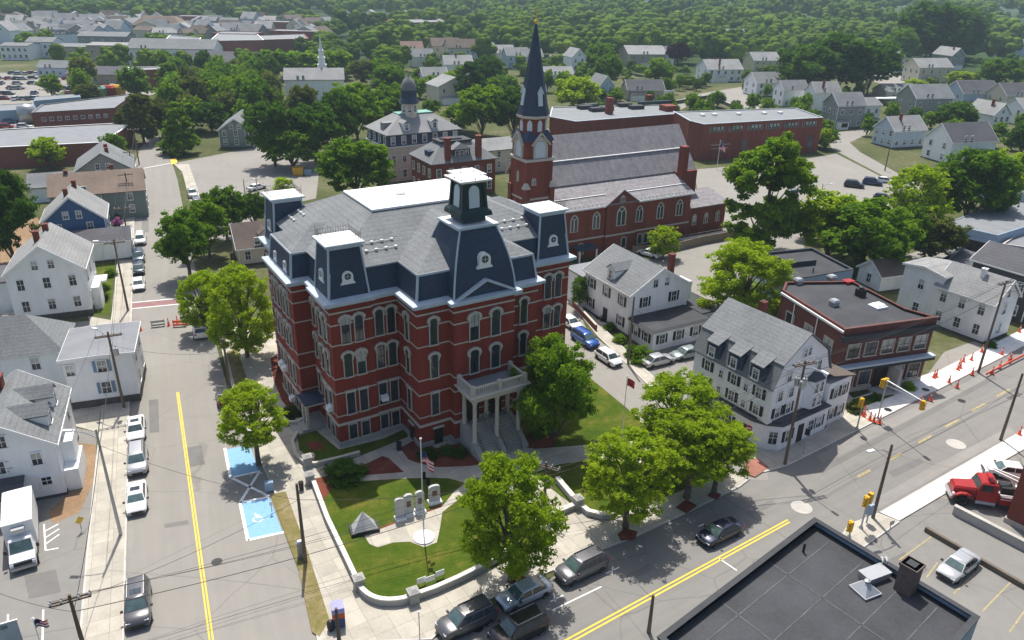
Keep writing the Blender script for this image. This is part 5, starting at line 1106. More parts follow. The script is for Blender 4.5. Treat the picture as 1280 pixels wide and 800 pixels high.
for i, (px, py, yaw, w_, d_, he, hr, rd, wl, rf, lab, wn, chs) in enumerate(HS):
    gable_house('house', lab, 'house', at(px, py), yaw, w_ * 1.22, d_ * 1.2, he * 1.12, hr * 1.14, rd, wall=wl, roof=rf, wins=wn, chimneys=[(c[0] * 1.2, c[1] * 1.2, *c[2:]) for c in chs], far=py < 80, wsize=(1.0, 1.5), found=.3)
    t = bpy.data.objects[-1] if False else HOUSES[-1][2]                # a porch or a lean-to on most of them
    Wl, Dl = (w_ * 1.22, d_ * 1.2) if rd == 'v' else (d_ * 1.2, w_ * 1.22); r_ = random.Random(i)
    if r_.random() < .75:
        k = r_.choice((0, 1)); x0 = r_.uniform(0, Wl * .4); x1 = x0 + Wl * r_.uniform(.35, .6)
        if rd == 'u': y0 = r_.uniform(0, Dl * .4); y1 = y0 + Dl * r_.uniform(.3, .5); bx_ = (Wl + .02, Wl + 2.2, y0, y1)
        else: bx_ = (x0, x1, -2.0, -.02)
        part_box(t, 'porch', wl if k else 'trim', *bx_, 0, 2.5)
        b = MB(); b.frustum((bx_[0] - .25, bx_[1] + .25, bx_[2] - .25, bx_[3] + .0), 2.5, (bx_[0] + .1, bx_[1] - .1, bx_[2] + .2, bx_[3]), 3.0); b.build('porch_roof', M[rf], t)
        if r_.random() < .6: part_box(t, 'porch_opening', 'door', *((bx_[1] + .0, bx_[1] + .03, bx_[2] + .4, bx_[3] - .4) if rd == 'u' else (bx_[0] + .4, bx_[1] - .4, bx_[2] - .03, bx_[2])), .8, 2.2)
b = MB(); b.box(-7, 7, -2, 2, 2.6, 2.9)
for x in (-6.8, 6.6): b.box(x, x + .2, -1.9, -1.7, 0, 2.6); b.box(x, x + .2, 1.7, 1.9, 0, 2.6)
tag(b.build('carport', M['trim'], None, at(1110, 131), R(12)), 'long low white carport roof in front of the beige garage', 'carport')
# white church far left of the spire
WCx = gable_house('chapel', 'white clapboard church with brick tower base and slender white steeple among the trees', 'church', at(358, 127), 12, 22, 12, 8, 11.5, 'u', wall='wwhite', roof='rooflight', wins=dict(S=(5, 1), W=(3, 1)), far=True, found=.3)
b = MB(); cx_, cy_ = 2.0, 14.0; b.box(cx_ - 2.2, cx_ + 2.2, cy_ - 2.2, cy_ + 2.2, 0, 11); tb = b.build('tower_base', M['brickfar'], WCx)
b = MB(); b.box(cx_ - 1.7, cx_ + 1.7, cy_ - 1.7, cy_ + 1.7, 11, 12.6); b.lathe([(1.4, 12.6), (1.3, 15), (1.6, 15.1), (1.0, 15.8), (.9, 17.5), (1.1, 17.6), (.6, 18.4), (.05, 23.5)], cx_, cy_, 8); b.build('steeple', M['trim'], tb)
# left distance: commercial blocks and mills
flat_block('shop_block', 'long red brick shop block with grey flat roof at the left border', 'shops', [(-40, 186), (130, 178), (166, 153), (-20, 163)], 5.2, 'brickfar', 'tar2', .15, .4, 'trim')
WK, pk = flat_block('brick_works', 'dark red brick works with tiny square windows and grey roof behind the shop block', 'works', [(39, 141), (143, 135), (168, 117), (52, 131)], 6.5, 'brickfar', 'tar2', .15, .4, 'tarpale')
e_ = edge_of(WK, pk, (39, 141), (143, 135), 6.5); wall_windows(WK, pk, e_, 9, (4.0,), .9, .9, fm='trim')
flat_block('blue_shed', 'blue metal shed with pale flat roof above the brick works', 'shed', [(42, 126), (101, 121), (98, 117), (45, 121)], 4, 'wbluepale', 'tarpale', .1, .3)
flat_block('blue_shed', 'blue metal shed with silver tank beside it at the left border', 'shed', [(-10, 139), (41, 136), (42, 129), (0, 131)], 4, 'wbluepale', 'tarpale', .1, .3)
b = MB(); b.lathe([(.1, 0), (2.6, .6), (3.0, 3.0), (2.6, 5.4), (.1, 6.0)], n=14); tag(b.build('silver_tank', M['steel'], None, at(37, 154), 0, True), 'round silver storage tank left of the brick works', 'tank')
for (px, py, w_, d_, he, hr, wl, rf, lab) in ((163, 84, 42, 16, 9, 13, 'wwhite', 'roofgrey', 'long white mill with tiny dark windows and grey roof'), (112, 80, 24, 18, 9, 9.8, 'wtan', 'rooflight', 'tan flat-roofed mill left of the long white mill'),
        (72, 76, 26, 20, 7, 7.8, 'wtan', 'roofgrey', 'tan low mill furthest left of the mill row'), (84, 105, 24, 14, 4, 6.5, 'wtan', 'roofdark', 'low tan warehouse with dark roof in front of the mills'), (231, 91, 34, 18, 5, 9, 'wtan', 'roofdark', 'broad dark-roofed hall right of the long white mill'),
        (36, 72, 14, 12, 8, 10, 'wwhite', 'roofgrey', 'white block house near the left end of the mill row'), (48, 96, 14, 10, 4, 6.5, 'wpale', 'roofgrey', 'blue gabled shed beside the distant car park'), (3, 75, 14, 14, 7, 8, 'wwhite', 'roofgrey', 'white flat building at the left border by the mills'), (100, 63, 28, 14, 8, 10, 'wgrey', 'roofgrey', 'grey long house behind the mills')):
    gable_house('mill' if 'mill' in lab else 'warehouse', lab, 'mill', at(px, py), 4, w_, d_, he, hr, 'u', wall=wl, roof=rf, wins=dict(S=(14 if w_ > 30 else 5, 2 if he > 6 else 1)), far=True, wsize=(1.2, 1.5))
flat_block('brick_mill', 'dark red brick mill with white roof edge in front of the long white mill', 'mill', [(159, 88), (210, 86), (206, 83), (160, 84)], 8, 'brickfar', 'tarpale', .2, .5, 'trim')
flat_block('brick_mill', 'red brick mill with flat roof under the orange canopy roof', 'mill', [(206, 50), (246, 54), (252, 47), (212, 44)], 11, 'brickfar', 'tarpale', .2, .5, 'trim')
flat_block('brick_mill', 'red brick mill with pale roof right of the orange canopy roof', 'mill', [(262, 51), (330, 50), (322, 43), (272, 42)], 12, 'brickfar', 'tarpale', .2, .5, 'trim')
flat_block('brick_mill', 'long low brick factory with white roof in the far woods', 'mill', [(482, 29), (560, 27), (550, 23), (486, 24)], 12, 'brickfar', 'tar2', .3, .8)
flat_block('brick_mill', 'far brick plant with pale roofs beyond the white church', 'mill', [(318, 50), (386, 48), (380, 42), (322, 44)], 10, 'brickfar', 'tarpale', .3, .8)
b = MB(); b.frustum((-18, 18, -9, 9), 8, (-11, 11, -2, 2), 14); b.box(-17, 17, -8, 8, 0, 8); tag(b.build('canopy_hall', M['rooftan'], None, at(204, 46), 0), 'far hall with a bright orange-tan hipped roof', 'hall')
for i in range(110):                                              # the far town among its trees
    px = rnd.choice((rnd.uniform(60, 330), rnd.uniform(-20, 170), rnd.uniform(30, 400))); py = rnd.uniform(34, 58)
    gable_house('town_house', 'small pale gabled house of the far town beyond the mills', 'house', at(px, py), rnd.uniform(-30, 40), rnd.uniform(11, 15), rnd.uniform(10, 13), rnd.uniform(6, 9), rnd.uniform(10, 13), rnd.choice('uv'),
                wall=rnd.choice(('wwhite', 'wcream', 'wtan', 'wpale', 'wgrey', 'wwhite')), roof=rnd.choice(('roofgrey', 'rooflight', 'rooflight', 'roofgrey', 'roofbrown')), far=True, group='houses of the far town')

for x, y, w_, lab in ((345, 44, 34, 'long low far brick factory right of the brick mills'), (372, 58, 30, 'far brick block with pale roof beyond the chapel'), (300, 62, 26, 'far brick block behind the broad dark-roofed hall'), (140, 44, 30, 'far brick block among the pale town houses'), (250, 36, 34, 'furthest brick mill at the edge of the far woods')):
    c = at(x, y); flat_block('brick_block', lab, 'mill', [c + Vector((-w_ / 2, -8, 10)), c + Vector((w_ / 2, -8, 10)), c + Vector((w_ / 2, 10, 10)), c + Vector((-w_ / 2, 10, 10))], 10, 'brickfar', 'tarpale', .3, .6)
for x, y in ((425, 30), (440, 34), (452, 29), (470, 33), (505, 30), (590, 36), (905, 58), (1000, 42), (1090, 36), (960, 30)):
    gable_house('town_house', 'pale house standing alone among the far woods', 'house', at(x, y), rnd.uniform(-10, 30), 15, 12, 8, 12, rnd.choice('uv'), wall=rnd.choice(('wwhite', 'wcream')), roof='rooflight', far=True, group='houses among the far woods')
# ---------------------------------------------------------------- trees
def rand_dir(r, zmin=-1.):
    while True:
        v = Vector((r.uniform(-1, 1), r.uniform(-1, 1), r.uniform(zmin, 1)))
        if .05 < v.length < 1: return v.normalized()
def crown_mesh(kind, seed, nleaf, ls):
    """unit crown: 1 m tall from trunk fork to top is scaled per tree; real size here is 10 m tall, 10 m wide"""
    r = random.Random(seed); b = MB(); limbs = MB()
    cl = []
    if kind == 'round':
        n = 46
        for i in range(n):
            d = rand_dir(r, -.45); k = r.uniform(.62, .86); cl.append((Vector((d.x * 5.0 * k, d.y * 5.0 * k, 5.6 + d.z * 4.2 * k)), r.uniform(.95, 1.75)))
        for i in range(8): cl.append((Vector((r.uniform(-2, 2), r.uniform(-2, 2), r.uniform(4, 7.5))), 1.8))
    elif kind == 'airy':                                        # honey locust: layered flat sprays
        for i in range(120):
            a = r.uniform(0, 6.28); z = r.uniform(1.0, 9.2); rad = 4.7 * math.sqrt(max(.05, 1 - ((z - 4.6) / 5.2) ** 2)) * math.sqrt(r.uniform(.15, 1)); cl.append((Vector((rad * math.cos(a), rad * math.sin(a), z)), r.uniform(.7, 1.2)))
    elif kind == 'tall':
        for i in range(58):
            z = r.uniform(1.2, 9.4); w = 3.4 * math.sin(math.pi * min(1, (z + .6) / 10.4)) ** .7; a = r.uniform(0, 6.28); k = math.sqrt(r.uniform(.25, 1)) * r.uniform(.8, 1.2)
            cl.append((Vector((w * k * math.cos(a), w * k * math.sin(a), z)), r.uniform(.7, 1.35)))
    elif kind == 'cone':
        for i in range(70):
            z = r.uniform(.6, 9.5); w = 3.2 * (1 - z / 10.2) ** .8 + .15; a = r.uniform(0, 6.28); k = r.uniform(.55, 1); cl.append((Vector((w * k * math.cos(a), w * k * math.sin(a), z)), .5 + .7 * (1 - z / 10)))
    elif kind == 'bush':
        for i in range(40):
            d = rand_dir(r, -.1); k = r.uniform(.45, .85); cl.append((Vector((d.x * 4.4 * k, d.y * 4.4 * k, d.z * 7 * k + 1.2)), r.uniform(1.2, 1.9)))
    big = cl; cl = []                                            # break every clump into ragged sprays
    for c, rad in big:
        for _ in range(7 if kind in ('airy', 'cone', 'tall') else 9):
            d = rand_dir(r, -.8); cl.append((c + Vector((d.x, d.y, d.z * .8)) * rad * r.uniform(.45, 1.12), rad * r.uniform(.32, .62)))
    tot = sum(q[1] ** 2 for q in cl)
    for c, rad in cl:
        m = max(3, int(nleaf * rad * rad / tot)); flat = .6
        for _ in range(m):
            d = rand_dir(r, -.8); k = r.uniform(.3, 1.15)
            p = c + Vector((d.x * rad * k, d.y * rad * k, d.z * rad * k * flat)); s_ = ls * r.uniform(.55, 1.25)
            nrm = (d * .5 + Vector((0, 0, .75)) + rand_dir(r) * .85).normalized(); a = nrm.orthogonal().normalized(); e = nrm.cross(a); t = r.uniform(0, 6.28)
            x = (a * math.cos(t) + e * math.sin(t)) * s_; y = (e * math.cos(t) - a * math.sin(t)) * s_ * r.uniform(.5, .9)
            b.add([p - x - y * .4, p - y + x * .2, p + x + y * .3, p + y - x * .2], [(0, 1, 2, 3)])
    # limbs, in the trunk mesh
    limbs.path([(0, 0, -6), (.05, .05, -3), (.1, -.1, 0), (0, .1, 3), (0, 0, 6.5)], [.5, .38, .32, .22, .05], 8); limbs.tube((0, 0, -6.1), (0, 0, -5.3), .8, .45, 8)
    if kind not in ('cone', 'bush'):
        for c, rad in big[::5]:
            z0 = r.uniform(-.5, 2.5); mid = Vector((c.x * .45, c.y * .45, z0 + (c.z - z0) * .6)); limbs.path([(0, 0, z0), mid, c], [.16, .1, .03], 5)
    return b, limbs
TREE = {}
LEAFM = dict(b='leafbright', m='leaf', d='leafdark', o='leafolive', p='leafpurple')
def tree_proto(kind, lod, seed):
    key = (kind, lod, seed)
    if key not in TREE:
        nl, ls = ((46000, .16), (11000, .29), (2600, .5))[lod]
        if kind == 'airy': nl, ls = int(nl * .8), ls * .82
        if kind == 'bush': nl = 9000 // (1 + lod); ls *= 1.1
        cb, lb = crown_mesh(kind, seed * 13 + 5, nl, ls)
        if lod == 2:
            cb.mat(1); cb.add(lb.v, lb.f); TREE[key] = (cb.mesh('broadleaf_tree', [M['leaf'], M['bark']]), None)
        else: TREE[key] = (cb.mesh('crown', M['leaf']), lb.mesh('trunk', M['bark'], True))
    return TREE[key]
def tree(px, pybase, pytop, wpx, kind, hue, label, group=None, lod=1, fork=.2, name=None, rz=None):
    p = at(px, pybase); H_ = max(2.0, height_to(p, pytop)); Wm = wpx / scale_at(p + Vector((0, 0, H_ * .6)))
    return plant(p, H_, Wm, kind, hue, label, group, lod, fork, name, rz)
def plant(p, H_, Wm, kind, hue, label, group=None, lod=1, fork=.2, name=None, rz=None):
    cm_, tm = tree_proto(kind, lod, rnd.randrange(2))
    fz = H_ * fork; kz = (H_ - fz) / 10.0; kx = Wm / {'round': 11.2, 'airy': 11.0, 'tall': 8.2, 'cone': 6.8, 'bush': 10}[kind]
    if lod == 2:
        o = link(name or 'broadleaf_tree', cm_, None, p + Vector((0, 0, fz)), rnd.uniform(0, 6.28)); o.scale = (kx, kx, kz); o.material_slots[0].link = 'OBJECT'; o.material_slots[0].material = M[LEAFM[hue]]
        return tag(o, label, 'tree', group)
    nm = name or {'cone': 'conifer_tree', 'bush': 'shrub'}.get(kind, 'broadleaf_tree')
    t = thing(nm, label, 'shrub' if kind == 'bush' else 'tree', p, rnd.uniform(0, 6.28) if rz is None else rz, group)
    c = link('crown', cm_, t, (0, 0, fz)); c.scale = (kx, kx, kz)
    c.material_slots[0].link = 'OBJECT'; c.material_slots[0].material = M[LEAFM[hue]]
    if kind != 'bush':
        tr = link('trunk', tm, t, (0, 0, fz)); k = min(1.0, .5 + H_ / 26); tr.scale = (k * .8 if Wm < 6 else k, k * .8 if Wm < 6 else k, kz); 
        if fz > 0: tr.scale = (min(kx, 1.2), min(kx, 1.2), max(kz, fz / 6.0))
    return t
T = tree
# around the hall
T(323, 581, 484, 92, 'airy', 'b', 'bright young locust tree on the kerb left of the hall, leaning over the blue bays', lod=0, fork=0.3)
T(638, 728, 573, 142, 'airy', 'b', 'tall yellow-green street tree at the front kerb shading two parked cars', lod=0, fork=0.16)
T(781, 660, 544, 128, 'airy', 'b', 'yellow-green street tree in the first red mulch pit by the front road', lod=0, fork=0.24)
T(858, 623, 520, 116, 'airy', 'b', 'yellow-green street tree in the second red mulch pit right of the side lawn', lod=0, fork=0.34)
T(892, 617, 530, 92, 'airy', 'b', 'yellow-green street tree nearest the corner of the side street', lod=0, fork=0.36)
T(846, 582, 470, 128, 'airy', 'b', 'tall locust tree behind the two kerb trees, reaching over the side street', lod=0, fork=0.24)
T(692, 550, 420, 112, 'round', 'm', 'dense dark maple growing against the right side of the hall porch', lod=0, fork=0.04)
T(309, 447, 334, 94, 'airy', 'b', 'bright street tree left of the hall beside the white parked car', lod=0, fork=0.07)
T(258, 416, 340, 68, 'airy', 'b', 'smaller bright street tree overhanging the far end of the left street', lod=0, fork=0.09)
T(238, 348, 262, 74, 'round', 'm', 'rounded mid-green tree overhanging the left street below the parking lot', fork=.15)
T(285, 300, 233, 64, 'round', 'm', 'mid-green tree between the parking lot and the brown-roofed house', fork=.1)
T(262, 322, 250, 60, 'round', 'm', 'mid-green tree behind the rounded one at the left street', fork=.1)
T(320, 288, 240, 40, 'round', 'd', 'small dark tree beside the rear hall tower', fork=.1)
T(355, 244, 221, 30, 'airy', 'b', 'small bright tree seen over the rear hall tower', fork=.1)
T(18, 330, 210, 84, 'round', 'd', 'large dark tree at the left border beside the blue house', lod=0, fork=0.05)
T(949, 316, 170, 110, 'tall', 'm', 'very tall dark green tree between the church and the car park', lod=0, fork=0.02)
T(924, 402, 300, 130, 'airy', 'b', 'broad bright tree between the white house and the corner house', lod=0, fork=0.05)
T(828, 322, 282, 46, 'airy', 'b', 'small round bright tree in front of the church wall', fork=.12)
T(724, 388, 345, 27, 'airy', 'm', 'slim young tree at the corner of the white shuttered house', fork=.2)
RC = 'trees of the clump behind the dark-roofed hall'
for i, (x, yb, yt, w, k, h, lab) in enumerate(((1032, 322, 238, 100, 'round', 'b', 'yellow-green tree at the left end of the clump by the car park'), (1076, 340, 248, 122, 'round', 'm', 'broad tree in the middle of the clump, right behind the dark-roofed hall'), (1108, 332, 262, 80, 'round', 'm', 'lower tree at the front right of the clump'),
    (1162, 326, 268, 70, 'round', 'o', 'olive-brown tree beside the repair garage'), (1138, 294, 206, 92, 'airy', 'b', 'loose bright tree behind the clump, top over the car park'), (1205, 282, 184, 110, 'round', 'm', 'large mid-green tree behind the repair garage'), (1246, 264, 188, 78, 'round', 'b', 'bright tree at the right edge behind the garage'), (1172, 274, 215, 50, 'round', 'd', 'dark tree between the loose bright tree and the large green one'), (1010, 300, 258, 44, 'round', 'd', 'dark tree joining the tall church tree to the clump'), (1128, 325, 255, 50, 'round', 'm', 'green tree behind the white shed'))):
    T(x, yb, yt, w, k, h, lab, None, 1, .03)
T(1272, 202, 152, 46, 'round', 'd', 'dark round tree cut by the right edge below the cream house')
T(1191, 168, 126, 54, 'round', 'd', 'dark round tree in the middle of the hillside houses', fork=.08)
for x, yb, yt, w, lab in ((1004, 122, 54, 76, 'dark tree at the left of the large group above the grey-green house'), (1045, 120, 40, 110, 'largest dark tree of the group above the grey-green house'), (1084, 118, 50, 80, 'dark tree at the right of the group above the grey-green house'), (988, 112, 70, 40, 'small dark tree lowest in the group above the school end'), (1122, 82, 34, 44, 'green tree behind the cream gable house'), (1155, 78, 0, 96, 'tallest dark tree on the right skyline'), (1190, 74, 6, 76, 'tall dark tree right of the tallest skyline tree'), (1164, 78, 42, 30, 'small tree in front of the tallest skyline tree'),
        (1246, 112, 72, 54, 'green tree over the tan-roofed shed'), (1276, 110, 74, 44, 'green tree at the right edge over the tan-roofed shed'), (1196, 112, 88, 34, 'bright tree in front of the grey garage by the carport'), (1142, 116, 98, 32, 'low bright tree right of the beige garage'), (1030, 188, 160, 20, 'small bright tree at the end wall of the school'),
        (1226, 208, 186, 46, 'bright green bush-like tree below the white dark-roofed house')):
    T(x, yb, yt, w, 'round', 'd' if 'dark' in lab else ('b' if 'bright' in lab else 'm'), lab, None, 1, .06)
T(846, 88, 52, 34, 'round', 'p', 'dark purple-leaved tree behind the long tan house')
T(823, 108, 71, 44, 'round', 'm', 'round green tree at the end of the hill street', fork=.06); T(759, 112, 67, 40, 'round', 'm', 'front tree of the pair of round trees right of the spire', fork=.06); T(748, 96, 52, 46, 'round', 'm', 'rear tree of the pair of round trees right of the spire', fork=.06)
T(722, 146, 95, 62, 'round', 'b', 'bright tree behind the school roof right of the spire', fork=.06)
CL = ((603, 172, 106, 76, 'round', 'm', 'broad tree just left of the spire'), (642, 175, 108, 58, 'round', 'd', 'dark tree touching the spire on its left'), (588, 130, 76, 40, 'tall', 'd', 'dark pointed tree above the broad tree by the spire'), (610, 116, 68, 44, 'round', 'd', 'dark round tree above the broad tree by the spire'), (540, 148, 124, 26, 'round', 'm', 'small tree right of the domed cupola'), (575, 165, 128, 50, 'round', 'm', 'tree behind the beige mansion roof at its right end'),
  (345, 208, 124, 74, 'round', 'd', 'dark tree at the left of the great clump by the parking lot'), (396, 205, 128, 82, 'round', 'd', 'dark tree in the middle of the great clump by the parking lot'), (366, 212, 160, 74, 'round', 'm', 'lower front tree of the great clump by the parking lot'), (447, 178, 102, 92, 'round', 'm', 'big tree left of the domed cupola'), (490, 160, 104, 66, 'round', 'm', 'tree touching the domed cupola on its left'), (420, 190, 112, 58, 'round', 'd', 'dark tree between the great clump and the cupola tree'), (328, 160, 96, 56, 'round', 'm', 'tree behind the great clump at its left'), (296, 148, 94, 58, 'round', 'm', 'tree between the grey gabled house and the white church'), (272, 138, 90, 50, 'round', 'm', 'tree left of the one by the white church'), (382, 170, 104, 48, 'round', 'o', 'olive tree right in front of the white church'),
  (447, 252, 172, 104, 'round', 'm', 'broad bright-topped tree just behind the rear of the hall'), (228, 192, 127, 48, 'cone', 'm', 'egg-shaped tree beside the grey gabled house'), (180, 180, 116, 46, 'tall', 'o', 'sparse olive tree beside the brick works'), (204, 172, 122, 40, 'round', 'o', 'olive tree behind the egg-shaped tree'), (160, 176, 140, 32, 'tall', 'o', 'thin brownish tree at the end of the left street'), (62, 212, 171, 46, 'round', 'b', 'bright tree in front of the shop block'), (146, 204, 166, 34, 'round', 'm', 'green tree at the right end of the shop block'), (215, 114, 78, 34, 'tall', 'm', 'pointed tree beside the works yard'), (250, 118, 92, 58, 'round', 'm', 'tree above the left street vanishing point'), (112, 130, 104, 40, 'round', 'o', 'olive tree behind the blue shed'), (100, 92, 70, 46, 'round', 'm', 'tree in front of the tan mill'), (146, 92, 76, 26, 'round', 'm', 'small round tree in front of the long mill'), (480, 106, 72, 44, 'round', 'm', 'round tree above the cupola tree'), (452, 108, 74, 40, 'round', 'o', 'brownish round tree above the big cupola tree'), (488, 118, 80, 54, 'round', 'm', 'dense round tree above the domed cupola at its left'), (528, 108, 84, 30, 'round', 'm', 'small tree right of the dense round tree'), (420, 100, 62, 50, 'round', 'm', 'tree above the great clump'), (380, 96, 62, 60, 'round', 'm', 'tree right behind the white steeple'), (345, 100, 60, 56, 'round', 'm', 'tree left of the white steeple'), (310, 92, 70, 40, 'round', 'm', 'tree left of the white church roof'))
for x, yb, yt, w, k, h, lab in CL: T(x, yb, yt, w, k, h, lab, None, 1 if yb > 100 else 2, .06)
# the wooded rise and the tree-filled town beyond: many alike
GROVES = []
def inside(p, q):
    c = False
    for a, e in zip(q, q[1:] + q[:1]):
        if (a.y > p.y) != (e.y > p.y) and p.x < (e.x - a.x) * (p.y - a.y) / (e.y - a.y) + a.x: c = not c
    return c
def grove(n, xr, yr, lab, grp, hues, hr=(12, 17), wr=(10, 15)):
    for i in range(n):
        x, y = rnd.uniform(*xr), yr[0] + (yr[1] - yr[0]) * ((i * .618034) % 1)
        p, w_ = at(x, y), rnd.uniform(*wr)
        if any((p - h[0]).length < h[1] + w_ * .32 for h in HOUSES) or any(inside(p, q) for q in ROADS): continue
        GROVES.append((p, rnd.uniform(*hr), w_, 'round', rnd.choice(hues), lab, grp, 2, .04))
grove(230, (465, 900), (36, 86), 'broadleaf tree of the wooded rise behind the hillside houses', 'trees of the wooded rise', 'mmdmb', (14, 20), (12, 18))
grove(150, (860, 1160), (32, 84), 'broadleaf tree of the dark wood above the hill street', 'trees of the dark wood', 'mdmd', (13, 19), (12, 17))
grove(70, (395, 520), (40, 96), 'broadleaf tree among the gardens left of the wooded rise', 'trees left of the wooded rise', 'mmob', (11, 15), (10, 14))
grove(24, (1130, 1310), (8, 34), 'broadleaf tree along the right skyline', 'trees of the right skyline', 'mmd')
grove(120, (-30, 410), (36, 76), 'garden tree standing between houses of the far town', 'trees of the far town', 'mdmo', (9, 14), (8, 13))
grove(44, (216, 345), (88, 168), 'broadleaf tree filling the gardens between the left street end and the white church', 'trees by the white church', 'mmdo', (9, 14), (9, 13))
grove(60, (60, 330), (78, 128), 'broadleaf tree behind the left street end', 'trees behind the left street end', 'mmo', (9, 13), (8, 12))
grove(70, (480, 760), (84, 128), 'garden tree among the houses left of the spire', 'garden trees left of the spire', 'mmb', (6, 10), (6, 9))
grove(230, (700, 1290), (72, 190), 'garden tree among the hillside houses', 'garden trees of the hillside', 'mmd', (4, 8), (4, 8))
GROVES.sort(key=lambda g: g[0].y)
for g in GROVES[:190]: plant(*g)
# far woods: nobody could count them
fr = random.Random(3); b = MB()
OCT = [(1, 0, 0), (.5, .87, 0), (-.5, .87, 0), (-1, 0, 0), (-.5, -.87, 0), (.5, -.87, 0)]
def lump(c, rad, hh, nq, qs, nb=9):
    for k in range(nb):                                          # a crown is a heap of rounded masses with leaf clumps over them
        if k == 0: cc, rr = c + Vector((0, 0, hh * .5)), rad * .72
        else:
            d = rand_dir(fr, -.25); cc = c + Vector((d.x * rad * .62, d.y * rad * .62, hh * (.52 + .32 * d.z))); rr = rad * fr.uniform(.28, .46)
        t0 = fr.uniform(0, 1); rz_ = rr * (.8 if k else hh * .42 / rad)
        secs = [[cc + Vector(((x * math.cos(t0) - y * math.sin(t0)) * rr * f_, (x * math.sin(t0) + y * math.cos(t0)) * rr * f_, rz_ * z_)) for x, y, _ in OCT] for z_, f_ in ((-.75, .6), (0, 1.0), (.62, .74), (.97, .2))]
        b.loft(secs)
        for _ in range(nq // nb):
            d = rand_dir(fr, -.5); p = cc + Vector((d.x * rr, d.y * rr, d.z * rz_)) * fr.uniform(.95, 1.15); s_ = qs * fr.uniform(.6, 1.2)
            nrm = (d + rand_dir(fr) * .55).normalized(); u = nrm.orthogonal().normalized(); w_ = nrm.cross(u); b.add([p - u * s_, p - w_ * s_ * .8, p + u * s_, p + w_ * s_ * .8], [(0, 1, 2, 3)])
for g in GROVES[190:]:
    if g[0].y > 430 and any(abs(h[0].x - g[0].x) < 14 and 0 < h[0].y - g[0].y < 40 for h in HOUSES): continue
    lump(g[0], g[2] * .54, g[1], 170, .55, 12)
for i in range(3600):
    D = 620 * math.exp(fr.random() * 1.55); a = fr.uniform(-.72, .72); c = Vector((D * math.sin(a) * 1.06, D * math.cos(a), 0))
    if D < 900 and c.x < -90 and fr.random() < .6: continue
    c.z = 26 * math.exp(-((c.x - 330) / 420) ** 2) * max(0, min(1, (D - 700) / 500)) + 30 * max(0, min(1, (D - 1500) / 900)) * (.5 + .5 * math.sin(c.x / 400))
    if D < 1100 and any(abs(h[0].x - c.x) < 22 and -15 < h[0].y - c.y < 75 for h in HOUSES): continue
    lump(c, fr.uniform(7.5, 12.5), fr.uniform(12, 22), 70 if D < 1000 else 16, .9 if D < 1000 else 1.3, 10 if D < 1000 else 6)
o = b.build('far_woods', M['forest']); o['kind'] = 'stuff'
# shrubs and hedges
def shrub(px, py, w, h, hue, label, group=None): return plant(at(px, py), h, w, 'bush', hue, label, group, 1, 0.)
shrub(433, 596, 4.6, 2.3, 'd', 'large dark rounded shrub in the bed in front of the left hall tower'); shrub(534, 574, 2.6, 1.6, 'd', 'clipped dark shrub at the corner of the hall beside the basement door')
shrub(559, 567, 2.0, 1.3, 'd', 'clipped shrub between two others beside the hall stairs'); shrub(575, 570, 2.0, 1.3, 'd', 'clipped shrub nearest to the hall stairs')
shrub(364, 521, 2.6, 1.9, 'o', 'reddish olive shrub beside the side porch of the hall'); shrub(672, 545, 2.0, 1.2, 'm', 'pale shrub under the maple right of the stairs'); shrub(684, 540, 2.2, 1.3, 'd', 'dark shrub under the maple behind the pale one'); shrub(728, 487, 1.2, .8, 'm', 'small grey-green shrub in the round mulch bed on the side lawn')
for i, (x, y, w, h) in enumerate(((802, 452, 3.6, 3.0), (790, 446, 2.4, 2.4), (775, 428, 2.2, 1.6), (762, 412, 2.0, 1.6), (756, 402, 1.8, 1.4))):
    shrub(x, y, w, h, 'mdmmd'[i], ('large leafy shrub behind the silver car on the driveway', 'shrub between the large leafy shrub and the utility pole', 'low shrub beside the white shuttered house wing', 'low shrub left of the wing below the house door', 'small dark shrub by the steps of the white shuttered house')[i])
for x, y, w, h, hue, lab in ((1068, 514, 2.4, 1.5, 'o', 'brownish shrub left of the brown brick block'), (1136, 486, 2.0, 1.3, 'b', 'bright rounded shrub in front of the brown brick block'), (1095, 500, 1.8, 1.2, 'm', 'green shrub beside the brick block entrance'), (1238, 434, 2.0, 1.2, 'd', 'dark shrub by the white house right of the brick block'), (1110, 352, 4.0, 2.0, 'b', 'bright hedge-like shrub beside the white shed'),
        (123, 466, 1.8, 2.0, 'm', 'clipped shrub beside the white house with blue shutters'), (146, 274, 2.2, 1.6, 'm', 'green shrub nearest the pink blossoms'), (139, 345, 2.4, 1.8, 'm', 'clipped round shrub in front of the white chimneyed house'), (130, 362, 2.2, 1.6, 'm', 'second clipped shrub in front of the white chimneyed house'), (128, 374, 2.2, 1.6, 'd', 'dark clipped shrub at the corner of the white chimneyed house'), (144, 322, 1.8, 1.6, 'm', 'shrub at the dark-roofed low house'), (149, 252, 1.8, 1.6, 'm', 'shrub on the pavement edge behind the pink blossoms'), (152, 240, 1.8, 1.6, 'm', 'furthest shrub along the left pavement')):
    shrub(x, y, w, h, hue, lab)
s_ = shrub(147, 281, 2.2, 2.2, 'm', 'pink flowering shrub beside the blue house'); s_.children[0].material_slots[0].material = M['bloom']
hb = random.Random(5)
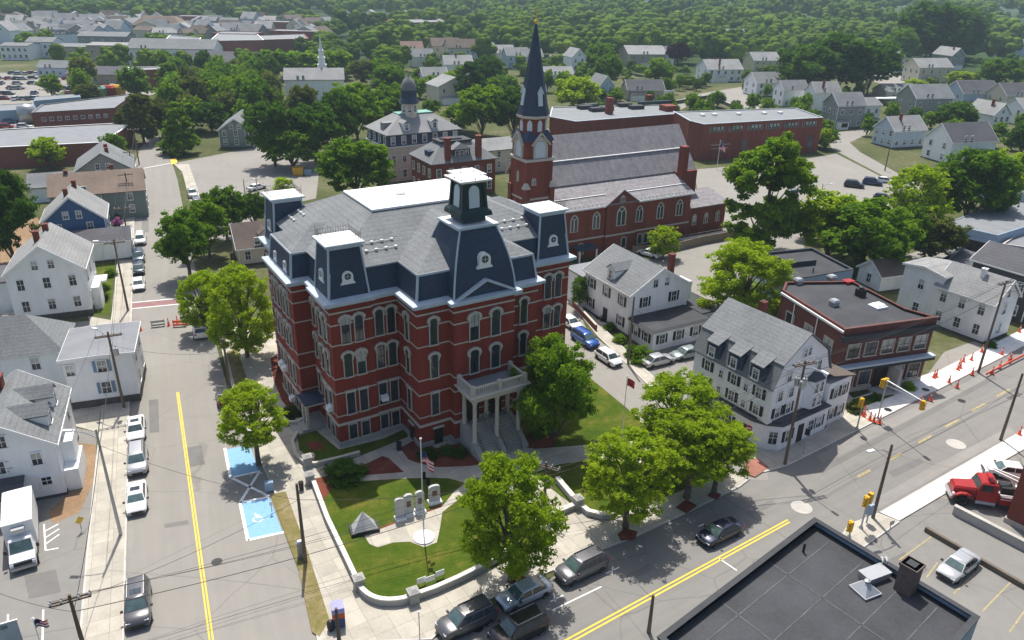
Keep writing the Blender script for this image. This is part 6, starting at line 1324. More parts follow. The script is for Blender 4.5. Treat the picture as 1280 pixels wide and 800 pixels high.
for p, q, lab in (((690, 92), (722, 90), 'clipped dark hedge right of the spire'), ((930, 112), (965, 107), 'dark hedge along the hill street')):
    b = MB(); a_, c_ = at(*p), at(*q); 
    for i in range(900):
        t_ = hb.random(); c = a_.lerp(c_, t_) + Vector((hb.uniform(-1.5, 1.5), hb.uniform(-1.5, 1.5), hb.uniform(.2, 3.6))); d = rand_dir(hb); u = d.orthogonal().normalized() * .6; w_ = d.cross(u); b.add([c - u, c - w_, c + u, c + w_], [(0, 1, 2, 3)])
    tag(b.build('hedge', M['leafdark']), lab, 'hedge')
# ---------------------------------------------------------------- vehicles (length along +x, front at +x)
CARS = {}
SPEC = dict(  # L, W, belt height, roof height, cabin: (belt rear x, roof rear x, roof front x, belt front x), hood height, tail height
    sedan=(4.7, 1.84, .92, 1.45, (-1.75, -1.05, .45, 1.2), .88, .95), suv=(4.75, 1.92, 1.1, 1.76, (-2.22, -2.0, .55, 1.28), 1.08, 1.12), hatch=(4.3, 1.78, .98, 1.55, (-1.9, -1.5, .5, 1.2), .95, 1.0), pickup=(5.5, 1.95, 1.12, 1.8, (-.7, -.5, .75, 1.4), 1.1, 1.12))
def car_meshes(kind):
    if kind in CARS: return CARS[kind]
    L, Wd, zb, zr, (br, rr, rf, bf), hh, th = SPEC[kind]; h = L / 2; w = Wd / 2; d = {}
    xs = [(-h, .42, th - .28, w * .84), (-h + .12, .3, th - .04, w * .93), (-h + .6, .26, th, w), (br + .1, .25, zb, w), (0, .24, zb, w), (bf, .25, zb - .02, w), (bf + .45, .26, hh, w * .99), (h - .35, .28, hh - .1, w * .93), (h - .08, .34, hh - .24, w * .86), (h, .42, hh - .38, w * .78)]
    b = MB(); secs = []
    for x, z0, z1, ww in xs: secs.append([(x, -ww * .9, z0), (x, ww * .9, z0), (x, ww, z0 + .18), (x, ww * .985, z1 - .2), (x, ww * .93, z1 - .05), (x, ww * .82, z1), (x, -ww * .82, z1), (x, -ww * .93, z1 - .05), (x, -ww * .985, z1 - .2), (x, -ww, z0 + .18)])
    b.loft(secs)
    wb, wr = w * .88, w * .7
    def ringz(z, x0, x1, ww): return [(x0, -ww, z), (x1, -ww, z), (x1, ww, z), (x0, ww, z)]
    b.loft([ringz(zb - .06, br, bf, wb), ringz(zr - .1, rr - .03, rf + .08, wr * 1.03), ringz(zr - .02, rr + .08, rf - .05, wr * .93), ringz(zr, rr + .25, rf - .25, wr * .8)])
    if kind == 'pickup': b.mat(1).box(-h + .15, br - .12, -w * .78, w * .78, zb + .0, zb + .012)
    else: b.mat(1)
    b.box(-h + .5, h - .5, -w * .97, w * .97, .2, .34); b.box(h - .12, h + .012, -w * .5, w * .5, .4, .62)
    d['body'] = b.mesh('body', [M['trim'], M['plastic']], True)
    try: d['body'].set_sharp_from_angle(angle=R(38))
    except Exception: pass
    def quad(p0, p1, q0, q1, off, inset_=.07):
        """window between bottom edge p0-p1 and top edge q0-q1, pushed out by off"""
        P = [Vector(v) for v in (p0, p1, q1, q0)]; c = sum(P, Vector()) / 4; nrm = (P[1] - P[0]).cross(P[3] - P[0]).normalized()
        if nrm.dot(c - Vector((c.x * .3, 0, c.z - .3))) < 0: nrm = -nrm
        P = [c + (v - c) * (1 - inset_ * 1.6) + nrm * off for v in P]; m_ = MB(); m_.add(P, [(0, 1, 2, 3)]); return m_
    zt, z0 = zr - .1, zb - .02
    d['windscreen'] = quad((bf, -wb, z0), (bf, wb, z0), (rf + .08, -wr * 1.03, zt), (rf + .08, wr * 1.03, zt), .012).mesh('windscreen', M['greenglass'])
    d['rear_window'] = quad((br, wb, z0), (br, -wb, z0), (rr - .03, wr * 1.03, zt), (rr - .03, -wr * 1.03, zt), .012).mesh('rear_window', M['glass'])
    sw = []
    n = 2 if kind != 'suv' else 3
    for s_ in (-1, 1):
        m_ = MB()
        for i in range(n):
            t0, t1 = i / n, (i + 1) / n; B = lambda t: (br + (bf - br) * t, s_ * wb, z0); Tt = lambda t: (rr + (rf - rr) * t, s_ * wr * 1.03, zt)
            q = quad(B(t0), B(t1), Tt(t0), Tt(t1), .012, .05); m_.add(q.v, q.f)
        sw.append(m_.mesh('side_glass', M['glass']))
    d['side'] = sw
    b = MB(); b.lathe([(.16, -.11), (.31, -.11), (.335, -.07), (.335, .07), (.31, .11), (.16, .11)], n=18); d['wheel'] = b.mesh('wheel', M['rubber'], True)
    b = MB(); b.lathe([(.01, .07), (.06, .09), (.2, .085), (.215, .115), (.2, .0), (.01, .0)], n=12); d['rim'] = b.mesh('rim', M['rim'])
    b = MB(); b.box(-.14, .03, -.16, .16, -.08, .08); d['lamp'] = b.mesh('headlight', M['lamp_w']); b = MB(); b.box(-.03, .08, -.13, .13, -.1, .1); d['tail'] = b.mesh('taillight', M['lamp_r'])
    b = MB(); b.box(-.08, .08, -.1, .1, -.07, .07); d['mirror'] = b.mesh('mirror', M['plastic'])
    b = MB(); b.box(-.01, .01, -.24, .24, -.06, .06); d['plate'] = b.mesh('number_plate', M['trim'])
    CARS[kind] = d; return d
PAINT = {}
def paintmat(c, met=.25):
    if c not in PAINT: PAINT[c] = paint('car_paint', c, met)
    return PAINT[c]
WHITE, SILVER, GREY, BLACK, BLUE, NAVY, TEAL, REDC = (.78, .78, .78), (.42, .43, .44), (.09, .09, .1), (.012, .012, .014), (.02, .09, .36), (.008, .012, .04), (.1, .32, .4), (.4, .02, .03)
def car(px, py, head, kind, col, label, group=None, sunroof=False, rails=False):
    d = car_meshes(kind); L, Wd, zb, zr, cab, hh, th = SPEC[kind]; h = L / 2; w = Wd / 2
    t = thing('parked_car', label, 'car', at(px, py, .014), R(head), group)
    bo = link('body', d['body'], t); bo.material_slots[0].link = 'OBJECT'; bo.material_slots[0].material = paintmat(col, 0. if col == WHITE else .35)
    link('windscreen', d['windscreen'], t); link('rear_window', d['rear_window'], t); link('side_glass', d['side'][0], t); link('side_glass', d['side'][1], t)
    for x in (-h + .85, h - .9):
        for s_ in (-1, 1):
            wo_ = link('wheel', d['wheel'], t, (x, s_ * (w - .1), .335)); wo_.rotation_euler = (R(-90) * s_, 0, 0); link('rim', d['rim'], wo_, (0, 0, .012))
    for s_ in (-1, 1):
        link('headlight', d['lamp'], t, (h - .12, s_ * w * .66, hh - .3)); link('taillight', d['tail'], t, (-h + .03, s_ * w * .72, th - .22)); link('mirror', d['mirror'], t, (cab[3] - .2, s_ * (w + .08), zb + .04))
    link('number_plate', d['plate'], t, (-h - .012, 0, .62))
    if sunroof: b = MB(); b.box(cab[2] - 1.0, cab[2] - .35, -.42, .42, zr, zr + .012); b.build('sunroof', M['glass'], t)
    if rails or kind == 'suv':
        for s_ in (-1, 1):
            b = MB(); b.bar((cab[1] + .2, s_ * w * .62, zr + .05), (cab[2] - .15, s_ * w * .62, zr + .05), .05, .06); b.build('roof_rail', M['steel'] if col in (BLACK, GREY) else M['plastic'], t)
    return t
LS = 114.4
car(172, 628, LS + 180, 'sedan', WHITE, 'white saloon with sunroof, last of the three cars beside the white sloping house', sunroof=True)
car(173, 581, LS + 180, 'suv', SILVER, 'silver SUV parked between two white saloons on the left street')
car(171, 541, LS + 180, 'sedan', WHITE, 'white saloon with sunroof in front of the silver SUV, nearest the dark pole', sunroof=True)
car(174, 762, LS + 180, 'suv', GREY, 'dark grey SUV alone at the lower end of the left street', sunroof=True)
car(174, 359, LS + 180, 'sedan', WHITE, 'white saloon at the near end of the row before the red crossing')
car(174, 340, LS + 180, 'hatch', (.02, .035, .05), 'dark teal car just behind the white saloon by the red crossing'); car(174, 325, LS + 180, 'suv', (.03, .06, .09), 'dark blue SUV in the middle of the row before the red crossing')
car(176, 303, LS + 180, 'suv', WHITE, 'white SUV furthest up the row before the red crossing')
car(251, 417, LS, 'suv', WHITE, 'white SUV in the tree shade on the hall side of the left street'); car(281, 500, LS, 'hatch', BLACK, 'black car half hidden under the bright locust tree')
car(241, 245, LS + 180, 'pickup', SILVER, 'silver pickup at the edge of the parking lot beyond the hall'); car(247, 258, LS + 180, 'suv', GREY, 'grey car under the tree at the edge of the parking lot'); car(321, 237, 60, 'sedan', WHITE, 'white car alone in the middle of the parking lot')
FS = 33.5
car(583, 782, FS + 180, 'suv', (.1, .1, .105), 'dark grey SUV parked lowest along the front kerb'); car(655, 748, FS + 180, 'sedan', (.4, .45, .5), 'silver-blue saloon under the tall street tree'); car(648, 794, FS + 180, 'suv', BLACK, 'black SUV with pale roof rails in the lane at the bottom edge', rails=True)
car(726, 716, FS + 180, 'suv', (.11, .11, .12), 'dark grey SUV parked in the bay between two kerb trees', rails=True); car(899, 671, FS + 180, 'sedan', NAVY, 'navy blue saloon driving in the tree shade on the front road')
car(1196, 713, 36 + 180, 'sedan', SILVER, 'silver saloon alone in the corner car park bays'); car(1258, 594, 168, 'sedan', WHITE, 'white saloon behind the red tow truck')
SS = 122
car(731, 429, SS + 180, 'suv', BLUE, 'bright blue SUV parked on the side street beside the hall'); car(760, 452, SS + 180, 'hatch', WHITE, 'white crossover parked behind the blue SUV on the side street'); car(712, 407, SS + 180, 'sedan', WHITE, 'white car furthest up the side street at the hall corner')
car(822, 455, 28, 'sedan', SILVER, 'silver saloon on the driveway beside the large shrub'); car(858, 446, 205, 'sedan', (.25, .3, .3), 'grey-green saloon against the corner house on the driveway'); car(811, 320, 140, 'sedan', WHITE, 'white saloon behind the white shuttered house by the church')
car(1067, 234, -25, 'suv', BLACK, 'black SUV in the school car park'); car(1090, 231, -25, 'suv', (.01, .025, .1), 'dark blue SUV beside the black one in the school car park'); car(1105, 228, -25, 'sedan', WHITE, 'white car right of the dark blue SUV in the school car park')
car(991, 256, 70, 'suv', REDC, 'red SUV partly behind the tall church tree'); car(992, 244, 70, 'suv', GREY, 'dark grey car behind the red SUV near the tall church tree'); car(1103, 250, -25, 'hatch', BLACK, 'dark car under the trees of the school car park')
car(1178, 312, 20, 'sedan', TEAL, 'teal car in front of the repair garage'); car(1195, 317, 20, 'sedan', (.3, .3, .3), 'two-tone grey car beside the teal one at the repair garage'); car(1191, 330, 10, 'sedan', BLACK, 'black car in front of the repair garage forecourt'); car(1257, 325, -20, 'sedan', REDC, 'red car beside the repair annex'); car(1270, 333, -20, 'sedan', (.15, .25, .35), 'blue car beside the red one at the repair annex'); car(1244, 318, -20, 'hatch', BLACK, 'dark car by the garage door post')
car(939, 131, -40, 'sedan', REDC, 'red car on the hill street beside the white grey-roofed house'); car(859, 102, 20, 'suv', (.05, .08, .16), 'dark blue car on the drive of the many-gabled white house'); car(853, 106, 20, 'sedan', (.3, .3, .32), 'grey car on the drive of the many-gabled white house')
def simple_car(px, py, head, col, label, group, van=False):
    key = ('far', col, van)
    if key not in _cache:
        b = MB(); h, w = (2.6, 1.0) if van else (2.3, .9); z1, z2 = (1.1, 2.3) if van else (.85, 1.45)
        b.loft([[(-h, -w * .9, .3), (h, -w * .85, .3), (h, w * .85, .3), (-h, w * .9, .3)], [(-h, -w, .6), (h, -w * .9, .6), (h, w * .9, .6), (-h, w, .6)], [(-h * .98, -w * .95, z1), (h * .92, -w * .85, z1 - .12), (h * .92, w * .85, z1 - .12), (-h * .98, w * .95, z1)]])
        b.mat(1).loft([[(-h * .8, -w * .88, z1 - .03), (h * .5, -w * .88, z1 - .03), (h * .5, w * .88, z1 - .03), (-h * .8, w * .88, z1 - .03)], [(-h * .6, -w * .74, z2), (h * .2, -w * .74, z2), (h * .2, w * .74, z2), (-h * .6, w * .74, z2)]]); b.mat(0).box(-h * .6, h * .2, -w * .74, w * .74, z2, z2 + .04)
        b.mat(2)
        for x in (-h * .6, h * .62):
            for s_ in (-1, 1): b.tube((x, s_ * w * .8, .33), (x, s_ * w * 1.0, .33), .33, n=10)
        _cache[key] = b.mesh('parked_car', [paintmat(col), M['glass'], M['rubber']])
    o = link('parked_car', _cache[key], None, at(px, py, .02), R(head)); return tag(o, label, 'van' if van else 'car', group)
simple_car(1105, 94, 0, WHITE, 'long white van parked at the cream gable house', None, True).scale = (1.25, 1.1, 1.1)
cc = (WHITE, WHITE, SILVER, GREY, BLACK, REDC, (.1, .15, .25), SILVER)
for i in range(46):
    row = i % 6; x = rnd.uniform(-5, 92); y = 93 + row * 6.3 + rnd.uniform(-.6, .6)
    if y > 118 and x > 44: x -= 45
    simple_car(x, y, rnd.choice((12, 12, 100)), rnd.choice(cc), 'car in the crowded distant car park at the left edge', 'cars of the distant car park')
for x, y in ((152, 106), (160, 108), (142, 109), (180, 106), (198, 110), (205, 108), (12, 154), (22, 152), (8, 160), (30, 160), (5, 148), (150, 215), (147, 222), (145, 238)):
    simple_car(x, y, rnd.choice((10, 95)), rnd.choice(cc), 'small parked car in the yards beyond the left street', 'cars in the yards beyond the left street')
for x, y in ((775, 85), (782, 88), (779, 92), (790, 80)): simple_car(x, y, rnd.choice((10, 95)), rnd.choice(cc), 'small car beside the long tan house', 'cars beside the long tan house')
# box truck
t = thing('box_truck', 'white box truck parked nose down in the left car park', 'truck', at(32, 684), R(LS + 186)); t.scale = (.94, .94, .94)
b = MB(); b.box(-4.6, 1.0, -1.2, 1.2, .9, 3.5); b.build('cargo_box', M['trim'], t); b = MB(); b.box(-4.55, .95, -1.15, 1.15, 3.503, 3.53)
for x in (-3, -1.2): b.box(x, x + .05, -1.15, 1.15, 3.53, 3.55)
b.build('box_roof', M['roofwhite'], t)
b = MB(); b.loft([[(1.0, -1.02, .5), (3.6, -.98, .5), (3.6, .98, .5), (1.0, 1.02, .5)], [(1.0, -1.05, 1.25), (3.55, -.98, 1.2), (3.55, .98, 1.2), (1.0, 1.05, 1.25)], [(1.0, -1.03, 1.4), (2.6, -.98, 1.36), (2.6, .98, 1.36), (1.0, 1.03, 1.4)], [(1.0, -.9, 2.25), (1.85, -.88, 2.25), (1.85, .88, 2.25), (1.0, .9, 2.25)]]); b.build('cab', M['trim'], t)
b = MB(); b.add([(2.57, -.9, 1.43), (2.57, .9, 1.43), (1.92, .82, 2.2), (1.92, -.82, 2.2)], [(0, 1, 2, 3)]); b.build('windscreen', M['greenglass'], t)
b = MB(); b.box(3.54, 3.63, -.7, .7, .75, 1.08); b.build('grille', M['plastic'], t); b = MB(); b.box(3.5, 3.75, -1.0, 1.0, .42, .68); b.build('bumper', M['steel'], t); b = MB(); b.box(-4.6, 1.0, -.5, .5, .5, .9); b.build('chassis', M['plastic'], t)
for s_ in (-1, 1):
    b = MB(); b.box(3.56, 3.66, s_ * .85 - .14, s_ * .85 + .14, .78, 1.05); b.build('headlight', M['lamp_w'], t); b = MB(); b.box(2.2, 2.35, s_ * 1.25 - .12, s_ * 1.25 + .12, 1.4, 1.75); b.build('mirror', M['plastic'], t)
    for x in (-3.2, 2.7): wv = link('wheel', car_meshes('suv')['wheel'], t, (x, s_ * .95, .42)); wv.scale = (1.25, 1.25, 1.25); wv.rotation_euler = (R(-90) * s_, 0, 0); link('rim', car_meshes('suv')['rim'], wv, (0, 0, .01))
b = MB(); b.box(1.0, 1.5, -.5, .5, 2.7, 3.1); b.build('cooling_unit', M['steel'], t)
# red tow truck
t = thing('tow_truck', 'red tow truck with white boom parked by the new pavement', 'truck', at(1231, 628), R(166))
b = MB(); b.loft([[(1.2, -.85, .85), (3.3, -.72, .85), (3.3, .72, .85), (1.2, .85, .85)], [(1.2, -.9, 1.75), (3.3, -.74, 1.62), (3.3, .74, 1.62), (1.2, .9, 1.75)], [(1.2, -.75, 1.98), (3.15, -.58, 1.82), (3.15, .58, 1.82), (1.2, .75, 1.98)]])
for s_ in (-1, 1): b.loft([[(x, s_ * .7, z), (x, s_ * 1.2, z - .05), (x, s_ * 1.2, z - .25), (x, s_ * .7, z - .25)] for x, z in ((1.6, .95), (1.8, 1.3), (2.2, 1.45), (2.7, 1.42), (3.1, 1.2), (3.3, .95))])
b.build('hood', M['red'], t)
b = MB(); b.loft([[(-.4, -1.1, .75), (1.3, -1.1, .75), (1.3, 1.1, .75), (-.4, 1.1, .75)], [(-.4, -1.12, 1.9), (1.35, -1.1, 1.9), (1.35, 1.1, 1.9), (-.4, 1.12, 1.9)], [(-.35, -1.02, 2.65), (1.1, -1.0, 2.65), (1.1, 1.0, 2.65), (-.35, 1.02, 2.65)], [(-.2, -.85, 2.78), (.95, -.85, 2.78), (.95, .85, 2.78), (-.2, .85, 2.78)]]); cb = b.build('cab', M['red'], t)
for s_ in (-1, 1):
    b = MB(); b.add([(.05, s_ * 1.13, 1.95), (1.15, s_ * 1.12, 1.95), (.98, s_ * 1.04, 2.58), (.08, s_ * 1.05, 2.58)], [(0, 1, 2, 3)]); b.build('side_window', M['glass'], cb)
b = MB(); b.add([(1.37, -1.0, 1.95), (1.37, 1.0, 1.95), (1.14, .9, 2.6), (1.14, -.9, 2.6)], [(0, 1, 2, 3)]); b.build('windscreen', M['greenglass'], cb)
b = MB(); b.box(-6.0, -.7, -1.2, 1.2, .8, 1.6); bd = b.build('bed', M['red'], t); b = MB(); b.box(-6.0, -.7, -1.24, -.85, 1.603, 1.72); b.box(-6.0, -.7, .85, 1.24, 1.603, 1.72); b.box(-6.0, -.7, -.8, .8, 1.603, 1.62)
for s_ in (-1, 1):
    y0, y1 = sorted((s_ * 1.203, s_ * 1.225)); b.box(-6, -3, y0, y1, 1.1, 1.2); b.bar((-3, s_ * 1.21, 1.15), (-2.4, s_ * 1.21, 1.4), .02, .1); b.box(-2.4, -.7, y0, y1, 1.35, 1.45)
b.build('white_trim', M['trim'], bd)
b = MB()
for s_ in (-1, 1): b.bar((-5.4, s_ * .75, 1.9), (.5, s_ * .18, 3.9), .16, .24); b.bar((-2.2, s_ * .5, 1.7), (-1.6, s_ * .4, 3.1), .12, .14)
b.box(.3, .7, -.35, .35, 3.75, 4.0); b.bar((-3.2, -.6, 2.6), (-3.2, .6, 2.6), .12, .12); b.build('boom', M['trim'], t)
b = MB(); b.box(-1.9, -.8, -.6, .6, 1.63, 2.3); b.build('winch', M['plastic'], t)
b = MB(); b.box(.0, .35, -.8, .8, 2.78, 2.95); b.build('light_bar', M['lamp_r'], t); b = MB(); b.box(-5.6, 3.2, -.45, .45, .5, .85); b.box(3.28, 3.5, -1.05, 1.05, .55, .85); b.build('chassis', M['steel'], t)
for s_ in (-1, 1):
    b = MB(); b.tube((-.4, s_ * 1.05, .62), (1.3, s_ * 1.05, .62), .2, n=10); b.build('fuel_tank', M['steel'], t)
    for x in (-4.2, 2.4): wv = link('wheel', car_meshes('suv')['wheel'], t, (x, s_ * 1.02, .52)); wv.scale = (1.6, 1.6, 1.7); wv.rotation_euler = (R(-90) * s_, 0, 0); link('rim', car_meshes('suv')['rim'], wv, (0, 0, .012))
    b = MB(); b.box(3.2, 3.34, s_ * .95 - .15, s_ * .95 + .15, 1.0, 1.22); b.build('headlight', M['lamp_w'], t)
# coloured works trucks and bins
for x, y, c, lab in ((126, 126, M['copper'], 'green works truck body behind the brick works'), (137, 125, M['red'], 'red works truck body behind the brick works'), (147, 124, M['sigyel'], 'yellow works truck body behind the brick works')):
    b = MB(); b.box(-2.6, 2.6, -1.8, 1.8, .6, 4.6); b.frustum((-2.4, 2.4, -1.6, 1.6), 4.6, (-1.8, 1.8, -1.0, 1.0), 5.3); b.box(-2, -1, -1.9, 1.9, 0, .6); b.box(1, 2, -1.9, 1.9, 0, .6); tag(b.build('hopper_truck', c, None, at(x, y), 0), lab, 'truck')
for x, y, c, k, lab in ((373, 219, 'sigyel', .85, 'yellow waste skip at the far edge of the parking lot'), (385, 219, 'wbluepale', .55, 'blue waste bin beside the yellow skip')):
    b = MB(); b.frustum((-1.3, 1.3, -1, 1), .1, (-1.5, 1.5, -1.15, 1.15), 1.8); b.box(-1.55, 1.55, -1.2, 1.2, 1.8, 1.95); o = tag(b.build('waste_skip', M[c], None, at(x, y), R(10)), lab, 'skip'); o.scale = (k, k, k * 1.2)
# ---------------------------------------------------------------- poles and wires
def utility_pole(px, py, top, label, arm=None, steel=False, lamp=None, trafo=False, group=None, armz=.5, double=True):
    p = at(px, py, .12); h = height_to(p, top); t = thing('utility_pole', label, 'utility pole', p, 0)
    b = MB(); b.tube((0, 0, -.1), (0, 0, h), .17 if not steel else .16, .11 if not steel else .09, 10); b.build('pole', M['steel' if steel else 'wood'], t)
    tops = [p + Vector((0, 0, h - 1.6))]
    if arm is not None:
        a = R(arm); d = Vector((math.cos(a), math.sin(a), 0)); n_ = Vector((-d.y, d.x, 0))
        for k in ((0, 1) if double else (0,)):
            z = h - armz; b = MB(); b.bar(d * -1.35 + n_ * (.15 - .3 * k) + Vector((0, 0, z)), d * 1.35 + n_ * (.15 - .3 * k) + Vector((0, 0, z)), .1, .12); ca_ = b.build('crossarm', M['wood'], t)
            for s_ in (-1.25, -.55, .55, 1.25):
                b = MB(); c = d * s_ + n_ * (.15 - .3 * k); b.lathe([(.03, .06), (.03, .14), (.08, .16), (.05, .22), (.08, .25), (.03, .34)], c.x, c.y, 8, z); b.build('insulator', M['ins'], ca_)
        tops += [p + d * s_ + Vector((0, 0, h - armz + .3)) for s_ in (-1.25, .55, 1.25)]
    if lamp is not None:
        a = R(lamp); d = Vector((math.cos(a), math.sin(a), 0)); b = MB(); b.path([Vector((0, 0, h - .9)), d * 1.0 + Vector((0, 0, h - .35)), d * 2.2 + Vector((0, 0, h - .2))], [.05, .045, .04], 6); la = b.build('lamp_arm', M['steel'], t)
        b = MB(); b.bar(d * 2.0 + Vector((0, 0, h - .2)), d * 2.75 + Vector((0, 0, h - .22)), .3, .14); b.build('street_lamp_head', M['trim'], la)
    if trafo:
        for k in range(trafo): b = MB(); c = Vector((math.cos(R(120 * k + 20)), math.sin(R(120 * k + 20)), 0)) * .42; b.lathe([(.02, 0), (.26, .02), (.26, .75), (.2, .85), (.02, .86)], c.x, c.y, 12, h - 2.9); b.lathe([(.05, .85), (.05, 1.1), (.01, 1.12)], c.x, c.y, 6, h - 2.9); b.build('transformer', M['steel'], t)
    return tops
PL = [utility_pole(104, 806, 745, 'weathered pole with doubled crossarm at the bottom of the left pavement', 26, double=True),
      utility_pole(151, 668, 538, 'slim grey steel lamp pole halfway along the left pavement', None, True, lamp=180),
      utility_pole(155, 509, 416, 'dark wooden pole with transformer and lamp beside the white house with blue shutters', 24, trafo=1, lamp=150),
      utility_pole(160, 388, 300, 'wooden pole with street lamp in front of the white chimneyed house', 24, lamp=190),
      utility_pole(163, 312, 258, 'wooden pole near the low dark-roofed house', 24),
      utility_pole(166, 268, 216, 'wooden pole opposite the parking lot on the left pavement', 24),
      utility_pole(169, 230, 188, 'wooden pole by the far end of the left pavement', 24),
      utility_pole(174, 205, 160, 'furthest wooden pole at the end of the left street', 24)]
PF = [utility_pole(382, 702, 606, 'leaning dark pole with grey meter boxes on the grass verge left of the lawn', None),
      utility_pole(680, 642, 579, 'grey pole with doubled crossarm and transformer near the granite wall end', -25, trafo=1, armz=.5),
      utility_pole(981, 580, 452, 'tall dark pole with transformers at the corner house', 20, trafo=3, lamp=-60, armz=.4),
      utility_pole(1223, 465, 352, 'tall brown pole standing among cones in front of the white house', 30, lamp=-20, armz=.3),
      utility_pole(1311, 420, 330, 'wooden pole beyond the right edge of the view', 30)]
PR = [utility_pole(811, 789, 745, 'short visible wooden pole against the dark flat roof', None), utility_pole(1091, 647, 557, 'dark pole with lamp on the traffic island', None, lamp=200), utility_pole(1251, 549, 468, 'plain dark pole at the edge of the new white pavement', None), utility_pole(785, 455, 372, 'thin wooden pole on the side street pavement by the driveway', None), utility_pole(366, 202, 168, 'bare thin pole in front of the great tree clump', None), utility_pole(1106, 213, 186, 'pole beside the school car park exit', None), utility_pole(290, 500, 425, 'wooden pole in the shade on the hall side of the left street', None)]
def wire(p, q, sag, label, group, r=.015):
    b = MB(); n = 14; pts = []
    for i in range(n + 1):
        t_ = i / n; v = p.lerp(q, t_); v.z -= sag * 4 * t_ * (1 - t_); pts.append(v - p)
    b.path(pts, [r] * (n + 1), 4); return tag(b.build('overhead_wire', M['wire'], None, p), label, 'wire', group)
def run(A, B, lab, grp, sag=.5, thick=.028):
    wire(A[0], B[0], sag, lab, grp, thick)
    for a_, b_ in zip(A[1:], B[1:]): wire(a_, b_, sag, lab, grp)
for A, B in zip(PL, PL[1:]): run(A, B, 'overhead cable strung along the left pavement poles', 'cables along the left pavement')
run(PF[1], PF[2], 'overhead cable between the grey crossarm pole and the corner house pole', 'cables over the side street', .8); run(PF[2], PF[3], 'overhead cable in front of the brown brick block', 'cables before the brick block', .8); run(PF[3], PF[4], 'overhead cable leaving the view past the right edge', 'cables past the right edge')
for s_ in range(min(len(PL[0]), len(PF[1]))): wire(PL[0][s_], PF[1][s_], 1.0, 'long cable crossing the left street and the lawn to the grey crossarm pole', 'cables over the lawn',   .026 if s_ == 0 else .015)
wire(PL[1][0], PF[0][0], .6, 'cable from the steel lamp pole to the leaning verge pole', None); wire(PF[0][0], PF[1][0], .8, 'cable from the leaning verge pole to the grey crossarm pole', None, .022)
wire(PL[0][1] + Vector((0, 0, -.6)), PF[0][0], .6, 'cable from the bottom left crossarm to the leaning verge pole', None); wire(PF[1][0], PR[0][0] + Vector((0, 0, 1.2)), .5, 'cable from the grey crossarm pole across the front road', None)
wire(PF[2][0], PR[1][0], .5, 'cable crossing the road from the corner house pole to the island pole', None); wire(PR[1][0], PR[2][0], .5, 'cable along the near side of the front road', None); wire(PL[2][0], PR[6][0], .7, 'cable crossing the left street to the pole in the hall shade', None); wire(PR[3][0], PF[2][0], .6, 'cable from the side street pole to the corner house pole', None)
wire(PL[0][0], at(-30, 730, 8.0), .4, 'cable leading from the bottom left pole over the car park', None); wire(PL[2][1], at(62, 545, 5.5), .3, 'service cable to the white office house', None)
b = MB(); b.box(-.3, .3, -.2, .2, 0, 1.5); b.frustum((-.35, .35, -.25, .25), 1.5, (-.2, .2, -.15, .15), 1.75); tag(b.build('meter_cabinet', M['steel'], None, at(377, 696, .13), R(24)), 'grey meter cabinet at the foot of the leaning verge pole', 'cabinet')

# ---------------------------------------------------------------- traffic signals, signs, cones
def signal(px, py, top, label, arms, col='sigyel'):
    p = at(px, py, .12); h = height_to(p, top); t = thing('traffic_signal', label, 'traffic light', p, 0)
    b = MB(); b.tube((0, 0, 0), (0, 0, h), .09, .07, 8); b.lathe([(.2, 0), (.2, .1), (.1, .3), (.01, .3)], n=10); b.build('post', M['steel'], t)
    for a, z, dist in arms:
        d = Vector((math.cos(R(a)), math.sin(R(a)), 0)); c = d * dist + Vector((0, 0, h - z))
        b = MB(); b.box(-.2, .2, -.17, .17, -.55, .55); hd = b.build('signal_head', M[col], t, c, R(a + 90))
        for k, zz in enumerate((.36, 0, -.36)):
            b = MB(); b.tube((0, -.16, zz), (0, -.34, zz), .14, .13, 10); b.build('visor', M[col], hd); b = MB(); b.tube((0, -.16, zz), (0, -.19, zz), .11, .11, 10); b.build('lens', M[('lamp_r', 'sigyel', 'dkgreen')[k]], hd)
    return t, p, h
t, p, h = signal(1097, 523, 478, 'yellow traffic light with a long white arm over the road at the brick block', ((70, .3, .3), (160, .3, .3)))
d = (at(1157, 510, 5.0) - p); d.z = 0; d = d.normalized()
b = MB(); b.tube((0, 0, 5.0), d * 5.6 + Vector((0, 0, 5.4)), .07, .05, 8); b.tube((0, 0, 4.4), d * 4.6 + Vector((0, 0, 5.25)), .04, .03, 6); b.build('mast_arm', M['trim'], t)
c = d * 5.5 + Vector((0, 0, 4.95)); b = MB(); b.box(-.2, .2, -.17, .17, -.55, .55); hd = b.build('signal_head', M['sigyel'], t, c, R(30))
for k, zz in enumerate((.36, 0, -.36)): b = MB(); b.tube((0, -.16, zz), (0, -.34, zz), .14, .13, 10); b.build('visor', M['sigyel'], hd)
signal(1071, 536, 500, 'short yellow pedestrian signal on the corner pavement of the white corner house', ((200, .4, .25),)); signal(1076, 660, 622, 'yellow traffic light with grey control box on the traffic island', ((35, .3, .3), (215, .4, .3))); signal(1061, 672, 655, 'short yellow signal at the lower edge of the traffic island', ((210, .3, .2),))
b = MB(); b.box(-.3, .3, -.22, .22, 1.0, 2.1); b.box(-.05, .05, -.05, .05, 0, 1.0); tag(b.build('control_cabinet', M['bluegrey'], None, at(1083, 653, .12), R(34)), 'blue-grey control cabinet beside the island traffic light', 'cabinet')
cone = MB(); cone.box(-.2, .2, -.2, .2, 0, .05); cone.lathe([(.16, .05), (.09, .5)], n=10); cone.mat(1).lathe([(.09, .5), (.075, .62)], n=10); cone.mat(0).lathe([(.075, .62), (.035, .92), (.01, .93)], n=10); CN = cone.mesh('traffic_cone', [M['cone'], M['white']])
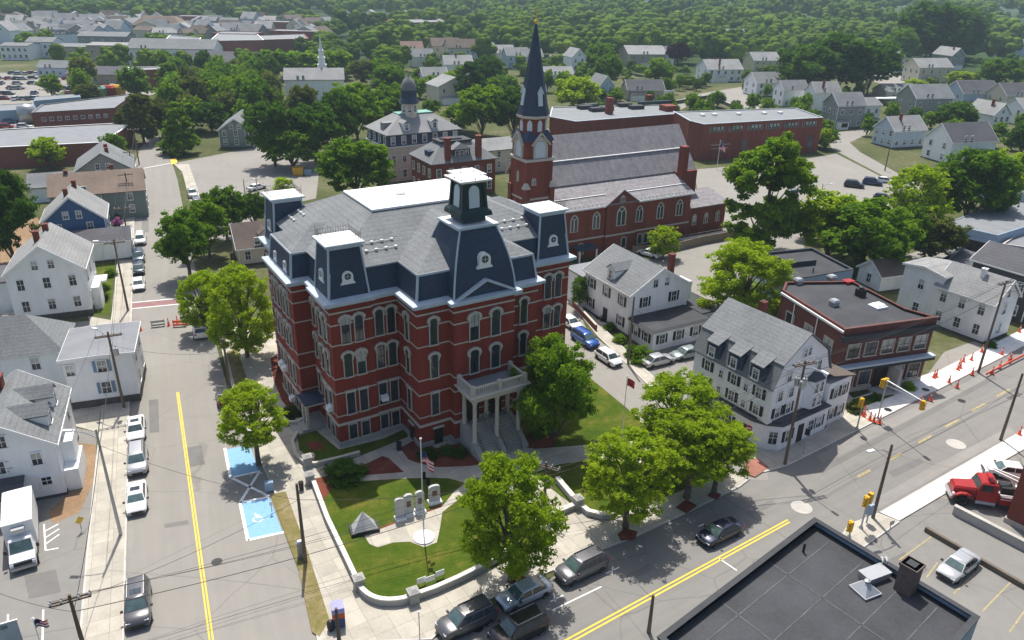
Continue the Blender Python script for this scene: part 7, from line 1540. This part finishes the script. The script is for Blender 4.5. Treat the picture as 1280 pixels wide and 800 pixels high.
for x, y in ((1079, 520), (1087, 525), (1092, 527), (1099, 529), (1152, 504), (1163, 500), (1186, 478), (1197, 462), (1199, 457), (1200, 460), (1204, 452), (1214, 450), (1215, 468), (1196, 484), (1240, 467), (1249, 460), (1261, 453), (1263, 448), (1252, 443), (1274, 543), (1167, 472), (1170, 471), (1227, 440), (1274, 415), (1080, 517)):
    o = link('traffic_cone', CN, None, at(x, y, .126)); tag(o, 'orange traffic cone along the new pavement works', 'cone', 'orange cones of the pavement works'); o.scale = (1.15, 1.15, 1.25)
for x, y in ((176, 413), (211, 407), (222, 404), (238, 404)):
    o = link('traffic_cone', CN, None, at(x, y, .02)); tag(o, 'orange traffic cone on the left street near the red crossing', 'cone', 'orange cones of the left street'); o.scale = (1.15, 1.15, 1.3)
b = MB(); b.box(-.9, .9, -.06, .06, .6, .95); b.box(-.9, .9, -.06, .06, .15, .4)
for x in (-.8, .8): b.bar((x, -.35, 0), (x, 0, 1.05), .06, .06); b.bar((x, .35, 0), (x, 0, 1.05), .06, .06)
tag(b.build('road_barrier', M['blind'], None, at(198, 408, .02), R(20)), 'grey folding road barrier standing among cones on the left street', 'barrier')
o = tag(b.build('road_barrier', M['cone'], None, at(225, 408, .02), R(10)), 'orange road barrier right of the grey one on the left street', 'barrier')
b = MB(); b.bar((0, 0, .3), (8.5, 5.9, .3), .1, .3); tag(b.build('barrier_rail', M['cone'], None, at(1232, 470, .12), 0), 'low orange plastic rail between cones at the right pavement', 'barrier')
def sign_post(px, py, top, name, label, mk, face, cat='sign'):
    p = at(px, py, .12); h = height_to(p, top); t = thing(name, label, cat, p, R(face)); b = MB(); b.tube((0, 0, 0), (0, 0, h), .04, n=6); b.build('post', M['steel'], t); mk(t, h); return t
def dnd(t, h):
    b = MB(); b.tube((0, -.05, h - .3), (0, -.075, h - .3), .38, n=20); b.build('sign_disc', M['red'], t); b = MB(); b.box(-.27, .27, -.09, -.07, h - .37, h - .23); b.build('white_bar', M['white'], t)
sign_post(931, 563, 533, 'no_entry_sign', 'red round no-entry sign with white bar at the corner house', dnd, -20)
def plate(col, w, hh, z=0.):
    def f(t, h): b = MB(); b.box(-w / 2, w / 2, -.06, -.04, h - hh - z, h - z); b.build('sign_plate', M[col], t)
    return f
sign_post(102, 662, 648, 'warning_sign', 'yellow diamond warning sign on the left pavement edge', lambda t, h: (MB().box(-.3, .3, -.06, -.04, -.3, .3).build('sign_plate', M['yellow'], t, (0, 0, h - .3))), 60).children[1].rotation_euler = (0, R(45), 0)
sign_post(1004, 567, 537, 'walk_signal', 'black pedestrian signal box on a short post beside the corner house', plate('plastic', .5, .8), -30)
sign_post(1110, 670, 652, 'small_sign', 'small grey sign plate on the traffic island', plate('steel', .5, .45), 20); sign_post(525, 806, 766, 'thin_post', 'thin bare post on the pavement below the granite wall', plate('steel', .12, .12), 0, 'post'); sign_post(340, 640, 628, 'parking_sign', 'small white sign post beside the lower blue bay', plate('trim', .3, .45), 26)
b = MB(); b.box(-.45, .45, -.4, .4, .15, 1.25); b.mat(0)
t = thing('parcel_box', 'tall blue and orange parcel drop box with white top on the lower pavement', 'drop box', at(424, 781, .12), R(20)); b.build('box_base', plain('navy_box_paint', (.06, .08, .2)), t); b = MB(); b.box(-.46, .46, -.42, .41, 1.0, 1.5); b.build('orange_panel', plain('orange_box_paint', (.6, .12, .03)), t); b = MB(); b.loft([[(-.47, -.42, 1.5), (.47, -.42, 1.5), (.47, .42, 1.5), (-.47, .42, 1.5)], [(-.47, -.3, 1.85), (.47, -.3, 1.85), (.47, .42, 2.1), (-.47, .42, 2.1)]]); b.build('box_top', plain('lilac_box_top', (.4, .4, .7)), t)
utility_pole(425, 812, 762, 'thin black lamp post in front of the parcel drop box', None)
b = MB(); b.lathe([(.22, 0), (.3, .3), (.3, .75), (.12, .9), (.01, .92)], n=12); tag(b.build('hydrant', M['iron'], None, at(414, 787, .13)), 'dark fire hydrant on the verge beside the parcel box', 'hydrant')
b = MB(); b.lathe([(.22, 0), (.26, .9), (.1, 1.0), (.01, 1.0)], n=10); tag(b.build('litter_bin', M['iron'], None, at(377, 612, .13)), 'small black litter bin on the pavement beside the lawn wall', 'bin')
b = MB(); b.box(-.4, .4, -.3, .3, 0, .9); tag(b.build('letter_box', M['bluegrey'], None, at(337, 612, .13), R(20)), 'small grey-blue box at the kerb by the upper blue bay', 'box')
# flags
def flag(parent, p, rz, w, h, cols, name='flag'):
    b = MB(); n, m_ = 12, len(cols)
    for k, c in enumerate(cols):
        b.mat(c)
        for i in range(n):
            f0, f1 = i / n, (i + 1) / n; q = lambda f, kk: (w * f * .75, .18 * math.sin(f * 7), -h * kk / m_ - w * .45 * f * f)
            b.add([q(f0, k), q(f1, k), q(f1, k + 1), q(f0, k + 1)], [(0, 1, 2, 3)])
    b.mat(2)
    if m_ > 4:
        for i in range(5):
            f0, f1 = i / n, (i + 1) / n
            for e in (.02, -.02): b.add([(w * f0 * .75, .18 * math.sin(f0 * 7) + e, -w * .45 * f0 * f0), (w * f1 * .75, .18 * math.sin(f1 * 7) + e, -w * .45 * f1 * f1), (w * f1 * .75, .18 * math.sin(f1 * 7) + e, -h * .54 - w * .45 * f1 * f1), (w * f0 * .75, .18 * math.sin(f0 * 7) + e, -h * .54 - w * .45 * f0 * f0)], [(0, 1, 2, 3)])
    return b.build(name, [M['flagred'], M['flagwhite'], M['flagblue'], M['flagblack']], parent, p, rz)
def flagpole(px, py, top, label, r=.07):
    p = at(px, py, .13); h = height_to(p, top); t = thing('flagpole', label, 'flagpole', p); b = MB(); b.tube((0, 0, 0), (0, 0, h), r, r * .6, 10); b.lathe([(.01, 0), (.12, .1), (.01, .24)], n=10, z=h); b.build('pole', M['trim'], t); return t, h
t, h = flagpole(530, 672, 551, 'white flagpole with striped flag and black flag on the memorial path'); b = MB(); b.lathe([(.01, 0), (.95, 0), (.95, .12), (.01, .14)], n=24); b.build('pole_base', M['white'], t)
flag(t, (0.07, 0, h - 1.2), R(-30), 1.5, 1.15, (0, 1, 0, 1, 0, 1, 0)); flag(t, (.07, 0, h - 3.3), R(-30), .9, .8, (3, 3))
t, h = flagpole(777, 548, 472, 'grey flagpole with a plain red flag on the side lawn', .06); flag(t, (.05, 0, h - .3), R(20), 1.3, .9, (0, 0))
t, h = flagpole(896, 211, 177, 'flagpole with a small striped flag in front of the school'); flag(t, (.05, 0, h - .8), R(-10), 2.0, 1.4, (0, 1, 0, 1, 0, 1, 0))
# graduation banner at the bottom left corner, with its small flag
t = thing('banner_board', 'pale blue banner board with dark lettering at the bottom left corner of the view', 'banner', at(-2, 842), R(27)); b = MB(); b.box(-2.2, 2.0, -.03, .03, 2.0, 4.2); b.build('board', plain('pale_blue_board', (.42, .46, .54)), t); b = MB(); b.box(-2.25, 2.05, -.05, .05, 4.2, 4.28); b.build('board_rail', M['trim'], t)
for x in (-2, 1.8): part_box(t, 'board_post', 'wood', x, x + .1, .04, .14, 0, 4.2)
lettering(t, 'OF 2020', (.65, -.045, 3.75), (R(90), 0, 0), .42, 'letterdark')
t, h = flagpole(54, 815, 776, 'short brown flagstaff with a furled striped flag beside the banner board', .04); flag(t, (.03, 0, h - .2), R(50), 1.1, .7, (0, 1, 0, 1, 2))
# ---------------------------------------------------------------- lawn wall, monuments, bench
def wall_run(name, label, pts, h, th, capm='stone', wm='granite'):
    w3 = [at(x, y, .0) for x, y in pts]; c0 = w3[0]; L_ = []; Rr = []
    for i, p in enumerate(w3):
        d = (w3[min(i + 1, len(w3) - 1)] - w3[max(i - 1, 0)]).normalized(); n_ = Vector((-d.y, d.x, 0)); L_.append(p - c0 + n_ * th / 2); Rr.append(p - c0 - n_ * th / 2)
    poly = [(v.x, v.y) for v in Rr] + [(v.x, v.y) for v in L_[::-1]]
    t = thing(name, label, 'wall', c0); b = MB()
    for i in range(len(L_) - 1):
        q = [Rr[i], Rr[i + 1], L_[i + 1], L_[i]]; b.prism([(v.x, v.y) for v in q], 0, h)
    b.build('wall_body', M[wm], t); b = MB()
    for i in range(len(L_) - 1):
        q = [Rr[i], Rr[i + 1], L_[i + 1], L_[i]]; c_ = sum(q, Vector()) / 4; e = 1.0
        n_ = (Rr[i] - L_[i]).normalized() * .02; q = [Rr[i] + n_, Rr[i + 1] + n_, L_[i + 1] - n_, L_[i] - n_]; b.prism([(v.x, v.y) for v in q], h, h + .12)
    b.build('wall_cap', M[capm], t); return t
M['walltop'] = plain('pale_wall_cap', (.62, .59, .53), .8, .08)
def arc(p0, p1, p2, n=8): return [((1 - t) ** 2 * p0[0] + 2 * t * (1 - t) * p1[0] + t * t * p2[0], (1 - t) ** 2 * p0[1] + 2 * t * (1 - t) * p1[1] + t * t * p2[1]) for t in [i / n for i in range(n + 1)]]
wall_run('lawn_wall', 'long granite wall with pale cap curving round the front lawn', [(392, 607), (410, 655), (430, 697), (448, 735)] + arc((450, 740), (466, 764), (505, 756))[0:] + [(517, 752), (545, 742), (572, 730), (600, 716), (640, 692)], .7, .36, 'walltop')
wall_run('lawn_wall', 'short granite wall with pale cap dividing the pavement from the corner garden', [(696, 604), (721, 634)], .7, .45, 'walltop'); wall_run('lawn_wall', 'low granite wall across the pavement foot of the corner garden', [(684, 651), (722, 635)], .6, .45, 'walltop'); wall_run('lawn_wall', 'curved granite wall end bordering the corner garden under the street trees', [(722, 634), (735, 645), (752, 649), (768, 647)], .6, .45, 'walltop')
wall_run('bed_wall', 'curving grey stone kerb wall round the grass by the hall side porch', [(372, 545), (366, 556), (370, 572), (382, 583), (395, 584), (425, 577), (450, 570)], .5, .3); wall_run('bed_wall', 'curving grey stone kerb wall below the side porch planting bed', [(352, 524), (360, 532), (372, 532), (384, 526)], .5, .3)
wall_run('wooden_fence', 'long weathered wooden fence between the church and the driveway', [(790, 318), (835, 316), (880, 305), (930, 296)], 1.5, .12, 'woodfence', 'woodfence'); wall_run('garden_wall', 'low brown brick wall along the white shuttered house pavement', [(716, 382), (745, 414)], .9, .3, 'stone', 'brick2'); wall_run('white_fence', 'white board fence beside the small tan house', [(815, 122), (842, 119)], 2.2, .3, 'trim', 'trim')
wall_run('car_park_wall', 'dark retaining wall of the hill car park', [(840, 131), (886, 123), (914, 135)], 1.4, .5, 'stone', 'found')
for x, y, lab in ((388, 604, 'granite gate pillar at the upper end of the lawn wall'), (449, 735, 'granite pillar where the lawn wall starts to curve'), (517, 752, 'granite pillar at the foot of the curved lawn wall'), (722, 634, 'granite pillar at the meeting of the garden walls'), (385, 582, 'granite pillar of the bed wall by the side porch')):
    b = MB(); b.box(-.38, .38, -.38, .38, 0, 1.05); b.box(-.46, .46, -.46, .46, 1.05, 1.17); b.frustum((-.4, .4, -.4, .4), 1.17, (-.12, .12, -.12, .12), 1.38); tag(b.build('wall_pillar', M['granite'], None, at(x, y, .12), R(28)), lab, 'pillar')
def stone(px, py, w, h, lab, plaque, base=True):
    t = thing('memorial_stone', lab, 'memorial', at(px, py, .13), R(24)); b = MB(); pts = [(-w / 2, 0), (w / 2, 0), (w / 2, h * .88)] + [(w / 2 * math.cos(a), h * .88 + h * .12 * math.sin(a)) for a in [math.pi * i / 8 for i in range(1, 8)]] + [(-w / 2, h * .88)]
    slab_xz(b, pts, .14, -.14); b.build('slab', M['monument'], t); b = MB(); b.box(-w * .58, w * .58, -.55, .3, 0, .22); b.build('plinth', M['white'], t)
    if plaque: b = MB(); b.box(-w * .22, w * .22, -.17, -.13, h * .42, h * .7); b.build('plaque', M['monpink'], t)
stone(500, 648, .86, 2.3, 'grey memorial slab without plaque, leftmost of the row on the lawn', False); stone(511, 643, .86, 2.3, 'grey memorial slab with plaque in the middle of the row on the lawn', True); stone(525, 639, .86, 2.3, 'grey memorial slab with plaque next to the flagpole', True); stone(543, 627, 1.1, 1.9, 'separate smaller memorial stone with a large dark plaque near the path', True)
t = thing('memorial_pyramid', 'angular grey pyramid memorial on a dark base at the left of the lawn', 'memorial', at(456, 662, .13), R(22)); b = MB(); b.box(-1.6, 1.5, -.9, .9, 0, .4); b.build('base', M['plastic'], t); b = MB(); b.add([(-1.4, -.8, .4), (1.3, -.8, .4), (1.2, .8, .4), (-1.3, .8, .4), (-.1, .15, 2.4), (0, -1.0, .6)], [(0, 5, 4), (5, 1, 4), (1, 2, 4), (2, 3, 4), (3, 0, 4), (0, 3, 2, 1), (0, 1, 5)]); b.build('pyramid', M['monument'], t); t.scale = (.82, .82, .82)
t = thing('park_bench', 'dark bench with white stone ends on the path by the side lawn', 'bench', at(751, 560, .13), R(34)); b = MB(); b.box(-.95, .95, -.25, .25, .42, .48); b.build('seat', M['wood'], t); b = MB(); b.box(-.95, .95, .24, .3, .5, .95); b.build('backrest', M['wood'], t)
for x in (-.95, .85): part_box(t, 'leg', 'white', x, x + .12, -.35, .35, 0, .42)
for x, y, lab in ((527, 732, 'left one'), (538, 730, 'middle one'), (550, 723, 'right one')):
    t = thing('lawn_sign', 'small white sign board behind the lawn wall, %s of three' % lab, 'sign', at(x, y, .13), R(30)); b = MB(); b.box(-.4, .4, -.02, .02, .3, .85); b.build('board', M['trim'], t); b = MB(); b.box(-.3, -.27, -.02, .02, 0, .3); b.box(.27, .3, -.02, .02, 0, .3); b.build('stake', M['steel'], t)
b = MB(); b.lathe([(.3, 0), (.26, .9), (.3, .92), (.01, 1.0)], n=12); tag(b.build('bollard', M['plastic'], None, at(499, 562, .14)), 'dark bollard on the path to the hall basement door', 'bollard'); b = MB(); b.box(-.3, .3, -.2, .2, 0, .6); b.frustum((-.3, .3, -.2, .2), .6, (-.1, .1, -.1, .1), .75); tag(b.build('utility_box', M['steel'], None, at(390, 574, .13), R(20)), 'small pale utility box on the grass by the side porch', 'utility box')
for i, (x, y, top) in enumerate(((322, 241, 222), (306, 240, 224), (1025, 250, 230))): utility_pole(x, y, top, ('slim car park lamp post right of the white car', 'slim car park lamp post left of the white car', 'double-headed lamp post in the school car park')[i], None, True, lamp=20)
b = MB(); b.add([(-1.9, -1.9, 2.0), (1.9, -1.9, 2.0), (1.9, 1.9, 2.0), (-1.9, 1.9, 2.0), (0, 0, 2.9)], [(0, 1, 4), (1, 2, 4), (2, 3, 4), (3, 0, 4), (3, 2, 1, 0)]); b.tube((0, 0, 0), (0, 0, 2), .04, n=6); tag(b.build('patio_umbrella', M['tar'], None, at(812, 426), R(20)), 'round dark patio umbrella in front of the white house wing', 'umbrella')
t = thing('entry_stairs', 'grey wooden steps and landing beside the white chimneyed house', 'steps', at(14, 402), R(22)); b = MB()
for i in range(7): b.box(-.8, .8, -.3 - .28 * i, -.02 - .28 * i, 1.4 - .2 * (i + 1), 1.4 - .2 * i)
b.build('steps', M['concrete'], t)

# ---------------------------------------------------------------- haze
b = MB(); b.box(-3300, 3300, -60, 3700, -1.0, 75)
hz = NT('haze_air'); v = hz.n('VolumePrincipled', Color=(.66, .86, 1.0, 1), Density=.00017, Anisotropy=.2); hz.t.links.new(v.outputs[0], hz.out.inputs['Volume'])
o = b.build('haze', hz.m); o['kind'] = 'stuff'
